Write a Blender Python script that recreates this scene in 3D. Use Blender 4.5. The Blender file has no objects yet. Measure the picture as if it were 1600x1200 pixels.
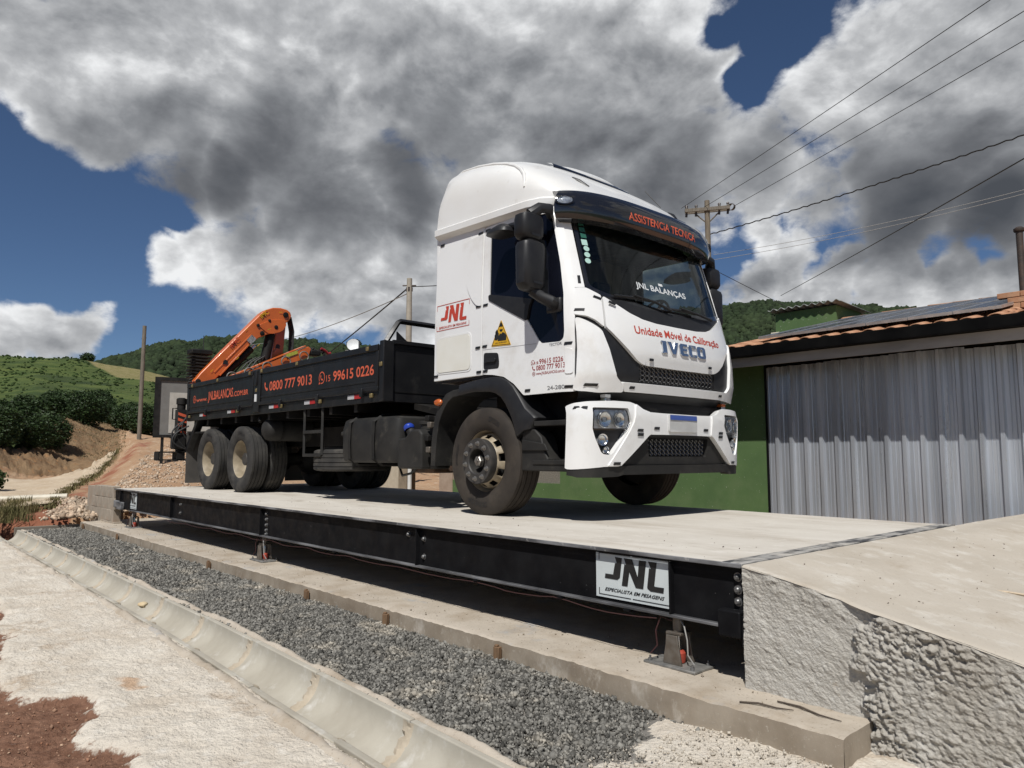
import bpy, bmesh, math, random
import numpy as np
from mathutils import Vector, Matrix
random.seed(7); RNG = np.random.default_rng(11)
SC = bpy.context.scene
COL = SC.collection
rad = math.radians

# ------------------------------------------------------------------ camera
cam = bpy.data.cameras.new('camera'); cam_o = bpy.data.objects.new('camera', cam); COL.objects.link(cam_o)
cam.sensor_width = 36.0; cam.lens = 36.0 * 1141 / 1600; cam.clip_start = 0.05; cam.clip_end = 6000
cam_o.location = (0, 0, 0.55); cam_o.rotation_euler = (rad(90 + 5.656), 0, rad(47.983))
SC.camera = cam_o
SC.render.resolution_x = 1024; SC.render.resolution_y = 768

# ------------------------------------------------------------------ sun, exposure
SUN_DIR = Vector((0.40, -0.57, 1.0)).normalized()          # towards the sun
sun = bpy.data.lights.new('sun', 'SUN'); sun_o = bpy.data.objects.new('sun', sun); COL.objects.link(sun_o)
sun.energy = 5.0; sun.angle = rad(0.53); sun.color = (1.0, 0.978, 0.935)
sun_o.rotation_euler = SUN_DIR.to_track_quat('Z', 'Y').to_euler(); sun_o.location = (20, -28, 50)
SC.view_settings.view_transform = 'Standard'; SC.view_settings.look = 'None'
SC.view_settings.gamma = 1.0; SC.view_settings.exposure = -0.14; SC.view_settings.use_curve_mapping = False
SC.render.engine = 'CYCLES'
SC.cycles.max_bounces = 6; SC.cycles.diffuse_bounces = 2; SC.cycles.transparent_max_bounces = 12

# ------------------------------------------------------------------ sky with cumulus clouds
W = bpy.data.worlds.new('World'); SC.world = W; W.use_nodes = True
nt = W.node_tree; nt.nodes.clear()
def N(t, **k):
    n = nt.nodes.new(t)
    for a, v in k.items(): setattr(n, a, v)
    return n
def L(a, b): nt.links.new(a, b)
def mth(op, a, b=None, c=None, clamp=False):
    n = N('ShaderNodeMath', operation=op, use_clamp=clamp)
    for i, v in enumerate((a, b, c)):
        if v is None: continue
        if isinstance(v, (int, float)): n.inputs[i].default_value = v
        else: L(v, n.inputs[i])
    return n.outputs[0]
def sstep(v, a, b, lo=0.0, hi=1.0):
    n = N('ShaderNodeMapRange', interpolation_type='SMOOTHSTEP')
    L(v, n.inputs[0]); n.inputs[1].default_value = a; n.inputs[2].default_value = b
    n.inputs[3].default_value = lo; n.inputs[4].default_value = hi
    return n.outputs[0]
tc = N('ShaderNodeTexCoord'); D = tc.outputs['Generated']
sky = N('ShaderNodeTexSky', sky_type='NISHITA'); sky.sun_disc = False
sky.sun_elevation = math.asin(SUN_DIR.z); sky.sun_rotation = math.atan2(SUN_DIR.x, SUN_DIR.y)
sky.altitude = 2600; sky.air_density = 1.0; sky.dust_density = 0.12; sky.ozone_density = 6.0
# view directions of the cloud masses (azimuth in degrees from +X, elevation in degrees, radius in degrees, weight)
BLOBS = [(113.9, 13.6, 2.4, 1), (109.7, 13.2, 2.5, 1), (105.9, 12.7, 2.4, 1), (117.8, 13.8, 2.3, 0.9), (119.1, 17.1, 2.7, 0.8), (165.0, 12.6, 2.5, 1), (162.5, 13.8, 3.0, 1), (159.5, 14.6, 4.0, 1), (155.8, 13.9, 4.6, 1), (152.0, 13.2, 4.8, 1), (148.1, 12.9, 4.4, 1), (173.0, 8.4, 1.9, 0.95), (171.3, 9.2, 2.3, 1), (169.1, 8.7, 2.2, 1), (120.6, 12.3, 2.3, 1), (117.9, 11.7, 2.3, 1), (114.4, 11.9, 2.7, 1), (111.4, 11.8, 2.4, 1), (108.6, 11.7, 2.5, 1), (106.0, 11.6, 2.4, 1), (103.5, 11.3, 2.3, 1), (101.1, 11.0, 2.2, 1), (116.5, 14.6, 2.0, 0.8), (119.6, 15.3, 2.3, 0.8), (172.3, 25.3, 5.4, 0.9), (167.9, 23.2, 5.8, 1), (162.6, 25.0, 7.7, 1), (161.1, 20.6, 6.4, 1), (154.3, 26.2, 9.5, 1), (152.2, 18.9, 7.9, 1), (146.3, 28.2, 9.7, 1), (147.2, 16.4, 7.2, 0.95), (138.0, 28.5, 9.9, 1), (130.1, 28.2, 8.9, 1), (127.7, 21.9, 9.3, 1), (123.0, 28.1, 4.7, 0.85), (119.0, 20.7, 5.8, 0.85), (112.1, 23.6, 5.3, 0.95), (106.0, 24.3, 7.1, 1), (108.3, 17.9, 6.8, 1), (102.2, 19.9, 6.5, 1), (101.5, 15.4, 4.4, 0.9), (115.9, 17.7, 4.4, 0.7), (164.1, 12.3, 3.2, 0.8), (160.4, 13.6, 4.0, 0.85), (156.3, 12.5, 4.6, 0.85), (151.1, 13.3, 5.3, 0.85), (147.1, 12.0, 4.4, 0.8), (172.4, 8.8, 2.3, 0.8), (170.2, 8.6, 2.6, 0.85), (167.9, 8.4, 1.6, 0.6), (119.2, 12.9, 2.8, 0.8), (115.7, 11.3, 3.1, 0.7), (109.8, 11.6, 3.4, 0.8), (106.0, 11.6, 3.4, 0.85), (102.4, 11.2, 3.0, 0.8), (150.5, 31.2, 5.1, 0.8), (167.0, 27.7, 5.7, 0.9)]
HOLES = [(173.3, 18.5, 4.1, 1), (171.6, 13.5, 4.6, 0.9), (167.5, 14.5, 3.7, 0.8), (168.9, 12.2, 2.4, 0.8), (164.3, 16.2, 1.9, 0.8), (160.0, 15.8, 1.4, 0.3), (155.4, 15.3, 1.2, 0.4), (118.7, 27.5, 2.1, 0.7), (116.8, 27.6, 2.1, 0.8), (114.7, 30.4, 2.7, 0.85), (117.6, 30.9, 2.2, 0.8), (121.0, 31.4, 1.8, 0.6), (117.8, 25.7, 1.5, 0.4), (153.5, 32.1, 1.6, 0.5), (103.7, 13.4, 1.5, 0.3), (163.6, 9.6, 3.0, 0.7), (107.0, 13.7, 1.6, 0.4), (174.6, 27.9, 1.3, 0.3)]
DARKS = [(167.8, 20.6, 3.4, 0.55), (163.6, 18.5, 3.2, 0.8), (158.7, 17.1, 2.7, 0.7), (157.0, 21.6, 5.3, 0.8), (160.1, 19.4, 3.3, 0.9), (154.1, 18.7, 3.9, 0.95), (147.2, 19.7, 4.5, 0.95), (164.6, 21.8, 3.3, 0.5), (133.8, 24.9, 6.5, 0.55), (125.2, 21.3, 5.1, 0.8), (127.6, 24.6, 4.1, 0.6), (119.0, 20.3, 3.1, 0.6), (109.6, 17.0, 5.3, 1.1), (103.5, 16.4, 4.7, 1.1), (106.3, 18.8, 4.3, 0.8), (113.7, 17.4, 3.4, 0.7), (143.2, 22.6, 5.6, 0.6), (111.4, 20.5, 3.3, 0.4), (116.6, 21.7, 2.2, 0.5)]
def dirv(az, el): return (math.cos(rad(el))*math.cos(rad(az)), math.cos(rad(el))*math.sin(rad(az)), math.sin(rad(el)))
def blobsum(vec, lst):
    tot = None
    for az, el, r, w in lst:
        d = N('ShaderNodeVectorMath', operation='DISTANCE'); L(vec, d.inputs[0]); d.inputs[1].default_value = dirv(az, el)
        s = sstep(d.outputs['Value'], 2*math.sin(rad(r)/2)*0.15, 2*math.sin(rad(r)/2)*1.35, w, 0.0)
        tot = s if tot is None else mth('MAXIMUM', tot, s)
    return tot
def noise(vec, scale, detail, rough, dist=0.0, off=(0, 0, 0), zs=1.5):
    m = N('ShaderNodeMapping'); L(vec, m.inputs[0]); m.inputs['Location'].default_value = off; m.inputs['Scale'].default_value = (1, 1, zs)
    n = N('ShaderNodeTexNoise'); L(m.outputs[0], n.inputs['Vector'])
    n.inputs['Scale'].default_value = scale; n.inputs['Detail'].default_value = detail
    n.inputs['Roughness'].default_value = rough; n.inputs['Distortion'].default_value = dist
    return n.outputs['Fac']
# warp the lookup a little so that the masses have torn edges
wn = N('ShaderNodeTexNoise'); L(D, wn.inputs['Vector']); wn.inputs['Scale'].default_value = 5.0; wn.inputs['Detail'].default_value = 4
ws = N('ShaderNodeVectorMath', operation='SUBTRACT'); L(wn.outputs['Color'], ws.inputs[0]); ws.inputs[1].default_value = (.5, .5, .5)
wm = N('ShaderNodeVectorMath', operation='MULTIPLY_ADD'); L(ws.outputs[0], wm.inputs[0]); wm.inputs[1].default_value = (.16, .16, .16); L(D, wm.inputs[2])
WD = wm.outputs[0]
base = mth('SUBTRACT', blobsum(WD, BLOBS), blobsum(WD, HOLES))
# outside the framed part, unseen cloud is kept thinner to lower the fill light
sepd = N('ShaderNodeSeparateXYZ'); L(D, sepd.inputs[0])
fd = N('ShaderNodeVectorMath', operation='DISTANCE'); L(D, fd.inputs[0]); fd.inputs[1].default_value = dirv(138, 22)
outm = sstep(fd.outputs['Value'], .62, .95)
wild = mth('MULTIPLY', sstep(noise(D, 2.1, 3, .5, 0, (3, 1, 0)), .47, .66), 0.95)
mixb = N('ShaderNodeMix'); L(outm, mixb.inputs[0]); L(base, mixb.inputs[2]); L(wild, mixb.inputs[3]); base = mixb.outputs[0]
def billow(off, scale, detail):
    n = noise(D, scale, detail, .52, .15, off); return mth('SUBTRACT', 1.0, mth('ABSOLUTE', mth('MULTIPLY_ADD', n, 4.0, -2.0)))
so = tuple(-.030 * c for c in SUN_DIR)
n0 = noise(D, 5.5, 12, .56, .2); n1 = noise(D, 5.5, 12, .56, .2, so)
b0 = billow((2, 3, 1), 6.5, 9); b1 = billow((2+so[0], 3+so[1], 1+so[2]), 6.5, 9)
fine = noise(D, 24, 9, .62, .3, (1, 5, 2))
dens = mth('ADD', base, mth('MULTIPLY_ADD', n0, 1.5, -.75))
dens = mth('ADD', dens, mth('MULTIPLY_ADD', fine, .80, -.40))
mask = mth('MULTIPLY', sstep(dens, .12, .54), sstep(sepd.outputs[2], .0, .05))
# broad light and shade of the masses, with finer puffs where they are sunlit
dk = blobsum(WD, DARKS)
dkf = N('ShaderNodeMix'); L(outm, dkf.inputs[0]); L(dk, dkf.inputs[2]); dkf.inputs[3].default_value = .4
dk = dkf.outputs[0]
puff = mth('ADD', mth('MULTIPLY', mth('SUBTRACT', n0, n1), 1.9), mth('MULTIPLY', mth('SUBTRACT', b0, b1), .42))
puff = mth('ADD', puff, mth('MULTIPLY_ADD', fine, .34, -.17))
puff = mth('ADD', puff, mth('MULTIPLY_ADD', n0, .35, -.175))
puff = mth('MULTIPLY', puff, mth('MULTIPLY_ADD', dk, -.55, .78))
shade = mth('ADD', mth('MULTIPLY_ADD', dk, -.56, .64), puff)
shade = mth('ADD', shade, mth('MULTIPLY_ADD', noise(D, 2.6, 3, .4, .1, (7, 2, 4)), .7, -.35))
shade = mth('ADD', shade, mth('MULTIPLY', sstep(dens, .25, .9, .24, 0.0), mth('MULTIPLY_ADD', dk, -1.0, 1.0)))   # thin rims glow
ramp = N('ShaderNodeValToRGB'); L(shade, ramp.inputs[0])
cr = ramp.color_ramp; cr.elements[0].position = 0.0; cr.elements[0].color = (.070, .077, .090, 1)
cr.elements[1].position = 1.0; cr.elements[1].color = (.84, .85, .86, 1)
for p, c in ((.22, (.135, .142, .156)), (.45, (.245, .255, .272)), (.72, (.46, .47, .485))):
    e = cr.elements.new(p); e.color = (*c, 1)
bg1 = N('ShaderNodeBackground'); L(sky.outputs[0], bg1.inputs[0]); bg1.inputs[1].default_value = 0.069
bg2 = N('ShaderNodeBackground'); L(ramp.outputs[0], bg2.inputs[0]); bg2.inputs[1].default_value = 1.15
ms = N("ShaderNodeMixShader"); L(mask, ms.inputs[0]); L(bg1.outputs[0], ms.inputs[1]); L(bg2.outputs[0], ms.inputs[2])
wo = N('ShaderNodeOutputWorld'); L(ms.outputs[0], wo.inputs[0])

# ------------------------------------------------------------------ helpers
def pnoise(x, y, z=None, seed=0):
    """gradient noise on arrays, about -1..1"""
    if z is None: z = np.zeros_like(x)
    r = np.random.default_rng(1000 + seed); perm = np.concatenate([r.permutation(256)] * 2)
    g = r.normal(size=(256, 3)); g /= np.linalg.norm(g, axis=1)[:, None]
    xi = np.floor(x).astype(int); yi = np.floor(y).astype(int); zi = np.floor(z).astype(int)
    xf, yf, zf = x - xi, y - yi, z - zi
    u, v, w = (t * t * t * (t * (t * 6 - 15) + 10) for t in (xf, yf, zf))
    out = 0
    for dx in (0, 1):
        for dy in (0, 1):
            for dz in (0, 1):
                h = perm[(perm[(perm[(xi + dx) & 255] + yi + dy) & 255] + zi + dz) & 255]
                gg = g[h]
                d = gg[..., 0] * (xf - dx) + gg[..., 1] * (yf - dy) + gg[..., 2] * (zf - dz)
                out = out + d * (u if dx else 1 - u) * (v if dy else 1 - v) * (w if dz else 1 - w)
    return out * 1.6
def fbm(x, y, z=None, oct=4, seed=0, gain=.5):
    t = 0; a = 1; f = 1
    for o in range(oct):
        t = t + a * pnoise(x * f, y * f, None if z is None else z * f, seed + o); a *= gain; f *= 2.03
    return t
def sm(x, a, b):
    t = np.clip((x - a) / (b - a), 0, 1); return t * t * (3 - 2 * t)

MATS = {}
def mat(name, col, rough=.6, metal=0.0, col2=None, scale=6.0, detail=5, contrast=(.35, .65), bump=None, spec=.5, coat=0.0,
        wear=None, emit=None, alpha=None, trans=None, island=None, dust=None, stretch=(1, 1, 1), ior=None, rvar=0.0, speck=None):
    """procedural principled material. col2: second colour mixed in by noise; bump: (scale, strength, distance); wear: (colour, scale, lo, hi);
    dust: (colour, scale, lo, hi); island: brightness spread between loose pieces of one mesh"""
    if name in MATS: return MATS[name]
    m = bpy.data.materials.new(name); m.use_nodes = True; t = m.node_tree; b = t.nodes['Principled BSDF']; lk = t.links.new
    b.inputs['Base Color'].default_value = (*col, 1); b.inputs['Roughness'].default_value = rough; b.inputs['Metallic'].default_value = metal
    b.inputs['Specular IOR Level'].default_value = spec; b.inputs['Coat Weight'].default_value = coat; b.inputs['Coat Roughness'].default_value = .04
    if ior: b.inputs['IOR'].default_value = ior
    if trans: b.inputs['Transmission Weight'].default_value = trans
    if alpha is not None: b.inputs['Alpha'].default_value = alpha
    if emit: b.inputs['Emission Color'].default_value = (*emit[0], 1); b.inputs['Emission Strength'].default_value = emit[1]
    tcn = t.nodes.new('ShaderNodeTexCoord'); mp = t.nodes.new('ShaderNodeMapping'); lk(tcn.outputs['Object'], mp.inputs[0])
    mp.inputs['Scale'].default_value = stretch
    def nz(s, d, off=0, ro=.55, vec=None):
        n = t.nodes.new('ShaderNodeTexNoise'); n.inputs['Scale'].default_value = s; n.inputs['Detail'].default_value = d; n.inputs['Roughness'].default_value = ro
        if off:
            m2 = t.nodes.new('ShaderNodeMapping'); m2.inputs['Location'].default_value = (off, off * .7, off * 1.3); lk(vec or mp.outputs[0], m2.inputs[0]); lk(m2.outputs[0], n.inputs['Vector'])
        else: lk(vec or mp.outputs[0], n.inputs['Vector'])
        return n.outputs['Fac']
    def mr(v, a, bb, lo=0., hi=1.):
        n = t.nodes.new('ShaderNodeMapRange'); lk(v, n.inputs[0]); n.inputs[1].default_value = a; n.inputs[2].default_value = bb; n.inputs[3].default_value = lo; n.inputs[4].default_value = hi
        return n.outputs[0]
    cur = None
    def mixc(f, a, c2):
        n = t.nodes.new('ShaderNodeMix'); n.data_type = 'RGBA'; lk(f, n.inputs[0])
        if a is None: n.inputs[6].default_value = (*col, 1)
        else: lk(a, n.inputs[6])
        n.inputs[7].default_value = (*c2, 1)
        return n.outputs[2]
    if col2: cur = mixc(mr(nz(scale, detail), *contrast), cur, col2)
    if wear: cur = mixc(mr(nz(wear[1], 8, 3.3, .7), wear[2], wear[3]), cur, wear[0])
    if dust: cur = mixc(mr(nz(dust[1], 6, 8.1, .65, tcn.outputs['Object']), dust[2], dust[3]), cur, dust[0])
    if speck: cur = mixc(mr(nz(speck[1], 4, 12.7, .75, tcn.outputs['Object']), speck[2], speck[3]), cur, speck[0])
    if island:
        g = t.nodes.new('ShaderNodeNewGeometry'); hs = t.nodes.new('ShaderNodeHueSaturation')
        if cur is None: hs.inputs['Color'].default_value = (*col, 1)
        else: lk(cur, hs.inputs['Color'])
        lk(mr(g.outputs['Random Per Island'], 0, 1, 1 - island, 1 + island), hs.inputs['Value']); cur = hs.outputs[0]
    if cur is not None: lk(cur, b.inputs['Base Color'])
    if rvar: lk(mr(nz(scale * 1.7, 6, 5.1), .3, .7, max(0, rough - rvar), min(1, rough + rvar)), b.inputs['Roughness'])
    if bump:
        bn = t.nodes.new('ShaderNodeBump'); bn.inputs['Strength'].default_value = bump[1]; bn.inputs['Distance'].default_value = bump[2]
        lk(nz(bump[0], 6, 1.7, .6), bn.inputs['Height']); lk(bn.outputs[0], b.inputs['Normal'])
    MATS[name] = m
    return m

class MB:
    """collects faces; build() links them as one mesh object"""
    def __init__(s): s.v = []; s.f = []
    def add(s, vs, fs):
        o = len(s.v); s.v += [tuple(float(c) for c in p) for p in vs]; s.f += [tuple(i + o for i in f) for f in fs]; return s
    def box(s, lo, hi, M=None):
        x0, y0, z0 = lo; x1, y1, z1 = hi
        vs = [(x0,y0,z0),(x1,y0,z0),(x1,y1,z0),(x0,y1,z0),(x0,y0,z1),(x1,y0,z1),(x1,y1,z1),(x0,y1,z1)]
        if M is not None: vs = [M @ Vector(p) for p in vs]
        return s.add(vs, [(3,2,1,0),(4,5,6,7),(0,1,5,4),(1,2,6,5),(2,3,7,6),(3,0,4,7)])
    def prism(s, poly, fn, t0, t1):
        """poly: list of (u, v); fn(u, v, t) -> point"""
        n = len(poly); a = sum(poly[i][0]*poly[(i+1)%n][1]-poly[(i+1)%n][0]*poly[i][1] for i in range(n))
        vs = [fn(u, v, t0) for u, v in poly] + [fn(u, v, t1) for u, v in poly]
        fs = [tuple(range(n))[::-1], tuple(range(n, 2*n))] + [(i, (i+1) % n, n+(i+1) % n, n+i) for i in range(n)]
        return s.add(vs, fs)
    def tube(s, pts, r, n=8, cap=True):
        pts = [Vector(p) for p in pts]; rr = r if isinstance(r, (list, tuple)) else [r]*len(pts)
        rings = []; up = None
        for i, p in enumerate(pts):
            d = (pts[min(i+1, len(pts)-1)] - pts[max(i-1, 0)]).normalized()
            if up is None or abs(up.dot(d)) > .98: up = Vector((0,0,1)) if abs(d.z) < .9 else Vector((1,0,0))
            a = d.cross(up).normalized(); bb = a.cross(d).normalized(); up = bb
            rings.append([p + (a*math.cos(2*math.pi*k/n) + bb*math.sin(2*math.pi*k/n))*rr[i] for k in range(n)])
        vs = [q for R in rings for q in R]; fs = []
        for i in range(len(pts)-1):
            for k in range(n): fs.append((i*n+k, i*n+(k+1) % n, (i+1)*n+(k+1) % n, (i+1)*n+k))
        if cap: fs += [tuple(range(n))[::-1], tuple(range((len(pts)-1)*n, len(pts)*n))]
        return s.add(vs, fs)
    def lathe(s, prof, M=None, n=32, closed=False, cap=False):
        """prof: (r, h) list, turned about local Z"""
        M = M or Matrix(); vs = []; m = len(prof)
        for r, h in prof:
            for k in range(n): vs.append(M @ Vector((r*math.cos(2*math.pi*k/n), r*math.sin(2*math.pi*k/n), h)))
        fs = []
        for i in range(m if closed else m-1):
            j = (i+1) % m
            for k in range(n): fs.append((i*n+k, i*n+(k+1) % n, j*n+(k+1) % n, j*n+k))
        if cap:
            if prof[0][0] > 1e-4: fs.append(tuple(range(n))[::-1])
            if prof[-1][0] > 1e-4: fs.append(tuple(range((m-1)*n, m*n)))
        return s.add(vs, fs)
    def grid(s, P):
        """P: array (a, b, 3)"""
        a, b = len(P), len(P[0]); vs = [tuple(p) for row in P for p in row]
        return s.add(vs, [(i*b+j, i*b+j+1, (i+1)*b+j+1, (i+1)*b+j) for i in range(a-1) for j in range(b-1)])
    def build(s, name, m=None, parent=None, smooth=False, bevel=0, seg=2, angle=35, sub=0, clean=True):
        me = bpy.data.meshes.new(name); me.from_pydata(s.v, [], s.f)
        if clean:
            bm = bmesh.new(); bm.from_mesh(me); bmesh.ops.remove_doubles(bm, verts=bm.verts, dist=1e-5)
            bmesh.ops.recalc_face_normals(bm, faces=bm.faces); bm.to_mesh(me); bm.free()
        o = link(name, me, m, parent)
        finish(o, smooth, bevel, seg, angle, sub)
        return o
def finish(o, smooth=False, bevel=0, seg=2, angle=35, sub=0):
    if bevel:
        md = o.modifiers.new('bevel', 'BEVEL'); md.width = bevel; md.segments = seg; md.limit_method = 'ANGLE'; md.angle_limit = rad(angle)
        md.harden_normals = False
    if sub: md = o.modifiers.new('sub', 'SUBSURF'); md.levels = sub; md.render_levels = sub
    if smooth or bevel:
        for p in o.data.polygons: p.use_smooth = True
        if not sub:
            try: o.data.set_sharp_from_angle(angle=rad(angle if not bevel else 60))
            except Exception: pass
def link(name, me, m=None, parent=None):
    o = bpy.data.objects.new(name, me); COL.objects.link(o)
    if m is not None: me.materials.append(m)
    if parent is not None: o.parent = parent
    return o
def nump(name, V, F, m=None, parent=None, smooth=False):
    """mesh object from arrays; F: (n, k) of one face size"""
    me = bpy.data.meshes.new(name); V = np.asarray(V, np.float32); F = np.asarray(F, np.int32); k = F.shape[1]
    me.vertices.add(len(V)); me.vertices.foreach_set('co', V.ravel())
    me.loops.add(F.size); me.loops.foreach_set('vertex_index', F.ravel())
    me.polygons.add(len(F)); me.polygons.foreach_set('loop_start', np.arange(0, F.size, k, dtype=np.int32)); me.polygons.foreach_set('loop_total', np.full(len(F), k, np.int32))
    if smooth: me.polygons.foreach_set('use_smooth', np.ones(len(F), bool))
    me.update(calc_edges=True); me.validate()
    return link(name, me, m, parent)
def gridfaces(a, b):
    i = np.arange(a-1)[:, None]*b + np.arange(b-1)[None, :]
    return np.stack([i, i+1, i+b+1, i+b], -1).reshape(-1, 4)
def tag(o, label=None, cat=None, group=None, kind=None):
    if label: o['label'] = label
    if cat: o['category'] = cat
    if group: o['group'] = group
    if kind: o['kind'] = kind
    return o
def thing(name, label, cat, loc=(0, 0, 0), rz=0, group=None):
    o = bpy.data.objects.new(name, None); COL.objects.link(o); o.location = loc; o.rotation_euler = (0, 0, rz); o.empty_display_size = .2
    return tag(o, label, cat, group)
def dup(root, loc, rz=0, label=None, scale=None):
    r = root.copy(); COL.objects.link(r); r.location = loc; r.rotation_euler = (0, 0, rz)
    if scale: r.scale = scale
    if label: r['label'] = label
    for ch in list(root.children):
        c = ch.copy(); COL.objects.link(c); c.parent = r
        for g in list(ch.children):
            d = g.copy(); COL.objects.link(d); d.parent = c
    return r
def again(o, M=None, loc=None, rot=None, scale=None):
    """one more part that shares the mesh"""
    c = o.copy(); COL.objects.link(c); c.parent = o.parent
    if M is not None: c.matrix_local = M
    if loc is not None: c.location = loc
    if rot is not None: c.rotation_euler = rot
    if scale is not None: c.scale = scale
    return c
def rnd(poly, r, n=4):
    """round the corners of a polygon"""
    out = []; m = len(poly); rs = r if isinstance(r, (list, tuple)) else [r]*m
    for i in range(m):
        p = Vector(poly[i]); a = Vector(poly[i-1]); b = Vector(poly[(i+1) % m])
        da = (a-p); db = (b-p); rr = min(rs[i], da.length*.48, db.length*.48)
        if rr < 1e-4: out.append(tuple(p)); continue
        s = p + da.normalized()*rr; e = p + db.normalized()*rr
        for k in range(n+1):
            t = k/n; q = s*(1-t)**2 + p*2*t*(1-t) + e*t*t; out.append(tuple(q))
    return out
def mesh2d(poly, holes=(), du=.06, dv=.06, lines_u=(), lines_v=()):
    """fill a polygon and cut it along a grid: bmesh in (u, v, 0)"""
    bm = bmesh.new(); ed = []
    for lp in (poly, *holes):
        vs = [bm.verts.new((p[0], p[1], 0)) for p in lp]
        ed += [bm.edges.new((vs[i], vs[(i+1) % len(vs)])) for i in range(len(vs))]
    bmesh.ops.triangle_fill(bm, use_beauty=True, use_dissolve=False, edges=ed)
    us = [v.co.x for v in bm.verts]; vv = [v.co.y for v in bm.verts]
    def cut(lo, hi, d, ax, extra):
        ks = list(np.arange(math.ceil(lo/d)*d, hi, d)) + [e for e in extra if lo < e < hi]
        for k in ks:
            co = [0, 0, 0]; no = [0, 0, 0]; co[ax] = float(k); no[ax] = 1
            bmesh.ops.bisect_plane(bm, geom=bm.verts[:]+bm.edges[:]+bm.faces[:], dist=1e-6, plane_co=co, plane_no=no)
    if du: cut(min(us), max(us), du, 0, lines_u)
    if dv: cut(min(vv), max(vv), dv, 1, lines_v)
    for f in bm.faces:
        if f.normal.z < 0: f.normal_flip()
    return bm
def panel(name, poly, fn, off, thick, m, parent, holes=(), du=.06, dv=.06, bevel=.004, lines_u=(), flip=False, seg=2):
    """a plate laid on a surface fn(u, v, offset): outer face at off, edges turned back by thick"""
    bm = mesh2d(poly, holes, du, dv, lines_u)
    bound = [e for e in bm.edges if e.is_boundary]
    r = bmesh.ops.extrude_edge_only(bm, edges=bound)
    low = {v for v in r['geom'] if isinstance(v, bmesh.types.BMVert)}
    for v in bm.verts: v.co = Vector(fn(v.co.x, v.co.y, off - thick if v in low else off))
    bmesh.ops.recalc_face_normals(bm, faces=bm.faces)
    me = bpy.data.meshes.new(name); bm.to_mesh(me); bm.free()
    # outward: compare with the surface normal at the first big face
    o = link(name, me, m, parent); finish(o, True, bevel, seg, 40)
    return o
FONT = None
def text_verts(s, bold=False):
    c = bpy.data.curves.new('t', 'FONT'); c.body = s; c.resolution_u = 3
    if bold: c.offset = .018
    o = bpy.data.objects.new('t', c); COL.objects.link(o)
    dg = bpy.context.evaluated_depsgraph_get(); me = bpy.data.meshes.new_from_object(o.evaluated_get(dg))
    V = [tuple(v.co) for v in me.vertices]; F = [tuple(p.vertices) for p in me.polygons]
    bpy.data.objects.remove(o); bpy.data.curves.remove(c); bpy.data.meshes.remove(me)
    return V, F
def lettering(s, fn, u0, u1, v0, v1, m, parent, bold=True, shear=0.0, name='lettering', cap=True):
    """print s into the rectangle u0..u1, v0..v1 (cap height) on fn(u, v)"""
    V, F = text_verts(s, bold); xs = [p[0] for p in V]
    Vc, _ = text_verts('H', bold); h = max(p[1] for p in Vc)
    a, b = min(xs), max(xs)
    P = [fn(u0+(p[0]-a)/(b-a)*(u1-u0) + shear*(p[1]/h)*(v1-v0), v0+p[1]/h*(v1-v0)) for p in V]
    par = list(range(len(V)))
    def fnd(a):
        while par[a] != a: par[a] = par[par[a]]; a = par[a]
        return a
    for f in F:
        for q in f[1:]: par[fnd(q)] = fnd(f[0])
    ext = {}
    for k, p in enumerate(V): g = fnd(k); e = ext.setdefault(g, [p[0], p[0]]); e[0] = min(e[0], p[0]); e[1] = max(e[1], p[0])
    word = {}; w = 0; hi = None
    for g, e in sorted(ext.items(), key=lambda t: t[1][0]):
        if hi is not None and e[0]-hi > .17: w += 1
        word[g] = w; hi = e[1] if hi is None else max(hi, e[1])
    out = None
    for k in range(w+1):
        fs = [f for f in F if word[fnd(f[0])] == k]; ids = sorted({q for f in fs for q in f}); rm = {q: n for n, q in enumerate(ids)}
        mb = MB(); mb.add([P[q] for q in ids], [tuple(rm[q] for q in f) for f in fs]); out = mb.build(name, m, parent, clean=False)
    return out
def flat(polys, fn, m, parent, name):
    """flat print: polygons (u, v) on fn(u, v)"""
    me = bpy.data.meshes.new(name); out = bmesh.new()
    for p in polys:
        bm = mesh2d(p, (), 0, 0); tmp = bpy.data.meshes.new('x'); bm.to_mesh(tmp); bm.free()
        out.from_mesh(tmp); bpy.data.meshes.remove(tmp)
    for v in out.verts: v.co = Vector(fn(v.co.x, v.co.y))
    out.to_mesh(me); out.free()
    return link(name, me, m, parent)
JNL = [ # the three letters of the logo in a unit box
 [(.185,1.0),(.31,.985),(.27,.33),(.225,.245),(0,.25),(.012,.40),(.15,.40),(.185,.78),(.215,.80)],
 [(.34,1.0),(.485,.985),(.575,.44),(.60,.985),(.72,.985),(.665,.08),(.54,.08),(.435,.56),(.40,.08),(.30,.08),(.35,.79),(.38,.78)],
 [(.75,.985),(.89,.985),(.845,.235),(.86,.22),(1.0,.22),(.99,.05),(.785,.05),(.735,.12),(.73,.16),(.765,.78),(.795,.76)]]
def logo(fn, u0, u1, v0, v1, m, parent, name='logo'):
    return flat([[(u0+x*(u1-u0), v0+y*(v1-v0)) for x, y in p] for p in JNL], fn, m, parent, name)

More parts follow.
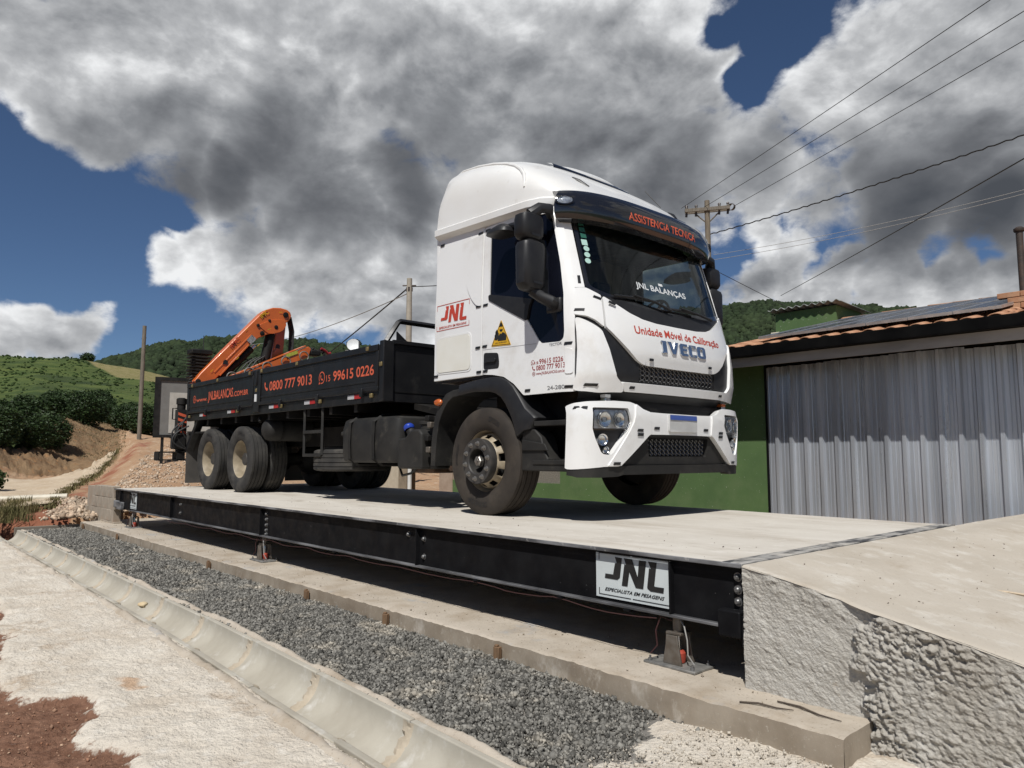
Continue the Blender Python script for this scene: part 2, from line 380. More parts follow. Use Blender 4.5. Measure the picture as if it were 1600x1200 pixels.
# ------------------------------------------------------------------ materials
M_white = mat('white_paint', (.80, .80, .79), .22, coat=.6, col2=(.77, .765, .745), scale=1.3, dust=((.60, .565, .51), 2.2, .54, .86), spec=.5)
M_white2 = mat('white_paint_roof', (.78, .78, .765), .30, coat=.35, col2=(.72, .71, .68), scale=1.6, dust=((.55, .52, .47), 5, .62, .8))
M_cream = mat('aged_hatch_paint', (.70, .68, .60), .35, col2=(.75, .74, .68), scale=3, coat=.2)
M_seam = mat('seam_black', (.010, .010, .011), .7)
M_plast = mat('black_plastic', (.013, .013, .0145), .46, spec=.38, col2=(.019, .019, .020), scale=9, bump=(220, .15, .002), dust=((.05, .047, .042), 3, .62, 1.0))
M_plastd = mat('black_plastic_dusty', (.016, .0155, .015), .6, spec=.25, col2=(.030, .0285, .026), scale=4, bump=(160, .2, .002), dust=((.10, .09, .072), 5, .58, .9))
M_gloss = mat('black_gloss', (.012, .012, .014), .10, coat=.8, dust=((.05, .048, .045), 7, .62, .9))
M_glassd = mat('tinted_side_glass', (.003, .0035, .007), .03, spec=.22, col2=(.006, .007, .012), scale=2)
M_under = mat('chassis_black', (.006, .0058, .0056), .65, spec=.25, col2=(.018, .0165, .015), scale=5, dust=((.085, .072, .055), 6, .60, .9))
M_bed = mat('bed_black_paint', (.0085, .0085, .0095), .42, spec=.3, col2=(.014, .014, .015), scale=3.5, dust=((.06, .056, .05), 2.6, .60, 1.0), bump=(40, .06, .003), rvar=.12)
M_tyre = mat('tyre_rubber', (.026, .0255, .025), .78, spec=.25, col2=(.050, .047, .043), scale=7, dust=((.115, .104, .088), 4, .52, .9), bump=(90, .25, .002))
M_tyreb = mat('tyre_rubber_brown', (.029, .0245, .021), .75, spec=.25, col2=(.045, .037, .030), scale=5, dust=((.078, .064, .05), 4, .52, .9), bump=(90, .2, .002))
M_tletter = mat('tyre_lettering_rubber', (.010, .009, .009), .6, col2=(.014, .013, .012), scale=30)
M_rim = mat('cream_rim', (.36, .30, .21), .5, col2=(.25, .205, .14), scale=9, dust=((.17, .135, .095), 6, .52, .8))
M_hub = mat('dark_hub', (.035, .034, .033), .5, metal=.2, col2=(.06, .055, .05), scale=12)
M_nut = mat('steel_nut', (.35, .34, .32), .4, metal=.8, col2=(.2, .18, .16), scale=40)
M_chrome = mat('chrome', (.78, .79, .80), .20, metal=1.0, col2=(.62, .63, .65), scale=20)
M_lens = mat('lamp_lens', (.9, .92, .92), .06, trans=1.0, ior=1.2, col2=(.82, .84, .84), scale=20)
M_bowl = mat('lamp_bowl', (.74, .75, .76), .38, metal=1.0, col2=(.40, .40, .41), scale=25)
M_amber = mat('amber_lens', (.52, .12, .02), .2, col2=(.42, .09, .015), scale=30, coat=.6)
M_red = mat('red_print', (.50, .055, .030), .45, col2=(.45, .05, .028), scale=9)
M_orprint = mat('orange_red_print', (.62, .115, .055), .5, col2=(.52, .10, .05), scale=9)
M_blackp = mat('black_print', (.012, .012, .012), .5, col2=(.02, .02, .02), scale=9)
M_whitep = mat('white_print', (.72, .74, .74), .5, col2=(.65, .67, .67), scale=9)
M_yellow = mat('yellow_print', (.66, .38, .02), .45, col2=(.58, .33, .02), scale=9)
M_orange = mat('crane_orange', (.62, .135, .022), .34, col2=(.54, .115, .02), scale=4, coat=.3, dust=((.30, .11, .05), 5, .6, .9))
M_concdeck = mat('deck_concrete', (.585, .545, .48), .85, col2=(.50, .458, .395), scale=1.8, detail=8, stretch=(.45, 1, 1), bump=(70, .25, .004), wear=((.40, .355, .295), 3.2, .54, .74), dust=((.62, .58, .52), 9, .56, .75), speck=((.40, .355, .30), 48, .62, .74))
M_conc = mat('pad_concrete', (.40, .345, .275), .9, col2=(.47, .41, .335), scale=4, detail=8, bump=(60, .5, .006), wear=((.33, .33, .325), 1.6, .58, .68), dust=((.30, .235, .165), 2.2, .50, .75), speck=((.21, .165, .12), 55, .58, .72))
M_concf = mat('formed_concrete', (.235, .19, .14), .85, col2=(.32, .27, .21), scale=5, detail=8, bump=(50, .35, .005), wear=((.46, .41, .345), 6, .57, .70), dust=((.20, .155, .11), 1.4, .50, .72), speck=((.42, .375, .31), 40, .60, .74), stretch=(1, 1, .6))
def chan_y(x): return np.interp(x, [-15.5, -5.7, -2.5, 0], [2.01, 1.955, 1.852, 1.775])
M_chan = mat('drain_concrete', (.44, .41, .345), .85, spec=.2, col2=(.335, .305, .25), scale=2.6, detail=8, bump=(80, .18, .003), wear=((.33, .285, .22), 4, .56, .74), dust=((.53, .51, .465), 7, .55, .75), speck=((.36, .33, .28), 60, .60, .74))
M_mortar = mat('joint_mortar', (.46, .395, .305), .9, col2=(.38, .32, .24), scale=14, bump=(60, .6, .006))
M_steel = mat('black_steel_paint', (.005, .005, .006), .5, spec=.10, col2=(.011, .011, .012), scale=5, wear=((.12, .12, .12), 9, .66, .72), dust=((.21, .20, .185), 60, .70, .76), bump=(45, .12, .003), rvar=.15)
M_steelw = mat('worn_black_steel', (.035, .035, .038), .5, col2=(.20, .20, .205), scale=9, detail=9, contrast=(.42, .62), stretch=(.25, 1, 1), dust=((.40, .385, .36), 22, .60, .72))
M_bolt = mat('bolt_steel', (.26, .26, .26), .4, metal=.7, col2=(.14, .14, .14), scale=50)
M_board = mat('sign_board_white', (.60, .645, .645), .4, col2=(.56, .60, .60), scale=3, dust=((.48, .50, .49), 8, .62, .8))
M_cell = mat('load_cell_steel', (.22, .20, .175), .5, metal=.6, col2=(.15, .125, .10), scale=18)
M_cellred = mat('load_cell_boot', (.36, .055, .032), .5, col2=(.33, .05, .03), scale=20)
M_plate = mat('zinc_plate', (.16, .16, .155), .55, metal=.4, col2=(.28, .27, .25), scale=20, bump=(80, .3, .003))
M_wire = mat('cable_black', (.02, .02, .02), .6)
M_redwire = mat('cable_red', (.045, .013, .012), .7)
M_greywire = mat('cable_grey', (.33, .32, .30), .6)
M_green = mat('green_wall_paint', (.085, .150, .050), .75, col2=(.070, .128, .043), scale=2.5, detail=6, bump=(60, .2, .003), dust=((.40, .40, .35), 30, .655, .685), wear=((.115, .165, .07), 1.6, .50, .75))
M_galv = mat('galvanised_sheet', (.66, .695, .74), .36, metal=.62, col2=(.45, .475, .51), scale=3.2, detail=8, stretch=(3, 1, .10), speck=((.60, .60, .59), 34, .66, .70), dust=((.55, .55, .54), 26, .665, .70), rvar=.12)
M_gutter = mat('gutter_black', (.004, .004, .0045), .6, spec=.06, col2=(.009, .009, .009), scale=4)
M_fascia = mat('fascia_board', (.42, .385, .35), .7, col2=(.25, .23, .21), scale=3, stretch=(.3, 1, 1))
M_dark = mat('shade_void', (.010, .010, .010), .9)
M_soffit = mat('soffit_wood', (.05, .035, .025), .8, col2=(.035, .025, .018), scale=8)
M_tile = mat('clay_tile', (.36, .165, .085), .8, col2=(.44, .25, .145), scale=11, dust=((.30, .17, .10), 22, .56, .74), bump=(60, .4, .004))
M_pv = mat('solar_cell', (.012, .016, .030), .08, col2=(.016, .020, .036), scale=4, coat=.5, dust=((.09, .09, .09), 2.4, .60, 1.0))
M_pvframe = mat('solar_frame', (.62, .63, .64), .35, metal=.7, col2=(.5, .5, .5), scale=10)
M_fibre = mat('fibre_cement', (.27, .28, .26), .85, col2=(.17, .18, .165), scale=8)
M_wood = mat('weathered_pole_wood', (.20, .17, .135), .85, col2=(.13, .11, .085), scale=9, stretch=(4, 4, .5), bump=(30, .4, .006))
M_stake = mat('stake_wood', (.20, .115, .06), .85, col2=(.14, .085, .045), scale=20, stretch=(3, 3, .5))
M_insul = mat('insulator_porcelain', (.05, .035, .03), .3, col2=(.08, .06, .05), scale=10)
M_pvc = mat('pvc_pipe', (.60, .555, .45), .5, col2=(.52, .47, .37), scale=9)
M_block = mat('concrete_block', (.335, .285, .225), .9, col2=(.27, .225, .175), scale=7, bump=(70, .5, .005), dust=((.36, .23, .15), 1.7, .55, .8))
M_stone = mat('crushed_stone', (.182, .174, .154), .85, spec=.2, col2=(.120, .114, .102), scale=60, island=.70, dust=((.33, .295, .24), 3.2, .54, .74))
M_lime = mat('lime_crumbs', (.52, .465, .385), .95, col2=(.44, .39, .32), scale=30, island=.22, bump=(200, .4, .003))
M_rubble = mat('rubble_stone', (.46, .37, .275), .9, col2=(.38, .27, .185), scale=3, island=.35)
M_leaf = mat('coffee_leaf', (.022, .042, .012), .55, col2=(.034, .058, .016), scale=1.6, island=.45, spec=.3)
M_twig = mat('twig_bark', (.09, .07, .05), .9, col2=(.06, .045, .035), scale=20)
M_forest = mat('forest_foliage', (.019, .031, .013), .9, spec=.2, col2=(.027, .040, .016), scale=.02, island=.38)
M_grassblade = mat('dry_grass', (.17, .135, .065), .9, spec=.2, col2=(.095, .092, .036), scale=3, island=.35)
M_shrub = mat('hill_scrub', (.024, .042, .012), .9, spec=.15, col2=(.036, .056, .016), scale=.3, island=.4)

# ------------------------------------------------------------------ terrain: one sheet to the horizon
TER = [ # azimuth, [(distance, height)]
 (195, [(14,-.60),(18,-.45),(22,-.34),(25,-.35),(27,-.14),(29,.42),(31,.81),(36,1.09),(45,1.52),(60,2.83),(80,5.17),(120,10.3),(200,21.1),(215,20.5),(320,12)]),
 (173.2, [(14,-.60),(18,-.45),(22,-.34),(25,-.35),(27,-.14),(29,.42),(31,.81),(36,1.09),(45,1.52),(60,2.83),(80,5.17),(120,10.26),(200,23.5),(215,23),(320,14)]),
 (171.2, [(14,-.62),(18,-.46),(22,-.39),(26,-.28),(29,-.19),(31,.5),(33,1.03),(38,1.47),(50,2.2),(70,4.29),(120,11.39),(200,23.5),(215,23),(320,14)]),
 (169.4, [(14,-.62),(18,-.41),(22,-.31),(27,-.19),(31,0),(34,.5),(38,2.05),(45,2.6),(60,3.37),(80,5.51),(120,11.16),(200,23.4),(215,23),(320,14)]),
 (167.3, [(14,-.66),(15.5,-.55),(20,-.31),(25,-.19),(30,.05),(34,.42),(40,1.71),(46,2.34),(60,3.2),(80,5.31),(120,10.92),(200,22.5),(215,22),(320,14)]),
 (165.1, [(14,-.68),(15.5,-.45),(18,-.28),(22,.03),(26,.51),(30,.92),(34,1.29),(40,1.57),(60,2.79),(80,5.1),(120,10.66),(200,21.8),(215,21),(320,14)]),
 (162.2, [(14,-.70),(15.5,-.40),(18,-.24),(22,.17),(26,.57),(30,.86),(34,1.12),(45,1.55),(60,2.51),(80,4.56),(120,9.46),(200,19.4),(215,19),(320,12)]),
 (156, [(14,-.73),(16,-.5),(20,-.25),(26,.08),(34,.35),(60,1.19),(100,3.28),(200,11),(320,8)]),
 (148, [(14,-.75),(20,-.70),(30,-.5),(60,.3),(100,2),(200,8),(320,6)]),
 (130, [(14,-.75),(60,-.7),(100,0),(200,4),(320,6)]),
 (90, [(14,-.75),(60,-.75),(200,2),(320,6)]),
 (0, [(14,-.75),(60,-.75),(200,-.75),(320,-.75)])]
FAR = [(195,6.2),(175,6.1),(172,6.3),(169,6.5),(167.85,6.55),(164.36,8.0),(160.6,8.84),(157.5,9.17),(152.9,8.86),(150,8.63),(146,8.5),(138,9.6),(130,10.8),(121.8,11.6),(118.4,11.65),(115.7,11.45),(109.9,10.55),(102.6,9.3),(92,8),(70,5),(40,3),(0,2)]
_ta = np.array([t[0] for t in TER][::-1], float); _rs = np.array([0, 8, 11, 14, 15.5, 16.5, 18, 20, 22, 24, 26, 28, 29, 30, 31, 32, 33, 34, 36, 38, 40, 43, 46, 50, 60, 70, 80, 100, 120, 160, 200, 215, 260, 320], float)
_tz = np.array([np.interp(_rs, [0, 9] + [q[0] for q in t[1]], [-.75, -.75] + [q[1] for q in t[1]]) for t in TER][::-1])
def ter(x, y):
    """smooth terrain height"""
    R = np.hypot(x, y); A = np.degrees(np.arctan2(y, x)); A = np.where(A < -90, A+360, A); A = np.where(A < 0, 0, A); A = np.clip(A, 0, 195)
    ia = np.clip(np.searchsorted(_ta, A)-1, 0, len(_ta)-2); fa = (A-_ta[ia])/(_ta[ia+1]-_ta[ia]); fa = np.clip(fa, 0, 1)
    ir = np.clip(np.searchsorted(_rs, R)-1, 0, len(_rs)-2); fr = np.clip((R-_rs[ir])/(_rs[ir+1]-_rs[ir]), 0, 1)
    z = (_tz[ia, ir]*(1-fa)+_tz[ia+1, ir]*fa)*(1-fr) + (_tz[ia, ir+1]*(1-fa)+_tz[ia+1, ir+1]*fa)*fr
    z = np.where(R > 320, z*np.clip(1-(R-320)/500, 0, 1)-.75*np.clip((R-320)/500, 0, 1), z)
    return z
def terrain_full(x, y):
    R = np.hypot(x, y); z = ter(x, y); A = np.degrees(np.arctan2(y, x))
    far = sm(R, 13.5, 20)
    z = z + far*(.05*fbm(x*1.1, y*1.1, oct=4, seed=5) + .10*sm(R, 26, 30)*fbm(x*.7, y*.7, oct=4, seed=6)*(1-sm(R, 60, 100)))
    # eroded cut bank beside the road
    bank = sm(A, 168.2, 169.6)*sm(R, 27.5, 29.5)*(1-sm(R, 32, 35))
    z = z + bank*(.20*fbm(x*1.3, y*1.3, oct=3, seed=9) + .22*fbm(x*4.2, y*4.2, oct=4, seed=19, gain=.6))
    z = z + sm(A, 164.5, 166)*sm(R, 28, 30)*(1-sm(R, 44, 50))*.10*fbm(x*3.3, y*3.3, oct=4, seed=20, gain=.6)
    z = z + sm(R, 90, 140)*1.2*fbm(x*.03, y*.03, oct=4, seed=8)
    return z
ang = np.concatenate([np.arange(-170, 100, 4.), np.arange(100, 145, 1.), np.arange(145, 180, .16), np.arange(180, 190.01, 2.)])
rr = np.concatenate([[0.5, 3, 6, 9, 11, 12.5], np.arange(13.5, 46, .22), np.arange(46, 90, 1.), np.arange(90, 340, 4.), [380, 450, 560, 700, 1000, 1600, 2600, 4200]])
AA, RR = np.meshgrid(np.radians(ang), rr); X = RR*np.cos(AA); Y = RR*np.sin(AA); Z = terrain_full(X, Y)
# keep the base sheet under the detailed foreground
Z = np.where((X > -15.6) & (X < 6) & (Y < 3.6) & (Y > -8), np.minimum(Z, -.95), Z)
Z = np.where((X > -15.0) & (X < 4) & (Y >= 3.6) & (Y < 7.6), -.95, Z)
def terrain_material():
    m = bpy.data.materials.new('earth_terrain'); m.use_nodes = True; t = m.node_tree; b = t.nodes['Principled BSDF']; lk = t.links.new
    b.inputs['Roughness'].default_value = .95; b.inputs['Specular IOR Level'].default_value = .2
    tcn = t.nodes.new('ShaderNodeTexCoord')
    def nz(s, d, off=0., ro=.6):
        mp = t.nodes.new('ShaderNodeMapping'); mp.inputs['Location'].default_value = (off, off*.6, 0); lk(tcn.outputs['Object'], mp.inputs[0])
        n = t.nodes.new('ShaderNodeTexNoise'); n.inputs['Scale'].default_value = s; n.inputs['Detail'].default_value = d; n.inputs['Roughness'].default_value = ro
        lk(mp.outputs[0], n.inputs['Vector']); return n.outputs['Fac']
    def mr(v, a, bb):
        n = t.nodes.new('ShaderNodeMapRange'); lk(v, n.inputs[0]); n.inputs[1].default_value = a; n.inputs[2].default_value = bb; return n.outputs[0]
    def mixc(f, a, c):
        n = t.nodes.new('ShaderNodeMix'); n.data_type = 'RGBA'; lk(f, n.inputs[0]) if not isinstance(f, float) else None
        for i, v in ((6, a), (7, c)):
            if isinstance(v, tuple): n.inputs[i].default_value = (*v, 1)
            else: lk(v, n.inputs[i])
        return n.outputs[2]
    at = t.nodes.new('ShaderNodeVertexColor'); at.layer_name = 'cover'; sp = t.nodes.new('ShaderNodeSeparateColor'); lk(at.outputs[0], sp.inputs[0])
    def th(ch, n, k=.35):   # cover fraction broken up by noise
        a = t.nodes.new('ShaderNodeMath'); a.operation = 'MULTIPLY_ADD'; lk(n, a.inputs[0]); a.inputs[1].default_value = k*2; a.inputs[2].default_value = -k
        c = t.nodes.new('ShaderNodeMath'); c.operation = 'ADD'; lk(ch, c.inputs[0]); lk(a.outputs[0], c.inputs[1]); return mr(c.outputs[0], .38, .62)
    soil = mixc(mr(nz(1.1, 8), .35, .65), (.36, .215, .125), (.43, .29, .18))
    soil = mixc(mr(nz(5, 8, 3.), .55, .72), soil, (.52, .43, .325))
    red = mixc(mr(nz(2.3, 8, 5.), .35, .65), (.27, .105, .06), (.34, .16, .10))
    grass = mixc(mr(nz(.35, 9, 2.), .38, .62), (.045, .072, .018), (.090, .115, .030))
    grass = mixc(mr(nz(.045, 6, 7.), .46, .60), grass, (.026, .042, .014))
    grass = mixc(mr(nz(2.2, 6, 9.), .58, .75), grass, (.10, .112, .036))
    straw = mixc(mr(nz(.9, 8, 4.), .4, .6), (.17, .155, .058), (.235, .195, .095))
    brown = mixc(mr(nz(1.6, 9, 6.), .35, .65), (.17, .105, .058), (.26, .175, .10))
    brown = mixc(mr(nz(4.5, 8, 16.), .56, .72), brown, (.38, .19, .08))
    c = mixc(th(sp.outputs[0], nz(1.5, 9, 12.), .62), soil, red)
    c = mixc(th(sp.outputs[2], nz(1.2, 8, 13.)), c, brown)
    c = mixc(th(sp.outputs[1], nz(.5, 8, 14.)), c, grass)
    c = mixc(th(at.outputs[1], nz(.12, 8, 15.), .22), c, straw)
    lk(c, b.inputs['Base Color'])
    bn = t.nodes.new('ShaderNodeBump'); bn.inputs['Strength'].default_value = .7; bn.inputs['Distance'].default_value = .14; lk(nz(6, 12, 1., .72), bn.inputs['Height']); lk(bn.outputs[0], b.inputs['Normal'])
    return m
A_ = np.degrees(AA); A_ = np.where(A_ < -90, A_+360, A_)
def cover(A_, RR):
    redc = .56*np.exp(-((A_-(169.4-(RR-17)*.33))/(1.15))**2)*sm(RR, 15, 16.5)*(1-sm(RR, 31, 34))     # red shoulder of the embankment
    redc = np.maximum(redc, .85*sm(A_, 168.4, 169.2)*(1-sm(RR, 17.0, 18.2))*sm(RR, 12, 13)); redc = np.maximum(redc, .35*sm(A_, 168.8, 169.6)*sm(RR, 28, 29)*(1-sm(RR, 32, 34)))
    gr = sm(RR, 46, 52); gr = np.where(A_ < 158, sm(RR, 44, 60), gr)
    gr = np.where((A_ > 171.2), np.maximum(gr, sm(RR, 31.5, 33)), gr); gr = np.where(A_ < 100, sm(RR, 25, 40), gr)
    br = sm(A_, 165.6, 166.6)*sm(RR, 27.5, 30)*(1-sm(RR, 47, 52))*.85
    st = sm(RR, 135, 150)*(1-sm(A_, 165.0+(RR-140)*.055, 166.5+(RR-140)*.055))*(1-sm(RR, 205, 225))*sm(A_, 158, 160)
    return redc, gr, br, st
c_r, c_g, c_b, c_s = cover(A_, RR)
g = nump('ground', np.stack([X, Y, Z], -1).reshape(-1, 3), gridfaces(*X.shape), terrain_material(), smooth=True)
cols = np.stack([c_r, c_g, c_b, c_s], -1).reshape(-1, 4).astype(np.float32)
ca = g.data.color_attributes.new('cover', 'FLOAT_COLOR', 'POINT'); ca.data.foreach_set('color', cols.ravel()); tag(g, kind='structure')

# far wooded ridge
fa = np.concatenate([np.arange(0, 95, 3.), np.arange(95, 178, .5), np.arange(178, 196, 2.)])
fel = np.interp(fa, [f[0] for f in FAR][::-1], [f[1] for f in FAR][::-1])
fr = np.array([300, 340, 400, 460, 520, 580, 640, 700, 740, 820, 950, 1100]); ft = np.array([-.1, .1, .25, .42, .58, .75, .90, 1.0, .985, .85, .5, 0])
RIDGE = .55 + 700*np.tan(np.radians(fel)) - 7
def ridge_z(A, R):
    h = np.interp(A, fa, RIDGE); z = h*np.interp(R, fr, ft)
    return z + 4*pnoise(A*.5, R*.012, seed=3)*np.interp(R, fr, ft)*(1-np.interp(R, fr, ft)*.7)
FA, FR = np.meshgrid(fa, fr); FZ = ridge_z(FA, FR)
M_hill = mat('wooded_hill_ground', (.016, .026, .011), .95, col2=(.024, .034, .014), scale=.02, detail=8)
h = nump('hills', np.stack([FR*np.cos(np.radians(FA)), FR*np.sin(np.radians(FA)), FZ], -1).reshape(-1, 3), gridfaces(*FA.shape), M_hill, smooth=True); tag(h, kind='structure')

# a soft lump used for tree crowns, bushes and stones
def ico(sub):
    bm = bmesh.new(); bmesh.ops.create_icosphere(bm, subdivisions=sub, radius=1.0)
    V = np.array([v.co[:] for v in bm.verts]); F = np.array([[v.index for v in f.verts] for f in bm.faces]); bm.free(); return V, F
def scatter_lumps(name, P, S, sub, m, jit=.28, flat_z=1.0, seed=0, smooth=False, cube=False, label=None):
    """P centres (n,3), S radii (n,): joined lumps"""
    r = np.random.default_rng(seed); n = len(P)
    if cube:
        V = np.array([(x, y, z) for x in (-1, 1) for y in (-1, 1) for z in (-1, 1)], float)*.62
        F = np.array([(0,1,3),(0,3,2),(4,6,7),(4,7,5),(0,4,5),(0,5,1),(2,3,7),(2,7,6),(0,2,6),(0,6,4),(1,5,7),(1,7,3)])
    else: V, F = ico(sub)
    k = len(V); J = 1 + jit*r.normal(size=(n, k, 1)) if not cube else 1 + jit*r.uniform(-1, 1, size=(n, k, 3))
    J = np.clip(J, .45, 1.6); Q = V[None]*J
    a = r.normal(size=(n, 4)); a /= np.linalg.norm(a, axis=1)[:, None]; w, x, y, z = a.T
    Rm = np.stack([1-2*(y*y+z*z), 2*(x*y-w*z), 2*(x*z+w*y), 2*(x*y+w*z), 1-2*(x*x+z*z), 2*(y*z-w*x), 2*(x*z-w*y), 2*(y*z+w*x), 1-2*(x*x+y*y)], -1).reshape(n, 3, 3)
    if cube: Q = Q*r.uniform(.55, 1.25, size=(n, 1, 3))
    Q = np.einsum('nij,nkj->nki', Rm, Q); Q[..., 2] *= flat_z
    Q = Q*S[:, None, None] + P[:, None, :]
    FF = (F[None] + (np.arange(n)*k)[:, None, None]).reshape(-1, 3)
    o = nump(name, Q.reshape(-1, 3), FF, m, smooth=smooth); return tag(o, kind='stuff', label=label)
n = 34000; A = RNG.uniform(99, 172, n); R = np.sqrt(RNG.uniform(330**2, 735**2, n)); keep = np.interp(R, fr, ft) > .12; A, R = A[keep], R[keep]
A = np.concatenate([A, RNG.uniform(99, 170, 1500)]); R = np.concatenate([R, RNG.uniform(680, 712, 1500)])
S = RNG.uniform(1.5, 3.0, len(A))*(.75+.55*sm(pnoise(A*.8, R*.02, seed=4), -.2, .6))
P = np.stack([R*np.cos(np.radians(A)), R*np.sin(np.radians(A)), ridge_z(A, R)+S*.75], -1)
scatter_lumps('forest', P, S, 1, M_forest, jit=.24, flat_z=1.15, seed=2, label='dark green woodland covering the far ridge')

# scrub and tall grass tufts on the green hillside
n = 2600; A = RNG.uniform(160, 176, n); R = np.sqrt(RNG.uniform(48**2, 205**2, n)); _, cg, _, cs = cover(A, R)
pn = pnoise(A*1.3, R*.05, seed=12); keep = (cg > .6) & (pn > -.15) & (cs < .3); A, R = A[keep], R[keep]
S = RNG.uniform(.05, .17, len(A))*(R/120+.35); xx, yy = R*np.cos(np.radians(A)), R*np.sin(np.radians(A))
scatter_lumps('hillside_scrub', np.stack([xx, yy, terrain_full(xx, yy)+S*.3], -1), S, 1, M_shrub, jit=.3, flat_z=.8, seed=5, label='low green scrub spread over the grassy hillside')

# ------------------------------------------------------------------ dirt road, rubble, embankment stones
def polar_strip(name, pts, m, kind='structure'):
    """pts: rows of (azimuth_a, azimuth_b, R)"""
    rows = []
    for a0, a1, R in pts:
        A = np.radians(np.linspace(a0, a1, 40)); x, y = R*np.cos(A), R*np.sin(A); rows.append(np.stack([x, y, terrain_full(x, y)+.055], -1))
    P = np.array(rows); return tag(nump(name, P.reshape(-1, 3), gridfaces(*P.shape[:2]), m, smooth=True), kind=kind)
M_road = mat('pale_dirt_road', (.50, .405, .29), .95, col2=(.43, .33, .225), scale=1.5, detail=9, bump=(14, .6, .03), dust=((.58, .50, .38), 9, .54, .7))
rws = []
for R in np.arange(17.5, 34, .3):
    lo = np.interp(R, [17.5, 20, 24, 28, 32, 37], [169.9, 169.5, 168.4, 167.3, 166.5, 166.1]); hi = np.interp(R, [17.5, 20, 24, 26.5, 28, 31, 34, 37], [186, 184, 178, 173.0, 169.6, 168.0, 167.1, 166.6]); rws.append((lo, hi, R))
polar_strip('dirt_road', rws, M_road)
def near_noise_pts(n, fa_, seed):
    r = np.random.default_rng(seed); return fa_(r, n)
r = np.random.default_rng(21); n = 3600
R = 15.5+17*r.random(n)**1.4; A = np.clip(167.6-(R-17)*.33, 161, 169) - np.abs(r.normal(0, 2.6, n)); ok = A > 157
R, A = R[ok], A[ok]; S = r.gamma(1.6, .010, len(R))+.007; S = np.clip(S, .006, .07)
x, y = R*np.cos(np.radians(A)), R*np.sin(np.radians(A))
scatter_lumps('embankment_rubble', np.stack([x, y, terrain_full(x, y)+S*.25], -1), S, 1, M_rubble, jit=.35, seed=8, cube=True, label='pale broken stones covering the gravel embankment')
n = 700; R = r.uniform(15.2, 18.5, n); A = 169.0-(R-15)*.15+r.normal(0, .55, n); S = np.clip(r.gamma(1.5, .012, n)+.010, .010, .055); x, y = R*np.cos(np.radians(A)), R*np.sin(np.radians(A))
scatter_lumps('rubble_heap', np.stack([x, y, terrain_full(x, y)+S*.4+.04*np.exp(-((A-168.7)/.7)**2)], -1), S, 1, M_rubble, jit=.4, seed=9, cube=True, label='heap of larger pale stones beside the block wall')

# ------------------------------------------------------------------ foreground: lime crust, gravel bed
GZ = -.745
def crust_red(x, y):
    """1 where bare red soil shows through the pale crust"""
    w = fbm(x*.9, y*.9, oct=5, seed=31)*.45 + fbm(x*5, y*5, oct=4, seed=32, gain=.6)*.38
    edge = np.interp(x, [-16, -7.83, -7.17, -6.52, -6.49, -5.91, -5.42, -4.91, -4.65, -4.53, -4.5, -4.42, -4.09, -3.96, -3.84, -3.68, -3.47, -3.29, -2.99, -2.66, 6], [0.55, 1.03, 1.01, 0.66, 0.97, 0.84, 0.74, 0.69, 0.75, 0.8, 0.94, 1.0, 0.96, 0.86, 0.79, 0.88, 0.95, 0.94, 0.91, 1.01, 0.45])
    m = sm(edge + w*.15 - y, -.05, .075)
    small = np.exp(-(((x+4.55)/.22)**2+((y-1.32)/.10)**2)*1.2)*.0
    return np.maximum(m, small)
def near_mesh(name, xs, ys, m):
    X, Y = np.meshgrid(xs, ys); red = crust_red(X, Y)
    z = GZ + .012 + .018*fbm(X*1.3, Y*1.3, oct=3, seed=41) + .0085*fbm(X*9, Y*9, oct=4, seed=42, gain=.6) + .0045*np.abs(fbm(X*26, Y*26, oct=3, seed=43)) + .008*np.maximum(0, fbm(X*5, Y*5, oct=3, seed=47))
    z = z + (1-red)*.034 - red*.014 + red*(.007*fbm(X*16, Y*16, oct=4, seed=44, gain=.6)) + .03*sm(1.45-Y, .4, 1.6)*fbm(X*.6, Y*.6, oct=2, seed=46)
    z = z - .012*sm(Y-chan_y(X)+1.915, 1.58, 1.69); z = np.where(Y > chan_y(X)-.205, -.95, z)
    o = nump(name, np.stack([X, Y, z], -1).reshape(-1, 3), gridfaces(*X.shape), m, smooth=True)
    ca = o.data.color_attributes.new('red', 'FLOAT_COLOR', 'POINT'); sand = .8*sm(1.25-np.hypot((X-(-4.482))/.17, (Y-1.227)/.055)+.5*fbm(X*9, Y*9, oct=4, seed=48), .1, .8); c = np.stack([red, sand, red*0, red*0+1], -1).reshape(-1, 4).astype(np.float32); ca.data.foreach_set('color', c.ravel())
    return tag(o, kind='structure')
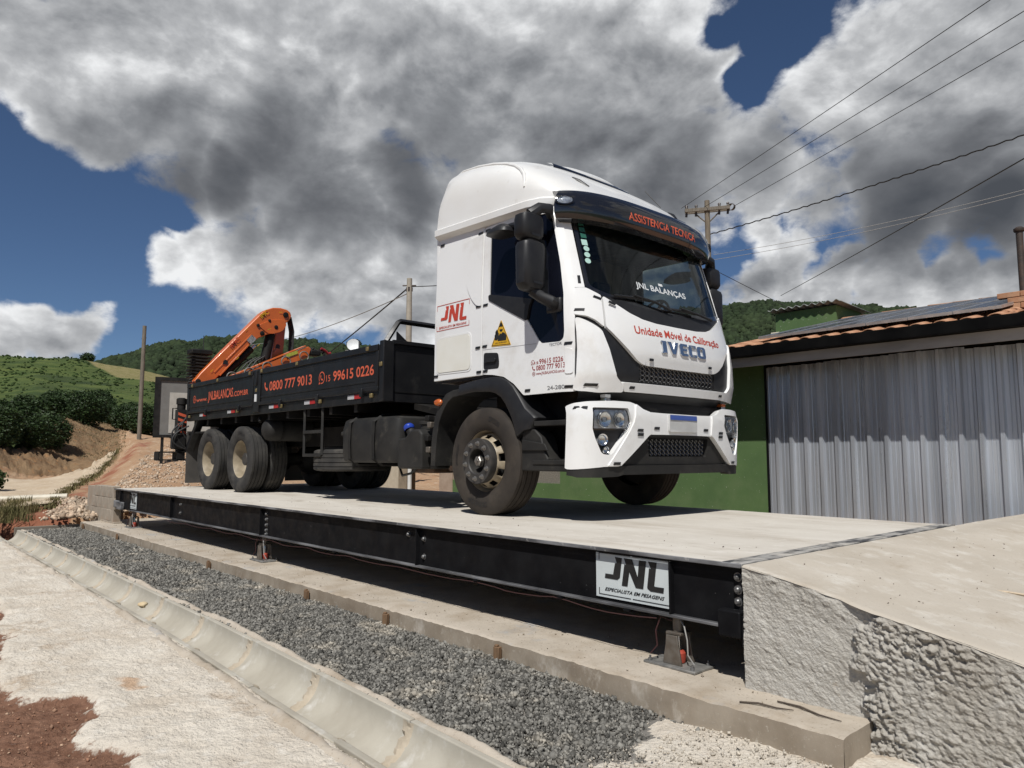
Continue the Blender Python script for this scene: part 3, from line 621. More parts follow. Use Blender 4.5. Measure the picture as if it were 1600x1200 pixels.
def crust_material():
    m = mat('lime_crust', (.66, .60, .51), .95, spec=.2, col2=(.56, .49, .40), scale=2.6, detail=9, bump=(42, 1.0, .022), wear=((.38, .285, .195), 1.5, .58, .72), dust=((.70, .65, .57), 11, .54, .72), speck=((.42, .35, .27), 75, .64, .74))
    t = m.node_tree; b = t.nodes['Principled BSDF']; src = b.inputs['Base Color'].links[0].from_socket
    vc = t.nodes.new('ShaderNodeVertexColor'); vc.layer_name = 'red'; tcn = t.nodes.new('ShaderNodeTexCoord')
    n = t.nodes.new('ShaderNodeTexNoise'); n.inputs['Scale'].default_value = 14; n.inputs['Detail'].default_value = 9; n.inputs['Roughness'].default_value = .7; t.links.new(tcn.outputs['Object'], n.inputs['Vector'])
    rp = t.nodes.new('ShaderNodeValToRGB'); t.links.new(n.outputs['Fac'], rp.inputs[0]); rp.color_ramp.elements[0].position = .35; rp.color_ramp.elements[0].color = (.125, .060, .036, 1); rp.color_ramp.elements[1].position = .66; rp.color_ramp.elements[1].color = (.245, .135, .088, 1)
    mx = t.nodes.new('ShaderNodeMix'); mx.data_type = 'RGBA'; ma = t.nodes.new('ShaderNodeMath'); ma.operation = 'MULTIPLY_ADD'; t.links.new(n.outputs['Fac'], ma.inputs[0]); ma.inputs[1].default_value = 2.2; ma.inputs[2].default_value = -1.1; mb2 = t.nodes.new('ShaderNodeMath'); mb2.operation = 'ADD'; t.links.new(ma.outputs[0], mb2.inputs[0]); sr_ = t.nodes.new('ShaderNodeSeparateColor'); t.links.new(vc.outputs[0], sr_.inputs[0]); t.links.new(sr_.outputs[0], mb2.inputs[1]); mr3 = t.nodes.new('ShaderNodeMapRange'); t.links.new(mb2.outputs[0], mr3.inputs[0]); mr3.inputs[1].default_value = .35; mr3.inputs[2].default_value = .62; t.links.new(mr3.outputs[0], mx.inputs[0]); sg = t.nodes.new('ShaderNodeSeparateColor'); t.links.new(vc.outputs[0], sg.inputs[0]); ms3 = t.nodes.new('ShaderNodeMix'); ms3.data_type = 'RGBA'; t.links.new(sg.outputs[1], ms3.inputs[0]); t.links.new(src, ms3.inputs[6]); ms3.inputs[7].default_value = (.47, .30, .18, 1); src = ms3.outputs[2]; t.links.new(src, mx.inputs[6]); t.links.new(rp.outputs[0], mx.inputs[7]); t.links.new(mx.outputs[2], b.inputs['Base Color'])
    return m
xs = np.concatenate([np.arange(-15.6, -8, .06), np.arange(-8, -5.4, .028), np.arange(-5.4, -1.2, .0125), np.arange(-1.2, 4.05, .08)])
ys = np.concatenate([np.arange(-3.5, .3, .08), np.arange(.3, 1.83, .0125)])
near_mesh('dirt_ground', xs, ys, crust_material())
# ground on the gravel side, with the pale spill at its near end
def gravel_z(x, y): return -.722 + .012*fbm(x*1.2, y*1.2, oct=3, seed=51) - .03*sm(x, -3.2, -2.2)
xs = np.arange(-15.4, 1.6, .03); ys = np.arange(1.96, 3.48, .02); X, Y = np.meshgrid(xs, ys)
Z = gravel_z(X, Y) - .006 + .006*fbm(X*14, Y*14, oct=3, seed=52); Z = Z + .026*sm(X+.20*fbm(X*2.2, Y*2.2, oct=4, seed=53)+.10*(Y-2.6), -2.3, -2.0) + .010*sm(X, -2.3, -2.0)*np.abs(fbm(X*18, Y*18, oct=3, seed=54)); Z = np.where(Y < chan_y(X)+.20, -.95, Z)
M_bedsoil = mat('gravel_bed_soil', (.155, .145, .13), .95, col2=(.22, .20, .175), scale=3, detail=8, bump=(60, .8, .008))
tag(nump('gravel_bed', np.stack([X, Y, Z], -1).reshape(-1, 3), gridfaces(*X.shape), M_bedsoil, smooth=True), kind='structure')
gb = bpy.data.objects['gravel_bed']; gb.data.materials.append(MATS['lime_crust']); fx = X[:-1, :-1]; fy = Y[:-1, :-1]; gb.data.polygons.foreach_set('material_index', (fx + .20*fbm(fx*2.2, fy*2.2, oct=4, seed=53) + .10*(fy-2.6) > -2.15).astype(np.int32).ravel())
r = np.random.default_rng(61); n = 95000
x = np.concatenate([-1.5-6.0*r.random(int(n*.62))**1.15, r.uniform(-15.2, -7.0, n-int(n*.62))]); yl_ = chan_y(x)+.205; y = yl_+(3.12-yl_)*r.random(len(x))
spill = sm(x+.20*fbm(x*2.2, y*2.2, oct=4, seed=53)+.10*(y-2.6), -2.30, -2.08); keep = r.random(len(x)) > spill*.965; x, y = x[keep], y[keep]
S = np.clip(r.lognormal(-4.92, .40, len(x)), .004, .020)*np.where(x < -7, 1.2, 1.0)
scatter_lumps('gravel_stones', np.stack([x, y, gravel_z(x, y)+S*.35+r.uniform(-.003, .006, len(x))], -1), S, 1, M_stone, jit=.38, seed=10, cube=True, label='grey crushed stone filling the strip between drain and concrete footing')
# pale crumbs: spill at the end of the gravel, and loose on the crust
x = r.uniform(-2.6, -1.1, 7000); y = chan_y(x)+.205+(3.115-chan_y(x)-.205)*r.random(7000); k = r.random(7000) < (.04+.9*sm(x+.20*fbm(x*2.2, y*2.2, oct=4, seed=53)+.10*(y-2.6), -2.35, -2.05)); x, y = x[k], y[k]; S = np.clip(r.gamma(1.2, .0020, len(x)), .0012, .012)
scatter_lumps('mortar_spill', np.stack([x, y, gravel_z(x, y)+S*.3+.028*sm(x, -2.3, -2.0)], -1), S, 1, M_lime, jit=.35, seed=11, cube=True, label='pale mortar crumbs spilt over the near end of the gravel')
x = r.uniform(-9, -2.2, 9500); y = chan_y(x)-.255-1.45*r.random(9500)**.9; S = np.clip(r.gamma(1.1, .0018, 9500)+.0012, .0012, .013); red = crust_red(x, y)
zz = GZ+.012+.018*fbm(x*1.3, y*1.3, oct=3, seed=41)+.0075*fbm(x*9, y*9, oct=4, seed=42, gain=.6)+(1-red)*.026-red*.012+.03*sm(1.45-y, .4, 1.6)*fbm(x*.6, y*.6, oct=2, seed=46)
k = red < .5
scatter_lumps('lime_crumb_scatter', np.stack([x, y, zz+S*.3], -1)[k], S[k], 1, M_lime, jit=.3, seed=12, label='loose pale crumbs lying on the lime crust')
M_redst = mat('red_soil_clods', (.24, .115, .065), .95, col2=(.40, .28, .19), scale=9, island=.4)
scatter_lumps('red_soil_clods_scatter', np.stack([x, y, zz+S*.3], -1)[~k], S[~k]*.9, 1, M_redst, jit=.3, seed=13, label='small clods and stones lying on the bare red soil')

# half-round drain of precast pieces
def half_pipe(L_):
    mb = MB(); prof = []
    ro, ri = .215, .178
    for k in range(19): a = math.pi + math.pi*k/18; prof.append((ri*math.cos(a), ri*math.sin(a)))
    for k in range(19): a = 2*math.pi - math.pi*k/18; prof.append((ro*math.cos(a), ro*math.sin(a)))
    mb.prism(prof, lambda u, v, t: (t, u, v), .004, L_-.004); return mb
dr = thing('drain_channel', 'long half-round concrete drain of precast pieces between pale crust and gravel', 'drain channel', (-15.0, 1.915, -.695))
pc = None
for i in range(14):
    if pc is None: pc = half_pipe(1.0).build('channel_piece', M_chan, dr, True, bevel=.006, angle=50); q = pc
    else: q = again(pc)
    xa = -15.0+i; q.location = (i*1.0+random.uniform(-.004, .004), float(chan_y(xa))-1.915+random.uniform(-.004, .004), random.uniform(-.006, .006)); q.rotation_euler = (random.uniform(-.02, .02), 0, math.atan(float(chan_y(xa+1)-chan_y(xa))))
jt = None
def joint():
    mb = MB(); rows = []
    for k in range(25):
        a = math.pi+math.pi*k/24; row = []
        for t, rr_ in ((-.05, .179), (-.028, .170), (0, .165), (.028, .170), (.05, .179)):
            e = .004*math.sin(k*1.7+t*60)+.003*math.sin(k*3.1); row.append((t+e*2, (rr_+e)*math.cos(a), (rr_+e)*math.sin(a)))
        rows.append(row)
    mb.grid(rows); return mb
for i in range(1, 14):
    if jt is None: jt = joint().build('mortar_joint', M_mortar, dr, True, clean=False); q = jt
    else: q = again(jt)
    q.location = (i*1.0+random.uniform(-.01, .01), float(chan_y(-15.0+i))-1.915, -.002)
# mortar haunch along both lips of the drain, ragged
def haunch(y0, y1, seed):
    xs = np.arange(-15.0, -.9, .035); ys = np.linspace(y0, y1, 8); X, Y = np.meshgrid(xs, ys); t = (Y-y0)/(y1-y0)
    w = fbm(X*3, Y*3, oct=4, seed=seed)
    Z = -.712 + .030*np.sin(np.pi*np.clip(t, 0, 1))*(.8+.6*w) - .02*(np.abs(t-.5)*2)**4 + .006*fbm(X*22, Y*22, oct=2, seed=seed+1)
    Y = Y + .02*fbm(X*2.2, X*0+seed, oct=3, seed=seed+2) + chan_y(X)-1.915
    return X, Y, Z
for nm, (a, b_), sd in (('near_haunch', (1.615, 1.705), 71), ('gravel_haunch', (2.125, 2.205), 75)):
    X, Y, Z = haunch(a, b_, sd); o = nump('mortar_haunch', np.stack([X, Y, Z], -1).reshape(-1, 3), gridfaces(*X.shape), M_conc, smooth=True); o.parent = dr; o.location = (15.0, -1.915, .695)
st_ = MB(); V, F = ico(2)
o = thing('yellow_stone', 'pale yellow chipped stone lying on the lip of the drain', 'stone', (-6.55, 1.85, -.655))
nump('stone_body', V*np.array([.055, .035, .022])*(1+.15*RNG.normal(size=(len(V), 1))), F, mat('yellow_stone_face', (.58, .47, .30), .8, col2=(.5, .38, .22), scale=12), o)

# ------------------------------------------------------------------ concrete footing strip, stakes, end board
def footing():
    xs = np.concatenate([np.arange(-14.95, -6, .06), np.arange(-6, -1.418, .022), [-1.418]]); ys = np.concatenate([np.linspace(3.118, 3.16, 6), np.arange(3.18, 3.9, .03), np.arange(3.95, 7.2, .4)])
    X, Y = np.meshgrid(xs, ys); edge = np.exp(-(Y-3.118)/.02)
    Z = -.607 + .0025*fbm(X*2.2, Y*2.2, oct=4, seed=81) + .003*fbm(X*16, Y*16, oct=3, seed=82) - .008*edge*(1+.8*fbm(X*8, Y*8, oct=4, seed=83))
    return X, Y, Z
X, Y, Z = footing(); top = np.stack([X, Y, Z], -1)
zs = np.linspace(0, 1, 9)
Xf = X[0][None].repeat(9, 0); Zf = Z[0][None]*(1-zs[:, None]) + (-.86)*zs[:, None]
Yf = 3.118 - .004*np.sin(zs[:, None]*3) + .006*fbm(Xf*3, Zf*8, oct=4, seed=84)*np.minimum(1, zs[:, None]*6)
fr_ = np.stack([Xf, Yf, Zf], -1)
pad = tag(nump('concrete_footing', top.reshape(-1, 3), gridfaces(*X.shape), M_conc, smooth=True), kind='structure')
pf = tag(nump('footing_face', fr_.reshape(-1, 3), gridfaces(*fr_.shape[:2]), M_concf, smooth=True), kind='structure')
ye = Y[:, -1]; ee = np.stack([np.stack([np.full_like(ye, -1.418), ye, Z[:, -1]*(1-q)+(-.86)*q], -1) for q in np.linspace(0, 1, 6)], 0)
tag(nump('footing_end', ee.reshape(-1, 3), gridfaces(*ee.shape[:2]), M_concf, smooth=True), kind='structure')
spots = [(-14.6, 'weathered timber stake at the far corner of the gravel, darkest of the row'), (-12.4, 'small brown stake by the footing, second from the block wall'), (-8.55, 'brown timber stake beside the footing opposite the middle load cell stand'), (-6.15, 'brown timber stake midway along the footing, third from the near end'), (-4.85, 'split brown stake by the footing beside a pale patch of gravel'), (-3.56, 'split brown stake leaning on the footing, nearest of the row')]
for x, lb in spots:
    t_ = thing('timber_stake', lb, 'stake', (x, 3.085, -.74), random.uniform(-.3, .3), 'stakes along the footing')
    mb = MB(); mb.box((-.022, -.016, 0), (.022, .016, .105)); mb.build('stake_body', M_stake, t_, bevel=.003)
    MB().box((-.018, -.012, .105), (.006, .012, .117)).build('splintered_top', M_stake, t_, bevel=.003)
b_ = thing('edge_board', 'grey timber board closing the far end of the gravel strip', 'board', (-15.05, 2.65, -.74))
MB().box((-.03, -.50, -.06), (.03, .47, .085)).build('board_plank', mat('grey_timber', (.25, .215, .17), .9, col2=(.17, .14, .11), scale=9, stretch=(1, .3, 2), bump=(30, .4, .005)), b_, bevel=.004)
MB().box((-.05, .38, -.06), (-.03, .45, .07)).build('peg', M_stake, b_)

# ------------------------------------------------------------------ weighbridge
wb = thing('weighbridge', 'long black steel weighbridge with pale concrete deck carrying the truck', 'weighbridge', (-8.04, 5.05, 0)); WO = Vector((-8.04, 5.05, 0))
x0, x1, y0 = -14.08, -2.05, 3.42
def yfar(x): return np.interp(x, [-14.1, -2.05], [7.25, 6.67])
class WBm(MB):
    def put(s, *a, **k):
        s.v = [(p[0]-WO.x, p[1]-WO.y, p[2]-WO.z) for p in s.v]; return s.build(*a, **k)
xs = np.concatenate([np.arange(x0, -6, .15), np.arange(-6, x1-.10, .03), [x1-.10]]); ty = np.linspace(0, 1, 70); Xd, Td = np.meshgrid(xs, ty); Yd = (y0+.012)*(1-Td)+yfar(Xd)*Td
Zd = -.003 + .0025*fbm(Xd*.8, Yd*1.5, oct=3, seed=91) + .0012*fbm(Xd*6, Yd*12, oct=3, seed=92)
mdk = M_concdeck; t = mdk.node_tree; bb = t.nodes['Principled BSDF']; src = bb.inputs['Base Color'].links[0].from_socket
tcn = t.nodes.new('ShaderNodeTexCoord'); sx_ = t.nodes.new('ShaderNodeSeparateXYZ'); t.links.new(tcn.outputs['Object'], sx_.inputs[0]); n_ = t.nodes.new('ShaderNodeTexNoise'); mp9 = t.nodes.new('ShaderNodeMapping'); mp9.inputs['Scale'].default_value = (.6, 4, 1); t.links.new(tcn.outputs['Object'], mp9.inputs[0]); t.links.new(mp9.outputs[0], n_.inputs['Vector']); n_.inputs['Scale'].default_value = 2.2; n_.inputs['Detail'].default_value = 9; n_.inputs['Roughness'].default_value = .65
acc = None
for yc_, wd in ((-.30, .34), (1.35, .34), (-1.45, .12)):
    a1 = t.nodes.new('ShaderNodeMath'); a1.operation = 'SUBTRACT'; t.links.new(sx_.outputs[1], a1.inputs[0]); a1.inputs[1].default_value = yc_; a2 = t.nodes.new('ShaderNodeMath'); a2.operation = 'ABSOLUTE'; t.links.new(a1.outputs[0], a2.inputs[0]); a3 = t.nodes.new('ShaderNodeMapRange'); a3.interpolation_type = 'SMOOTHSTEP'; t.links.new(a2.outputs[0], a3.inputs[0]); a3.inputs[1].default_value = wd*.3; a3.inputs[2].default_value = wd; a3.inputs[3].default_value = 1; a3.inputs[4].default_value = 0
    if acc is None: acc = a3.outputs[0]
    else:
        a4 = t.nodes.new('ShaderNodeMath'); a4.operation = 'MAXIMUM'; t.links.new(acc, a4.inputs[0]); t.links.new(a3.outputs[0], a4.inputs[1]); acc = a4.outputs[0]
r5 = t.nodes.new('ShaderNodeMapRange'); t.links.new(n_.outputs['Fac'], r5.inputs[0]); r5.inputs[1].default_value = .42; r5.inputs[2].default_value = .70; r5.inputs[4].default_value = .62; a6 = t.nodes.new('ShaderNodeMath'); a6.operation = 'MULTIPLY'; t.links.new(acc, a6.inputs[0]); t.links.new(r5.outputs[0], a6.inputs[1]); mx7 = t.nodes.new('ShaderNodeMix'); mx7.data_type = 'RGBA'; t.links.new(a6.outputs[0], mx7.inputs[0]); t.links.new(src, mx7.inputs[6]); mx7.inputs[7].default_value = (.36, .305, .24, 1); t.links.new(mx7.outputs[2], bb.inputs['Base Color'])   # faint wheel tracks
o = nump('deck_slab', (np.stack([Xd, Yd, Zd], -1)-np.array(WO)).reshape(-1, 3), gridfaces(*Xd.shape), M_concdeck, wb, smooth=True)
def deckbox(lo, hi): m = WBm(); m.box(lo, hi); return m
deckbox((x0, y0+.13, -.12), (x1-.02, 6.6, -.012)).put('slab_body', M_conc, wb)
deckbox((x0, y0, -.022), (x1, y0+.011, .001)).put('deck_edge_angle', M_steelw, wb, bevel=.003)
mb = WBm(); mb.add([(x1-.115, y0+.012, .0015), (x1, y0+.012, .0015), (x1, 6.67, .0015), (x1-.115, 6.67, .0015), (x1-.115, y0+.012, -.02), (x1, y0+.012, -.02), (x1, 6.67, -.02), (x1-.115, 6.67, -.02)], [(0,1,2,3),(7,6,5,4),(0,4,5,1),(1,5,6,2),(2,6,7,3),(3,7,4,0)])
mb.put('end_angle', mat('worn_end_steel', (.05, .05, .053), .6, col2=(.36, .345, .32), scale=7, detail=9, contrast=(.44, .58), stretch=(2.5, .5, 1), dust=((.47, .44, .39), 4, .5, .65)), wb, bevel=.003)
M_flange = mat('flange_edge_steel', (.05, .05, .053), .5, col2=(.17, .17, .175), scale=8, detail=8, contrast=(.42, .62), stretch=(.2, 1, 1), dust=((.33, .32, .30), 40, .64, .72))
deckbox((x0+.9, y0+.034, -.036), (x1-.01, y0+.12, -.0225)).put('top_flange', M_steel, wb, bevel=.002)
deckbox((x0+.9, y0+.01, -.338), (x1-.06, y0+.12, -.322)).put('bottom_flange', M_flange, wb, bevel=.003)
STF = [-12.25, -11.10, -8.01, -4.97, -2.50]
ends = [x0+.9] + [-11.10, -8.01, -4.97, -2.50] + [x1-.01]
for a, b2 in zip(ends[:-1], ends[1:]):
    deckbox((a+.006, y0+.048, -.322), (b2-.006, y0+.060, -.036)).put('web_plate', M_steel, wb)
for s in ends[1:-1]:
    deckbox((s-.006, y0+.010, -.322), (s+.006, y0+.07, -.036)).put('stiffener', M_steel, wb, bevel=.002)
bolt = MB().lathe([(0, .022), (.010, .021), (.016, .014), (.017, 0), (.024, 0), (.024, -.004)], Matrix.Rotation(rad(90), 4, 'X'), 14)
b0 = bolt.build('bolt_head', M_bolt, wb, True)
bl = [(-7.90, z) for z in (-.085, -.145, -.205, -.262, -.305)] + [(-10.75, -.12), (-10.75, -.235), (-12.9, -.09), (-12.9, -.2), (-4.90, -.11), (-4.90, -.25)] + [(x1-.045, z) for z in (-.075, -.14, -.20)] + [(-5.12, -.09)]
for i, (bx, bz) in enumerate(bl):
    q = b0 if i == 0 else again(b0); q.location = Vector((bx, y0+.047, bz))-WO
# end stops
for xe, s in ((x1-.06, 1),):
    deckbox((xe-.075, y0-.012, -.375), (xe+.055, y0+.09, -.24)).put('end_stop', M_steel, wb, bevel=.008)
    deckbox((xe+.055, y0+.0, -.41), (xe+.085, y0+.08, -.26)).put('stop_plate', M_steel, wb, bevel=.004)
# cross beams and far beam
for xb in np.arange(-13.2, -2.2, 1.35): deckbox((xb-.04, y0+.13, -.30), (xb+.04, 6.5, -.13)).put('cross_beam', M_steel, wb)
deckbox((x0+.3, 6.45, -.33), (x1-.05, 6.55, -.121)).put('far_beam', M_steel, wb)
# sign boards
def sign(xa, xb, za, zb):
    yb = y0+.040; pl_ = deckbox((xa, yb, za), (xb, yb+.004, zb)); s = pl_.put('sign_board', M_board, wb, bevel=.0015)
    fn = lambda u, v: (xa+(xb-xa)*u-WO.x, yb-.0025-WO.y, za+(zb-za)*v)
    logo(fn, .13, .92, .26, .90, M_blackp, s)
    lettering('ESPECIALISTA EM PESAGENS', fn, .13, .91, .155, .225, M_blackp, s, True, .25)
    flat([[(.045, .80), (.055, .80), (.055, .955), (.045, .955)], [(.055, .94), (.49, .94), (.49, .955), (.055, .955)], [(.515, .94), (.99, .94), (.99, .955), (.515, .955)],
          [(.045, .06), (.055, .06), (.055, .20), (.045, .20)], [(.055, .06), (.49, .06), (.49, .075), (.055, .075)], [(.515, .06), (.99, .06), (.99, .075), (.515, .075)]], fn, M_blackp, s, 'corner_line')
    return s
sign(-3.066, -2.512, -.302, -.024); sign(-13.42, -12.86, -.302, -.026)
# stub end with coupling at the far end
deckbox((x0, y0+.03, -.335), (x0+.88, y0+.09, -.022)).put('end_web', M_steel, wb)
deckbox((x0+.05, y0-.01, -.32), (x0+.32, y0+.03, -.20)).put('end_stop', M_steelw, wb, bevel=.01)
deckbox((x0+.30, y0-.03, -.34), (x0+.58, y0+.03, -.215)).put('end_stop', M_steelw, wb, bevel=.01)
deckbox((x0+.36, y0-.0, -.20), (x0+.40, y0+.04, -.03)).put('stiffener', M_steel, wb)

# load cell stands
def load_cell(loc, label):
    t_ = thing('load_cell_stand', label, 'load cell stand', loc, 0, 'load cell stands under the weighbridge beam')
    MB().box((-.17, -.10, 0), (.17, .10, .014)).build('base_plate', M_plate, t_, bevel=.003)
    for sx in (-1, 1):
        mb = MB(); pl_ = [(-.062, .014), (.062, .014), (.040, .13), (.036, .17), (-.036, .17), (-.040, .13)]
        mb.prism(pl_, lambda u, v, t, sx=sx: (u*1.0, sx*.058+t, v), -.007, .007); mb.build('side_cheek', M_cell, t_, bevel=.003)
    MB().prism([(-.05, .02), (.05, .02), (.032, .165), (-.032, .165), ], lambda u, v, t: (-.060+t, u*.8, v), -.005, .005).build('back_cheek', M_cell, t_)
    MB().box((-.05, -.05, .170), (.05, .05, .185)).build('cap_plate', M_cell, t_, bevel=.003)
    MB().lathe([(.030, .186), (.030, .255), (.036, .262), (.036, .27)], None, 18).build('loading_post', M_cell, t_, True)
    MB().lathe([(.030, .014), (.036, .02), (.040, .045), (.040, .070), (.030, .080), (.020, .085)], None, 18).build('rubber_boot', M_cellred, t_, True)
    MB().lathe([(.016, .072), (.016, .125), (.012, .165)], None, 18).build('cell_barrel', M_chrome, t_, True)
    for sx in (-1, 1):
        for sy in (-1, 1):
            MB().lathe([(.012, .014), (.012, .026), (.006, .027), (.006, .04)], Matrix.Translation((sx*.14, sy*.075, 0)), 8).build('anchor_bolt', M_bolt, t_)
    MB().tube([(.03, -.02, .25), (.075, -.05, .23), (.10, -.06, .16), (.095, -.05, .08), (.12, -.03, .03)], .004, 6).build('signal_cable', M_greywire, t_, True)
    MB().tube([(-.03, -.02, .24), (-.08, -.05, .26), (-.11, -.06, .18), (-.10, -.06, .1), (-.14, -.07, .05)], .0045, 6).build('signal_cable', M_redwire, t_, True)
    return t_
load_cell((-2.50, 3.505, -.607), 'steel load cell stand with red boot under the large sign board, nearest one')
load_cell((-8.02, 3.505, -.607), 'steel load cell stand with red boot under the bolted beam joint midway')
load_cell((-13.1, 3.505, -.607), 'small looking load cell stand below the far sign board, by the block wall')
# sagging cable under the beam
mb = MB(); pts = []
for i in range(90):
    x = -13.0+i*(10.4/89); pts.append((x, 3.435+.01*math.sin(i), -.352-.022*abs(math.sin(i*.42))-.006*random.random()))
cb = thing('beam_cable', 'thin dark red cable sagging along the underside of the weighbridge beam', 'cable', (-8, 3.43, -.35)); mb.v = []
MB().tube([(p[0]+8, p[1]-3.43, p[2]+.35) for p in pts], .0032, 5).build('cable_run', M_redwire, cb, True)
for x in (-3.35, -2.80, -4.2, -6.3): MB().box((x+8-.02, -.012, .0), (x+8+.02, .03, .012)).build('cable_clip', M_steel, cb)

# ------------------------------------------------------------------ concrete ramp at the near end
RX = [-2.04, -1.73, -1.33, -1.0, 0, 1.5, 3.2]; RZ = [-.004, -.052, -.140, -.205, -.42, -.66, -.80]
M_ramp = mat('ramp_screed', (.475, .425, .355), .9, col2=(.41, .36, .292), scale=2.1, detail=9, bump=(60, .45, .005), stretch=(1, .7, 1), dust=((.54, .50, .435), 6, .52, .7), wear=((.345, .285, .215), 2.6, .56, .74), speck=((.29, .24, .18), 70, .60, .72))
M_render = mat('smooth_render', (.47, .445, .40), .92, col2=(.41, .385, .34), scale=5, bump=(90, 1.0, .010), dust=((.52, .50, .455), 20, .55, .7), wear=((.40, .305, .21), 3, .66, .78))
M_rough = mat('rough_render', (.45, .425, .38), .95, spec=.2, col2=(.36, .33, .285), scale=3.2, detail=8, bump=(130, 1.0, .008), dust=((.50, .475, .43), 14, .52, .7), wear=((.34, .27, .195), 2.3, .60, .74), speck=((.27, .245, .21), 60, .58, .72))
def rampz(x, y):
    z = np.interp(x, RX, RZ)
    return z + sm(y, 5.5, 6.8)*.028*sm(x, -2.0, -1.8)*(1-sm(x, -1.0, .5)) + .006*fbm(x*1.5, y*1.5, oct=4, seed=101)*sm(x, -2.03, -1.9) + .0015*fbm(x*14, y*9, oct=3, seed=102)
xs = np.concatenate([np.arange(-2.04, -.5, .018), np.arange(-.5, 3.3, .1)]); ys = np.concatenate([np.linspace(3.30, 4.4, 60), np.arange(4.45, 9.3, .06)])
X, Y = np.meshgrid(xs, ys); Z = rampz(X, Y)
yl = 3.414 - .030*sm(X, -1.56, -1.44) + .006*fbm(X*14, X*0+3, oct=4, seed=103)*sm(X, -2.03, -1.95)                                    # near edge
Y = np.where(ys[:, None] < 4.4, yl + (Y-3.30)/(1.1)*(4.4-yl), Y); Z = Z - .010*np.exp(-((Y-yl)/.012)**2)
wl = sm(Y, 6.72, 6.95); Z = Z - wl*.30*sm(X, -2.1, -1.4)*0 - .012*sm(Y, 7.0, 9)
tag(nump('concrete_ramp', np.stack([X, Y, Z], -1).reshape(-1, 3), gridfaces(*X.shape), M_ramp, smooth=True), kind='structure')
# side face: smooth stippled render, then a proud coat of rough thrown render
xs = np.concatenate([np.arange(-2.04, -.55, .0055), np.arange(-.55, 3.2, .05)]); ts = np.linspace(0, 1, 170); X, T = np.meshgrid(xs, ts)
zt = rampz(X, np.full_like(X, 3.4)); Z = zt - .006 - T*(zt-.006+.90)
Xw = X + .085*fbm(X*4+5, Z*7, oct=5, seed=111, gain=.6)
edge = -1.47 + .05*np.sin(Z*9) + .10*sm(Z, -.35, -.12)
rg = sm(Xw, edge-.02, edge+.03)
topfade = sm(T, 0, .035)
rough = (.021*np.abs(fbm(X*15+Z*6, Z*15-X*3, oct=5, seed=112, gain=.62)) + .013*fbm(X*36+Z*10, Z*42, oct=3, seed=113) + .014*fbm(X*4, Z*4, oct=2, seed=114))
soft = .006*fbm(X*7+Z*3, Z*7, oct=4, seed=115, gain=.6) + .0055*np.abs(fbm(X*24+Z*12, Z*24, oct=4, seed=116, gain=.65)) + .014*sm(.16-T, 0, .12)*np.abs(fbm(X*9, Z*9, oct=4, seed=118)) + .010*fbm(X*2.2, Z*2.2, oct=2, seed=117)
rough = rough*(.45+.75*sm(fbm(X*2.6, Z*2.6, oct=2, seed=119), -.5, .5)) + .006*np.abs(fbm(X*60, Z*60, oct=2, seed=120))
Yf = 3.418 - topfade*((1-rg)*soft + rg*(.030+rough)) - rg*.030*(1-topfade) 
fo = nump('ramp_side_face', np.stack([X, Yf, Z], -1).reshape(-1, 3), gridfaces(*X.shape), M_render, smooth=True); tag(fo, kind='structure'); fo.data.materials.append(M_rough)
cen = ((rg[:-1, :-1]+rg[1:, 1:])/2 > .5).astype(np.int32).ravel(); fo.data.polygons.foreach_set('material_index', cen)
# end wall under the deck end
MB().box((-2.036, 3.432, -.9), (-1.9, 7.2, -.03)).build('ramp_end_wall', M_concf)['kind'] = 'structure'
for i, (x, y, rz, L_) in enumerate([(-1.82, 3.22, .3, .12), (-1.66, 3.30, -.15, .16)]):
    t_ = thing('dry_twig', ('short pale twig lying on the footing at the foot of the ramp', 'dark dry twig lying across the end of the footing')[i], 'twig', (x, y, -.60), rz, 'twigs on the concrete')
    MB().tube([(-L_, 0, 0), (-L_*.3, .012, .004), (L_*.4, -.006, .002), (L_, .01, 0)], [.004, .005, .004, .002], 6).build('twig_stem', M_twig, t_, True)
t_ = thing('broken_reed', 'long thin pale reed lying on the concrete ramp', 'twig', (-1.14, 4.62, -.168), .35, 'twigs on the concrete')
MB().tube([(-.30, 0, .012), (-.05, .01, .0), (.1, -.01, -.012), (.32, .02, -.06)], [.006, .007, .006, .003], 6).build('reed_stem', mat('dry_reed', (.56, .46, .34), .8, col2=(.45, .36, .25), scale=30), t_, True)
r = np.random.default_rng(77); x = r.uniform(-1.95, -.6, 260); y = r.uniform(3.55, 6.3, 260); S = np.clip(r.gamma(1.2, .0018, 260), .001, .010)
scatter_lumps('ramp_crumbs', np.stack([x, y, rampz(x, y)+S*.3], -1), S, 1, mat('brown_crumbs', (.22, .18, .145), .95, col2=(.13, .11, .09), scale=5), jit=.3, seed=14, cube=True, label='small brown crumbs of dirt on the concrete ramp')
x = r.uniform(-13.5, -2.2, 420); y = r.uniform(3.5, 4.6, 420); S = np.clip(r.gamma(1.2, .0012, 420), .0008, .006)
scatter_lumps('deck_crumbs', np.stack([x, y, S*.3], -1), S, 1, MATS['brown_crumbs'], jit=.3, seed=15, cube=True, label='small crumbs of dirt on the weighbridge deck')
x = r.uniform(-14.5, -1.65, 1500); y = 3.14+.6*r.random(1500); S = np.clip(r.gamma(1.2, .0017, 1500), .001, .009)
scatter_lumps('footing_crumbs', np.stack([x, y, -.604+S*.3], -1), S, 1, mat('footing_grit', (.36, .30, .23), .95, col2=(.22, .18, .14), scale=5, island=.4), jit=.3, seed=16, cube=True, label='grit and crumbs lying on the concrete footing')

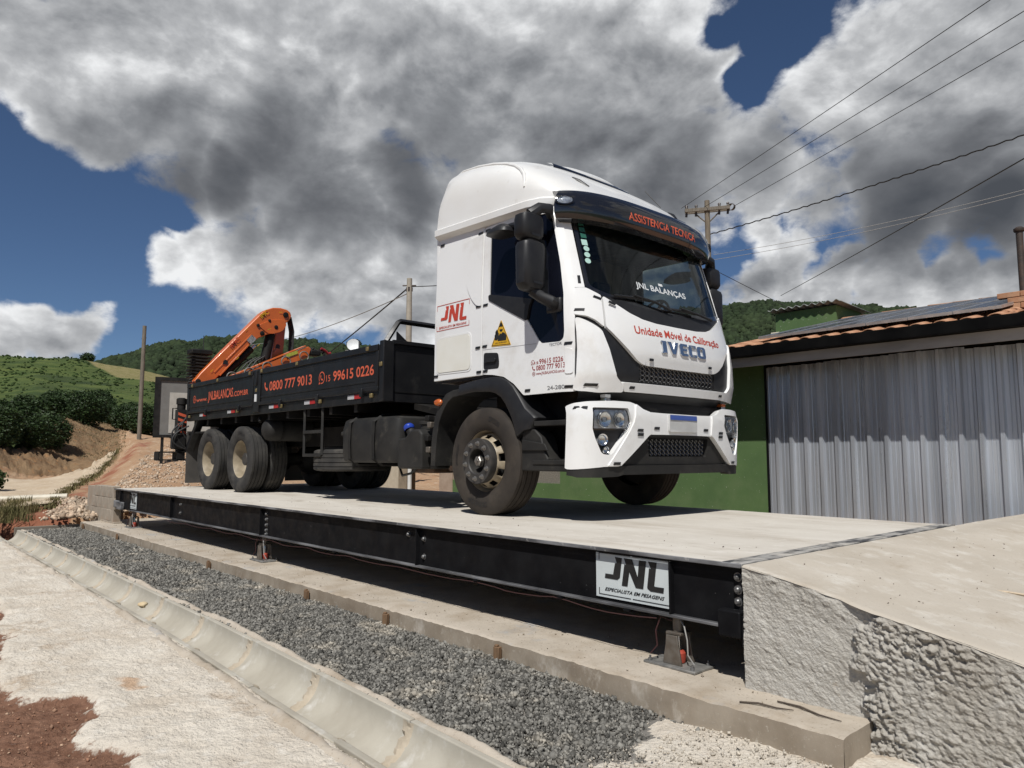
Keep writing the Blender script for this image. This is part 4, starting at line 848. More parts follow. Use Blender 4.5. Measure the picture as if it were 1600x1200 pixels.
# ------------------------------------------------------------------ block wall at the far end
bw = thing('block_wall', 'low grey concrete block wall holding the ramp at the far end', 'block wall', (-15.1, 3.5, -.75)); bmesh_block = None
def block():
    m = MB(); m.box((-.195, -.07, 0), (.195, .07, .19)); return m
rows_ = [(0, 3), (1, 3), (2, 3)]
blk = None
for rw_ in range(4):
    nb = 4
    for k in range(nb):
        xx = .85 - k*.40 - (.2 if rw_ % 2 else 0)
        if xx < -.75 or (rw_ == 3 and (xx < -.2)): continue
        if blk is None: blk = block().build('concrete_block', M_block, bw, bevel=.006); q = blk
        else: q = again(blk)
        q.location = (xx, random.uniform(-.004, .004), rw_*.200 - .02)
MB().box((-.90, -.066, -.05), (1.0, .05, .775 - .03)).build('mortar_bed', M_block, bw)
for k in range(5):  # return leg running away from the deck
    for rw_ in range(3):
        q = again(blk); q.location = (-.86, .30+k*.40-(.2 if rw_ % 2 else 0), rw_*.2-.02); q.rotation_euler = (0, 0, rad(90))

# ------------------------------------------------------------------ building on the right
BY = 9.6
bd = thing('green_building', 'low green building with grey metal sheet front and clay tile roof', 'building', (-4, BY, -.75)); BO = Vector((-4, BY, -.75))
class BM_(MB):
    def put(s, *a, **k):
        s.v = [(p[0]-BO.x, p[1]-BO.y, p[2]-BO.z) for p in s.v]; return s.build(*a, **k)
def bbox(lo, hi): m = BM_(); m.box(lo, hi); return m
bbox((-9.35, BY, -.85), (-5.28, BY+.15, 2.02)).put('wall', M_green, bd)
bbox((-5.28, BY+.10, -.85), (3.4, BY+.25, 2.02)).put('wall', M_dark, bd)
bbox((-9.35, BY+.15, -.85), (-9.2, BY+6.5, 2.0)).put('wall', M_green, bd)
bbox((3.25, BY+.25, -.85), (3.4, BY+6.5, 2.0)).put('wall', M_green, bd)
bbox((-9.35, BY+6.4, -.85), (3.4, BY+6.55, 2.0)).put('wall', M_green, bd)
# trapezoid sheets
P_ = .208
def sheet(nr, seed):
    rr = random.Random(seed); prof = []
    for k in range(nr):
        o = k*P_; prof += [(o, 0), (o+.020, 0), (o+.0265, -.006), (o+.033, 0), (o+.066, 0), (o+.0725, -.006), (o+.079, 0), (o+.104, 0), (o+.124, -.042), (o+.166, -.042), (o+.186, 0)]
    prof.append((nr*P_+.012, 0)); zs = np.linspace(0, 1, 14); rows = []
    for z in zs: rows.append([(u, v + .0012*math.sin(z*5+u*5+seed)+.0004*math.sin(z*23+u*9), z) for u, v in prof])
    return rows
xs0 = -5.26
for i in range(11):
    rows = sheet(4, i); tz = 1.815+.012*((i*7) % 3-1)
    mb = BM_(); mb.grid([[(xs0+i*4*P_+u, BY+.02+v-(.003 if i % 2 else 0), -.80+z*(tz+.80)) for u, v, z in row] for row in rows]); s = mb.put('metal_sheet', M_galv, bd, clean=False)
    s.modifiers.new('thick', 'SOLIDIFY').thickness = .0012
sc = None
for i in range(40):
    p_ = Vector((xs0+.144+i*P_, BY-.018, 1.02+.01*math.sin(i*3)))-BO
    if sc is None: sc = MB().lathe([(0, .006), (.010, .005), (.014, 0), (.014, -.003)], Matrix.Rotation(rad(90), 4, 'X'), 8).build('sheet_screw', M_galv, bd); q = sc
    else: q = again(sc)
    q.location = p_
bbox((-5.275, BY-.02, -.8), (-5.262, BY+.1, 1.85)).put('corner_trim', M_gutter, bd)
# eaves
EY = 9.0
bbox((-9.6, EY+.06, 1.775), (3.6, EY+.085, 1.90)).put('fascia', M_fascia, bd)
bbox((-9.6, EY+.085, 1.855), (3.6, BY, 1.885)).put('soffit', M_soffit, bd)
mb = BM_(); gp = [(0, 0), (-.01, .03), (-.012, .10), (-.022, .125), (-.022, .135), (0, .135), (.11, .135), (.11, 0)]
mb.prism([(EY+.06+u-.11+.0, 1.905+v) for u, v in gp], lambda u, v, t: (t, u, v), -9.62, 3.62); mb.put('gutter', M_gutter, bd, bevel=.004)
SL = .222
def rz(y): return 2.035 + (y-EY)*SL
mb = BM_(); mb.prism([(EY+.02, rz(EY+.02)-.05), (12.9, rz(12.9)-.05), (16.8, rz(12.9)-.05-3.9*SL), (16.8, rz(12.9)-.10-3.9*SL), (12.9, rz(12.9)-.10), (EY+.02, rz(EY+.02)-.10)], lambda u, v, t: (t, u, v), -5.72, 3.6); rf = mb.put('roof', M_soffit, bd)
# barrel tiles: covers and troughs
def barrel(up):
    m = MB(); rows = []
    for t in (0, 1):
        rr_ = .074 - .012*t; row = []
        for k in range(9):
            a = math.pi*k/8; row.append((rr_*math.cos(a), t*.42, (rr_*.50*math.sin(a))*(1 if up else -1)))
        rows.append(row)
    m.grid(rows); return m
tc_ = None; ang_s = math.atan(SL)
cnt = 0
for j in range(9):
    yy = EY-.055 + j*.34*math.cos(ang_s)
    for i in range(35):
        xx = -5.66 + i*.262 + random.uniform(-.006, .006)
        if j > 0 and not (xx < -5.0 or xx > -2.35): continue
        if j > 0 and xx > -1.2: continue
        if j > 1 and xx < -7.6: continue
        if tc_ is None:
            tc_ = barrel(True).build('roof_tile', M_tile, rf, True, clean=False); md = tc_.modifiers.new('thick', 'SOLIDIFY'); md.thickness = .012; md.offset = 1; q = tc_
            tr_ = barrel(False).build('trough_tile', M_tile, rf, True, clean=False); md = tr_.modifiers.new('thick', 'SOLIDIFY'); md.thickness = .012; md.offset = -1; q2 = tr_
        else: q = again(tc_); q2 = again(tr_)
        loc = Vector((xx, yy+random.uniform(-.015, .015), rz(yy)+.004+random.uniform(-.004, .006)))-BO
        q.location = loc; q.rotation_euler = (ang_s, random.uniform(-.05, .05), random.uniform(-.03, .03))
        q2.location = loc+Vector((.131, .02, .012)); q2.rotation_euler = (ang_s, 0, 0); cnt += 1
mb = BM_()
for i in range(60):   # upper courses run together under and above the panels
    xx = -9.5+i*.262*.85
mb = BM_(); rows = []
xs_ = np.arange(-5.74, 3.6, .0327)
for y in np.arange(9.3, 12.95, .34):
    for dy in (0, .339):
        rows.append([(x, y+dy, rz(y+dy)-.035+.045*abs(math.sin((x+9.5)/.262*math.pi))**.7+(.012 if dy == 0 else -.008)) for x in xs_])
mb.grid(rows); o = mb.put('tile_courses', M_tile, bd, True, clean=False); tag(o, kind='stuff')
rc = None
for i in range(25):
    if rc is None: rc = MB(); rc.grid([[(t*.40, (.11-.015*t)*math.cos(math.pi*k/8), (.09-.012*t)*math.sin(math.pi*k/8)) for k in range(9)] for t in (0, 1)]); rc = rc.build('ridge_tile', M_tile, rf, True, clean=False); rc.modifiers.new('thick', 'SOLIDIFY').thickness = .012; q = rc
    else: q = again(rc)
    q.location = Vector((-5.6+i*.36, 12.9, rz(12.9)+.01+random.uniform(-.005, .008)))-BO; q.rotation_euler = (0, 0, random.uniform(-.03, .03))
# parapet stub of broken bricks at the right end of the array
bs = None
for k in range(3):
    for c in range(2):
        if bs is None: bs = MB().box((-.11, -.05, 0), (.11, .05, .06)).build('brick', M_tile, bd, bevel=.004); q = bs
        else: q = again(bs)
        q.location = Vector((-2.30+c*.225+(.1 if k % 2 else 0), 9.75, rz(9.75)+.02+k*.066))-BO
# solar panels, one thing each
def solar():
    t_ = thing('solar_panel', '', 'solar panel', (0, 0, 0), 0, 'solar panels on the tiled roof')
    w, d = .478, 1.62
    MB().box((.012, .012, .006), (w-.012, d-.012, .030)).build('cell_face', M_pv, t_)
    for lo, hi in (((0, 0, 0), (w, .012, .036)), ((0, d-.012, 0), (w, d, .036)), ((0, .012, 0), (.012, d-.012, .036)), ((w-.012, .012, 0), (w, d-.012, .036))): MB().box(lo, hi).build('frame_bar', M_pvframe, t_)
    m = MB()
    for k in range(1, 3): m.box((k*w/3-.0022, .012, .030), (k*w/3+.0022, d-.012, .0312))
    for k in range(1, 10): m.box((.012, k*d/10-.0022, .0301), (w-.012, k*d/10+.0022, .0313))
    tag(m.build('cell_grid_line', mat('cell_line', (.22, .23, .25), .4, col2=(.18, .19, .2), scale=9), t_), kind='stuff'); return t_
ord_ = ['leftmost', 'second from the left', 'third from the left', 'fourth from the left', 'fifth from the left', 'rightmost']
sp = solar(); first = True
for j in range(2):
    for i in range(6):
        lb = 'solar panel in %s roof row, %s' % (('lower', 'upper')[j], ('nearest the truck end', 'second from the truck end', 'third from the truck end', 'third from the brick stub', 'second from the brick stub', 'nearest the brick stub')[i])
        s_ = sp if first else dup(sp, (0, 0, 0)); first = False
        s_['label'] = lb
        yy = 9.22 + j*1.60
        s_.location = (-5.14+i*.483+j*.01, yy, rz(yy)+.075); s_.rotation_euler = (ang_s, 0, 0); s_.scale = (.99, .97, 1)
# little green box house behind the ridge
hx = thing('roof_hutch', 'small green box house with wavy fibre roof behind the tiled ridge', 'roof hutch', (-6.15, 12.75, 2.6))
MB().box((-.57, -.05, 0), (.57, 1.0, .60)).build('wall', M_green, hx)
mb = MB(); xs_ = np.arange(-.66, .72, .022)
mb.grid([[(x, y, .66+.022*math.sin(x*2*math.pi/.146)+.10*(1-abs(y-.45)/.6)*0+(.07*(x+.66)/1.3 if False else .0)+(-.04)*(y)) for x in xs_] for y in (-.16, .5, 1.1)]); fo_ = mb.build('roof', M_fibre, hx, True, clean=False); fo_.modifiers.new('t', 'SOLIDIFY').thickness = .012
MB().tube([(-.66, -.06, .24), (-.5, -.06, .24)], .018, 8).build('overflow_pipe', M_pvc, hx, True)
# chimney pipe
ch = thing('chimney_pipe', 'dark metal chimney pipe with capped top at the right end of roof', 'chimney', (-2.17, 9.78, rz(9.8)))
MB().lathe([(.036, 0), (.036, .93)], None, 16).build('flue', mat('rusted_flue', (.035, .028, .024), .6, col2=(.07, .045, .032), scale=12), ch, True)
MB().lathe([(.050, .90), (.056, .91), (.056, .935), (.03, .955), (0, .96)], None, 16).build('cap', MATS['rusted_flue'], ch, True)
MB().lathe([(.06, 0), (.055, .05), (.034, .09)], None, 16).build('flashing', M_tile, ch, True)
# low annex seen under the truck
an = thing('annex_wall', 'low cream annex with dark doorway and pillars seen beneath the truck', 'annex', (-13, 9.7, -.75))
M_cr = mat('cream_render', (.50, .44, .34), .9, col2=(.43, .37, .28), scale=8, bump=(60, .3, .004)); M_rc = mat('grey_roughcast', (.22, .20, .165), .95, col2=(.15, .14, .115), scale=40, bump=(70, .9, .01))
MB().box((-6, 0, 0), (-1.72, .15, 2.2)).build('wall', M_cr, an); MB().box((-1.72, -.05, 0), (-1.38, .2, 2.2)).build('pillar', mat('brown_pillar', (.26, .21, .15), .9, col2=(.2, .16, .11), scale=9), an)
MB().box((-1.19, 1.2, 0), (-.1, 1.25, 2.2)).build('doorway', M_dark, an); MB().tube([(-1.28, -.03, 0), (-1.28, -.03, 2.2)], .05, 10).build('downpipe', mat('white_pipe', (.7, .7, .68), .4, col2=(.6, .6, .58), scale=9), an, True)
MB().box((-.1, -.05, 0), (.36, .2, 2.2)).build('pillar', mat('pink_pillar', (.40, .31, .24), .9, col2=(.32, .24, .18), scale=9), an); MB().box((.36, 0, 0), (3.6, .15, 2.2)).build('wall', M_rc, an); MB().box((.36, -.03, 0), (3.6, 0, .80)).build('painted_plinth', M_green, an)
MB().box((-6.2, -.3, 2.2), (3.6, 3, 2.28)).build('roof', M_tile, an)
for x in (1.25, 1.42): MB().tube([(x, -.08, 0), (x, -.08, .95)], .05, 10).build('white_post', MATS['white_pipe'], an, True)

# ------------------------------------------------------------------ poles and wires
def pole(name, label, loc, h, r0, r1, lean=(0, 0)):
    t_ = thing(name, label, 'pole', loc); MB().tube([(0, 0, -.4), (lean[0]*.5, lean[1]*.5, h*.5), (lean[0], lean[1], h)], [r0, (r0+r1)/2, r1], 12).build('pole_shaft', M_wood, t_, True); return t_
def tz_(x, y): return float(terrain_full(np.array([float(x)]), np.array([float(y)]))[0])
lp = pole('wooden_pole', 'bare grey wooden pole standing beside the dirt track', (-32.8, 8.8, tz_(-32.8, 8.8)), 4.75, .088, .078)
MB().tube([(0, -.1, 4.2), (0, .1, 4.25)], .012, 6).build('wire_hook', M_bolt, lp)
mp_ = pole('concrete_pole', 'slim pale concrete pole rising behind the truck bed', (-24.95, 16.75, -.6), 8.5, .15, .11)
mp_.children[0].data.materials.clear(); mp_.children[0].data.materials.append(mat('pole_concrete', (.38, .34, .28), .85, col2=(.31, .28, .23), scale=6))
MB().box((-.10, -.10, 7.95), (.10, .10, 8.12)).build('clamp_band', M_insul, mp_); MB().tube([(-.2, -.2, 8.2), (.2, .2, 8.2)], .03, 6).build('bracket', M_insul, mp_)
rp_ = thing('utility_pole', 'wooden utility pole with crossarm and insulators behind the cab', 'utility pole', (-13.47, 21.06, -.75))
MB().tube([(0, 0, -.4), (0, 0, 5), (0, 0, 9.95)], [.12, .105, .085], 14).build('pole_shaft', mat('pale_pole_wood', (.22, .18, .13), .85, col2=(.15, .12, .09), scale=6, stretch=(3, 3, .4)), rp_, True)
ax = Vector((1.27, .81, -.06)).normalized()
for s in (-.10, .10):
    M = Matrix.Translation((0, 0, 9.63+.0)) @ Matrix.Rotation(math.atan2(ax.y, ax.x), 4, 'Z'); m = MB(); m.box((-.74, s-.03, -.06), (.74, s+.03, .06), M); m.build('crossarm', M_wood, rp_, bevel=.006)
for u in (-.68, -.36, .40, .68):
    for zz, sg in ((9.78, 1),): MB().lathe([(.02, 0), (.045, .02), (.035, .05), (.055, .07), (.04, .11), (0, .13)], Matrix.Translation((ax.x*u, ax.y*u, zz-.06)), 10).build('insulator', M_insul, rp_, True)
    MB().tube([(ax.x*u, ax.y*u, 9.56), (ax.x*u-.02, ax.y*u, 9.44)], .04, 8).build('fuse_holder', M_insul, rp_, True)
for u in (-.42, .42): MB().tube([(0, 0, 9.15), (ax.x*u, ax.y*u, 9.55)], .025, 6).build('brace', M_wood, rp_, True)
MB().lathe([(.11, -.06), (.12, 0), (.11, .06)], Matrix.Translation((ax.x*.80, ax.y*.80, 9.66)) @ Matrix.Rotation(rad(90), 4, 'X'), 12).build('end_insulator', M_insul, rp_, True)
def wire(label, a, b, sag, r=.009, n=40, m=None, twist=False):
    a, b = Vector(a), Vector(b); t_ = thing('overhead_wire', label, 'wire', a, 0, 'overhead wires'); pts = []
    for i in range(n+1):
        t = i/n; p = (b-a)*t; p.z -= sag*4*t*(1-t)
        if twist: p.z += .018*math.sin(i*2.4)
        pts.append(p)
    MB().tube(pts, r, 6).build('wire_strand', m or M_wire, t_, True)
top = Vector((-13.47, 21.06, 8.98))
wire('thin overhead wire from the crossarm rising steepest to the top right', top+ax*-.85, (3.12, 10.47, 8.21), .03, .008)
wire('thin overhead wire from the crossarm, middle of the three rising right', top+ax*-.1, (3.27, 11.49, 8.21), .03, .008)
wire('thin overhead wire from the crossarm, lowest of the three rising right', top+ax*.9, (2.36, 12.88, 8.21), .03, .008)
wire('thick twisted overhead cable leaving the pole below the crossarm', (-13.33, 21.0, 7.99), (-1.92, 19.75, 8.19), .12, .018, 90, None, True)
wire('single drop wire crossing from the hill up to the right edge', (-19.75, 38.0, 9.48), (1.1, 11.35, 5.83), .05, .014)
wire('faint pair of wires low behind the roof, upper strand', (-13.23, 21.0, 7.26), (-3.26, 23.4, 7.9), .18, .007, 40, M_greywire)
wire('faint pair of wires low behind the roof, lower strand', (-13.24, 21.0, 7.09), (-3.27, 23.4, 7.8), .18, .007, 40, M_greywire)
wire('dark guy wire dropping from the slim pole to the hill', (-24.95, 16.75, 7.55), (-44, 20.5, 5.2), .1, .03)
wire('faint sagging wire between the slim pole and the left hill', (-24.95, 16.75, 7.3), (-58, 23, 9.5), .5, .02, 40, M_greywire)
wire('short wire leaving the slim pole towards the cab', (-24.95, 16.75, 7.55), (-13.47, 21.06, 7.7), .3, .018)
wire('thin guy wire dropping right from the utility pole', (-13.47, 21.06, 6.9), (-9.0, 24.5, 3.6), .02, .010)

# roadside notice board behind the truck
nb_ = thing('notice_board', 'grey panel in a black frame standing behind the truck tail', 'board', (-22.9, 7.4, .2), rad(-14))
MB().box((-.02, -.72, .98), (.02, .75, 2.60)).build('panel', mat('board_grey', (.17, .165, .155), .8, col2=(.14, .135, .125), scale=3), nb_)
MB().box((.02, -.45, 1.04), (.032, .70, 2.25)).build('poster', mat('board_pale', (.42, .40, .36), .8, col2=(.36, .34, .30), scale=5, dust=((.30, .27, .23), 7, .6, .75)), nb_)
for lo, hi in (((-.05, -.86, .90), (.06, -.72, 2.70)), ((-.05, .75, .90), (.06, .86, 2.70)), ((-.05, -.72, 2.60), (.06, .75, 2.70)), ((-.05, -.72, .90), (.06, .75, .985))): MB().box(lo, hi).build('frame_bar', M_under, nb_)
for y in (-.6, .6): MB().box((-.05, y-.04, -.3), (.03, y+.04, .90)).build('leg', M_under, nb_)
# white drain pipe in the grass
pp = thing('drain_pipe', 'cream plastic pipe lying on the ground near the grass tuft', 'pipe', (-18.8, 2.78, tz_(-18.8, 2.9)+.06), rad(70))
MB().tube([(-.85, 0, 0), (.85, 0, .05)], .075, 16).build('pipe_body', M_pvc, pp, True); MB().lathe([(.062, -.02), (.062, .02)], Matrix.Translation((-.84, 0, 0)) @ Matrix.Rotation(rad(90), 4, 'Y'), 14).build('pipe_mouth', M_dark, pp)

# ------------------------------------------------------------------ vegetation
def leaf_mesh(name, n, rad_, m, size, seed, core=.55, drop=.0):
    r = np.random.default_rng(seed); u = r.normal(size=(n, 3)); u /= np.linalg.norm(u, axis=1)[:, None]
    lump = 1+.22*fbm(u[:, 0]*2.2+seed, u[:, 1]*2.2, u[:, 2]*2.2, oct=3, seed=seed)
    d = (core+(1-core)*r.random(n)**.6)*lump; P = u*d[:, None]*np.array(rad_); P[:, 2] += rad_[2]
    P = P[P[:, 2] > .03]; n = len(P)
    a = r.normal(size=(n, 3)); a[:, 2] = a[:, 2]*.6-.15; a /= np.linalg.norm(a, axis=1)[:, None]; b = np.cross(a, r.normal(size=(n, 3))); b /= np.linalg.norm(b, axis=1)[:, None]
    s = size*r.uniform(.6, 1.35, n)[:, None]; c = np.cross(a, b)
    V = np.stack([P-a*s, P+b*s*.42+c*s*.12, P+a*s, P-b*s*.42+c*s*.12], 1).reshape(-1, 3); F = np.arange(4*n).reshape(n, 4)
    me_o = nump(name, V, F, m); return me_o
protos = []
def make_bush(seed):
    t_ = thing('coffee_bush', '', 'bush', (0, 0, 0), 0, 'coffee bushes along the bank')
    leaf_mesh('foliage', 5200, (1.15, 1.15, 1.12), M_leaf, .085, seed, .5).parent = t_
    m = MB(); rr_ = random.Random(seed)
    for k in range(7):
        a = rr_.uniform(0, 6.28); e = rr_.uniform(.3, .8); m.tube([(0, 0, -.3), (math.cos(a)*e*.35, math.sin(a)*e*.35, .55), (math.cos(a)*e, math.sin(a)*e, 1.5+rr_.random()*.4)], [.035, .025, .008], 5)
    m.build('stems', M_twig, t_, True); return t_
protos = [make_bush(s) for s in (3, 4, 5)]; used = [False]*3
# azimuth, distance, size, where it stands
BUSH = [(172.9,31.5,1.0,'dark coffee bush at the left edge above the orange cut bank'), (171.2,32.5,1.02,'dark coffee bush above the cut bank, second from the left edge'), (170.3,34.2,1.0,'dark coffee bush at the crumbling lip of the cut bank'), (174.6,33,1.05,'dark coffee bush half out of frame at the left edge'),
 (168.2,41.2,1.12,'large round coffee bush standing alone at the bend of the track'), (169.3,43.5,1.0,'coffee bush just behind the bare crest of the bank'), (170.3,42,1.1,'coffee bush behind the front pair on the bank'), (171.6,41,1.15,'tall coffee bush rising behind the left front bush'), (172.8,42,1.1,'coffee bush at the back of the left clump'),
 (170.0,50,1.15,'coffee bush in the second row behind the bank crest'), (168.9,52,1.2,'round coffee bush in the second row above the lone bush'), (171,52,1.25,'coffee bush in the second row towards the left'), (172.3,53,1.25,'coffee bush in the second row at the left edge'), (167.3,55,1.2,'coffee bush in the second row beyond the track bend'),
 (166.9,47,.95,'small coffee bush beyond the track right of the lone bush'), (165.9,44,.95,'coffee bush left of the bare wooden pole'), (164.7,41,1.05,'leafy coffee bush right behind the wooden pole'), (163.9,42.5,1.1,'coffee bush between the wooden pole and notice board'), (163.0,40,.8,'low coffee bush below the notice board'), (164.4,50,1.2,'coffee bush in the back row behind the wooden pole'), (163.0,49,1.25,'coffee bush in the back row behind the notice board'), (165.6,54,1.15,'coffee bush in the back row left of the wooden pole'),
 (162,45,1.1,'coffee bush hidden mostly by the truck tail'), (168.4,66,1.5,'hillside bush standing above the coffee rows, left of a pair'), (167.5,68,1.6,'hillside bush standing above the coffee rows, right of a pair'), (171.7,62,1.3,'dark bush on the slope above the left coffee rows'), (170.1,62,1.3,'dark bush on the slope above the middle coffee rows'), (169.1,60,1.2,'dark rounded bush at the upper end of the coffee rows')]
for i, (a, R, s, lb) in enumerate(BUSH):
    k = i % 3; x, y = R*math.cos(rad(a)), R*math.sin(rad(a)); loc = (x, y, tz_(x, y)-.05); s *= (.62 if R < 34 else .70) if R < 46 else .60; sc3 = (s, s*random.uniform(.92, 1.08), s*random.uniform(.88, 1.05))
    if not used[k]: used[k] = True; q = protos[k]; q.location = loc; q.rotation_euler = (0, 0, random.uniform(0, 6)); q.scale = sc3; q['label'] = lb
    else: dup(protos[k], loc, random.uniform(0, 6.28), lb, sc3)
# lone trees on the skyline
def small_tree(a, R, s, lb, z=None):
    x, y = R*math.cos(rad(a)), R*math.sin(rad(a)); z = tz_(x, y) if z is None else z
    t_ = thing('skyline_tree', lb, 'tree', (x, y, z), 0, 'single trees on the skyline')
    leaf_mesh('crown', 900, (1.3*s, 1.3*s, .9*s), M_leaf, .22*s, int(a*7), .35).parent = t_; t_.children[0].location = (0, 0, .5*s)
    MB().tube([(0, 0, -.5), (.05*s, 0, .7*s), (0, .1*s, 1.5*s)], [.1*s, .07*s, .03*s], 6).build('trunk', M_twig, t_, True)
small_tree(168.35, 207, 1.25, 'small round tree on the skyline where the green hill meets the ridge')
def rz_(a, R): return float(ridge_z(np.array([a]), np.array([float(R)]))[0])
small_tree(150.3, 700, 5.5, 'tree clump on the ridge skyline above the truck bed', rz_(150.3, 700)-2); small_tree(153.4, 700, 3.6, 'pale tree on the ridge skyline right of the crane elbow', rz_(153.4, 700)-2)
small_tree(151.6, 700, 3.2, 'small tree on the ridge skyline between crane and bed guard', rz_(151.6, 700)-2)
# tuft at the left edge, grass by the pipe, road verges
def tuft(name, pts, h, m, label, seed, w=.006):
    r = np.random.default_rng(seed); V = []; n = len(pts)
    a = r.uniform(0, 6.28, n); hh = h*r.uniform(.4, 1.2, n); ln = r.uniform(.1, .7, n)*hh
    P = np.asarray(pts); d = np.stack([np.cos(a), np.sin(a), np.zeros(n)], -1); s = np.stack([-np.sin(a), np.cos(a), np.zeros(n)], -1)*w*r.uniform(.6, 1.6, n)[:, None]
    up = np.array([0, 0, 1.])
    mid = P+d*(ln*.35)[:, None]+up*(hh*.6)[:, None]; tip = P+d*ln[:, None]+up*(hh*.95)[:, None]
    V = np.stack([P-s, P+s, mid+s*.8, mid-s*.8, tip], 1).reshape(-1, 3); o5 = (np.arange(n)*5)[:, None]
    F = np.concatenate([o5+np.array([[0, 1, 2]]), o5+np.array([[0, 2, 3]]), o5+np.array([[3, 2, 4]])]); return tag(nump(name, V, F, m), kind='stuff', label=label)
r = np.random.default_rng(5)
def ringpts(a, b, R0, R1, n):
    A = np.radians(r.uniform(a, b, n)); R = r.uniform(R0, R1, n); x, y = R*np.cos(A), R*np.sin(A); return np.stack([x, y, terrain_full(x, y)-.02], -1)
clumps = []
for c in range(75):
    a = r.uniform(170.9, 176.5); R = r.uniform(15.3, 18.6); k = 80; A = np.radians(a+r.normal(0, .25, k)); RR_ = R+r.normal(0, .12, k); x, y = RR_*np.cos(A), RR_*np.sin(A); clumps.append(np.stack([x, y, terrain_full(x, y)-.03], -1))
tuft('grass_tufts', np.concatenate(clumps), .22, M_grassblade, 'straggly dry grass growing at the left edge before the pipe', 41, .005)
vp = []
for R in np.arange(17.0, 34, .12):
    lo = np.interp(R, [17.5, 20, 24, 28, 32, 37], [169.9, 169.5, 168.4, 167.3, 166.5, 166.1])
    if r.random() < .55: vp.append(np.stack([*(lambda A, Q: (Q*np.cos(A), Q*np.sin(A), terrain_full(Q*np.cos(A), Q*np.sin(A))-.02))(np.radians(lo+r.normal(0, .22, 60)), R+r.normal(0, .15, 60))], -1))
tuft('verge_grass', np.concatenate(vp), .13, M_grassblade, 'thin dry grass along the edge of the dirt road', 42, .008)
tuft('bank_grass', ringpts(165.8, 170, 34, 47, 9000), .07, mat('straw_grass', (.22, .165, .09), .9, col2=(.15, .125, .06), scale=2, island=.3), 'dry stubble on the brown bank below the coffee bushes', 43, .009)
eb = thing('edge_bush', 'small dark leafy bush at the left edge of the dirt road', 'bush', (-22.6, 2.55, tz_(-22.6, 2.55)-.05))
leaf_mesh('foliage', 1500, (.42, .42, .36), M_leaf, .06, 9, .4).parent = eb
MB().tube([(0, 0, -.1), (.05, 0, .3), (.1, .1, .55)], [.02, .014, .005], 5).build('stem', M_twig, eb)

# ================================================================== THE TRUCK
TK = thing('crane_truck', 'white and black flatbed truck with orange crane standing on the weighbridge', 'truck', (-5.3, 5.69, 0.0))
PZ = [.95, 1.1, 1.25, 1.45, 1.6, 1.77, 1.9, 2.7, 2.95, 3.1]; PX = [1.22, 1.28, 1.315, 1.31, 1.29, 1.25, 1.215, .985, .90, .85]
def cab_plan(z): return np.interp(z, PZ, PX), np.interp(z, [1.95, 2.86], [1.2, 1.168])
def cab_front0(y, z):
    xf, w = cab_plan(z); q = min(abs(y)/w, .9995); return Vector((xf-.45+.45*(1-q**3.5)**(1/3.5), y, z))
def cab_side0(x, z, s=-1):
    xf, w = cab_plan(z); t = max(0., (x-(xf-.45))/.45); t = min(t, .998); return Vector((x, s*w*(1-t**3.5)**(1/3.5), z))
def bum0(y, z):
    xf = 1.34+np.interp(z, [.35, .9, 1.05], [-.03, 0, -.03]); q = min(abs(y)/1.25, .9995); return Vector((xf-.45+.45*(1-q**4)**.25, y, z))
def offs(f0, ref):
    def fn(u, v, o=0.):
        p = f0(u, v)
        if not o: return p
        e = 1e-3; a = f0(u+e, v)-f0(u-e, v); b = f0(u, v+e)-f0(u, v-e); n = a.cross(b).normalized()
        if n.dot(Vector(ref(u))) < 0: n = -n
        return p + n*o
    return fn
FRONT = offs(cab_front0, lambda u: (1, math.copysign(.2, u), 0)); SIDE = offs(cab_side0, lambda u: (.1, -1, 0)); BUM = offs(bum0, lambda u: (1, math.copysign(.2, u), 0))
SIDEL = lambda x, z, o=0.: (lambda p: Vector((p.x, -p.y, p.z)))(SIDE(x, z, o))
def mirp(P): return [(-y, z) for y, z in P][::-1]
YL = [s*v for v in (1.246, 1.24, 1.23, 1.215, 1.195, 1.17, 1.14, 1.10, 1.05) for s in (-1, 1)]

# windscreen
M_ws = bpy.data.materials.new('windscreen_glass'); M_ws.use_nodes = True; t = M_ws.node_tree; t.nodes.clear()
o_ = t.nodes.new('ShaderNodeOutputMaterial'); mx = t.nodes.new('ShaderNodeMixShader'); tr = t.nodes.new('ShaderNodeBsdfTransparent'); gl = t.nodes.new('ShaderNodeBsdfGlossy'); fr2 = t.nodes.new('ShaderNodeFresnel')
fr2.inputs[0].default_value = 1.5; tr.inputs[0].default_value = (.78, .84, .81, 1); gl.inputs[0].default_value = (.85, .88, .88, 1); gl.inputs['Roughness'].default_value = .015
tcn = t.nodes.new('ShaderNodeTexCoord'); nn = t.nodes.new('ShaderNodeTexNoise'); nn.inputs['Scale'].default_value = 1.3; t.links.new(tcn.outputs['Object'], nn.inputs['Vector']); bn = t.nodes.new('ShaderNodeBump'); bn.inputs['Strength'].default_value = .04; bn.inputs['Distance'].default_value = .02
t.links.new(nn.outputs['Fac'], bn.inputs['Height']); t.links.new(bn.outputs[0], gl.inputs['Normal']); t.links.new(fr2.outputs[0], mx.inputs[0]); t.links.new(tr.outputs[0], mx.inputs[1]); t.links.new(gl.outputs[0], mx.inputs[2]); t.links.new(mx.outputs[0], o_.inputs[0])
M_ws2 = M_ws.copy(); M_ws2.name = 'far_window_glass'; [n for n in M_ws2.node_tree.nodes if n.type == 'BSDF_TRANSPARENT'][0].inputs[0].default_value = (.24, .28, .27, 1)
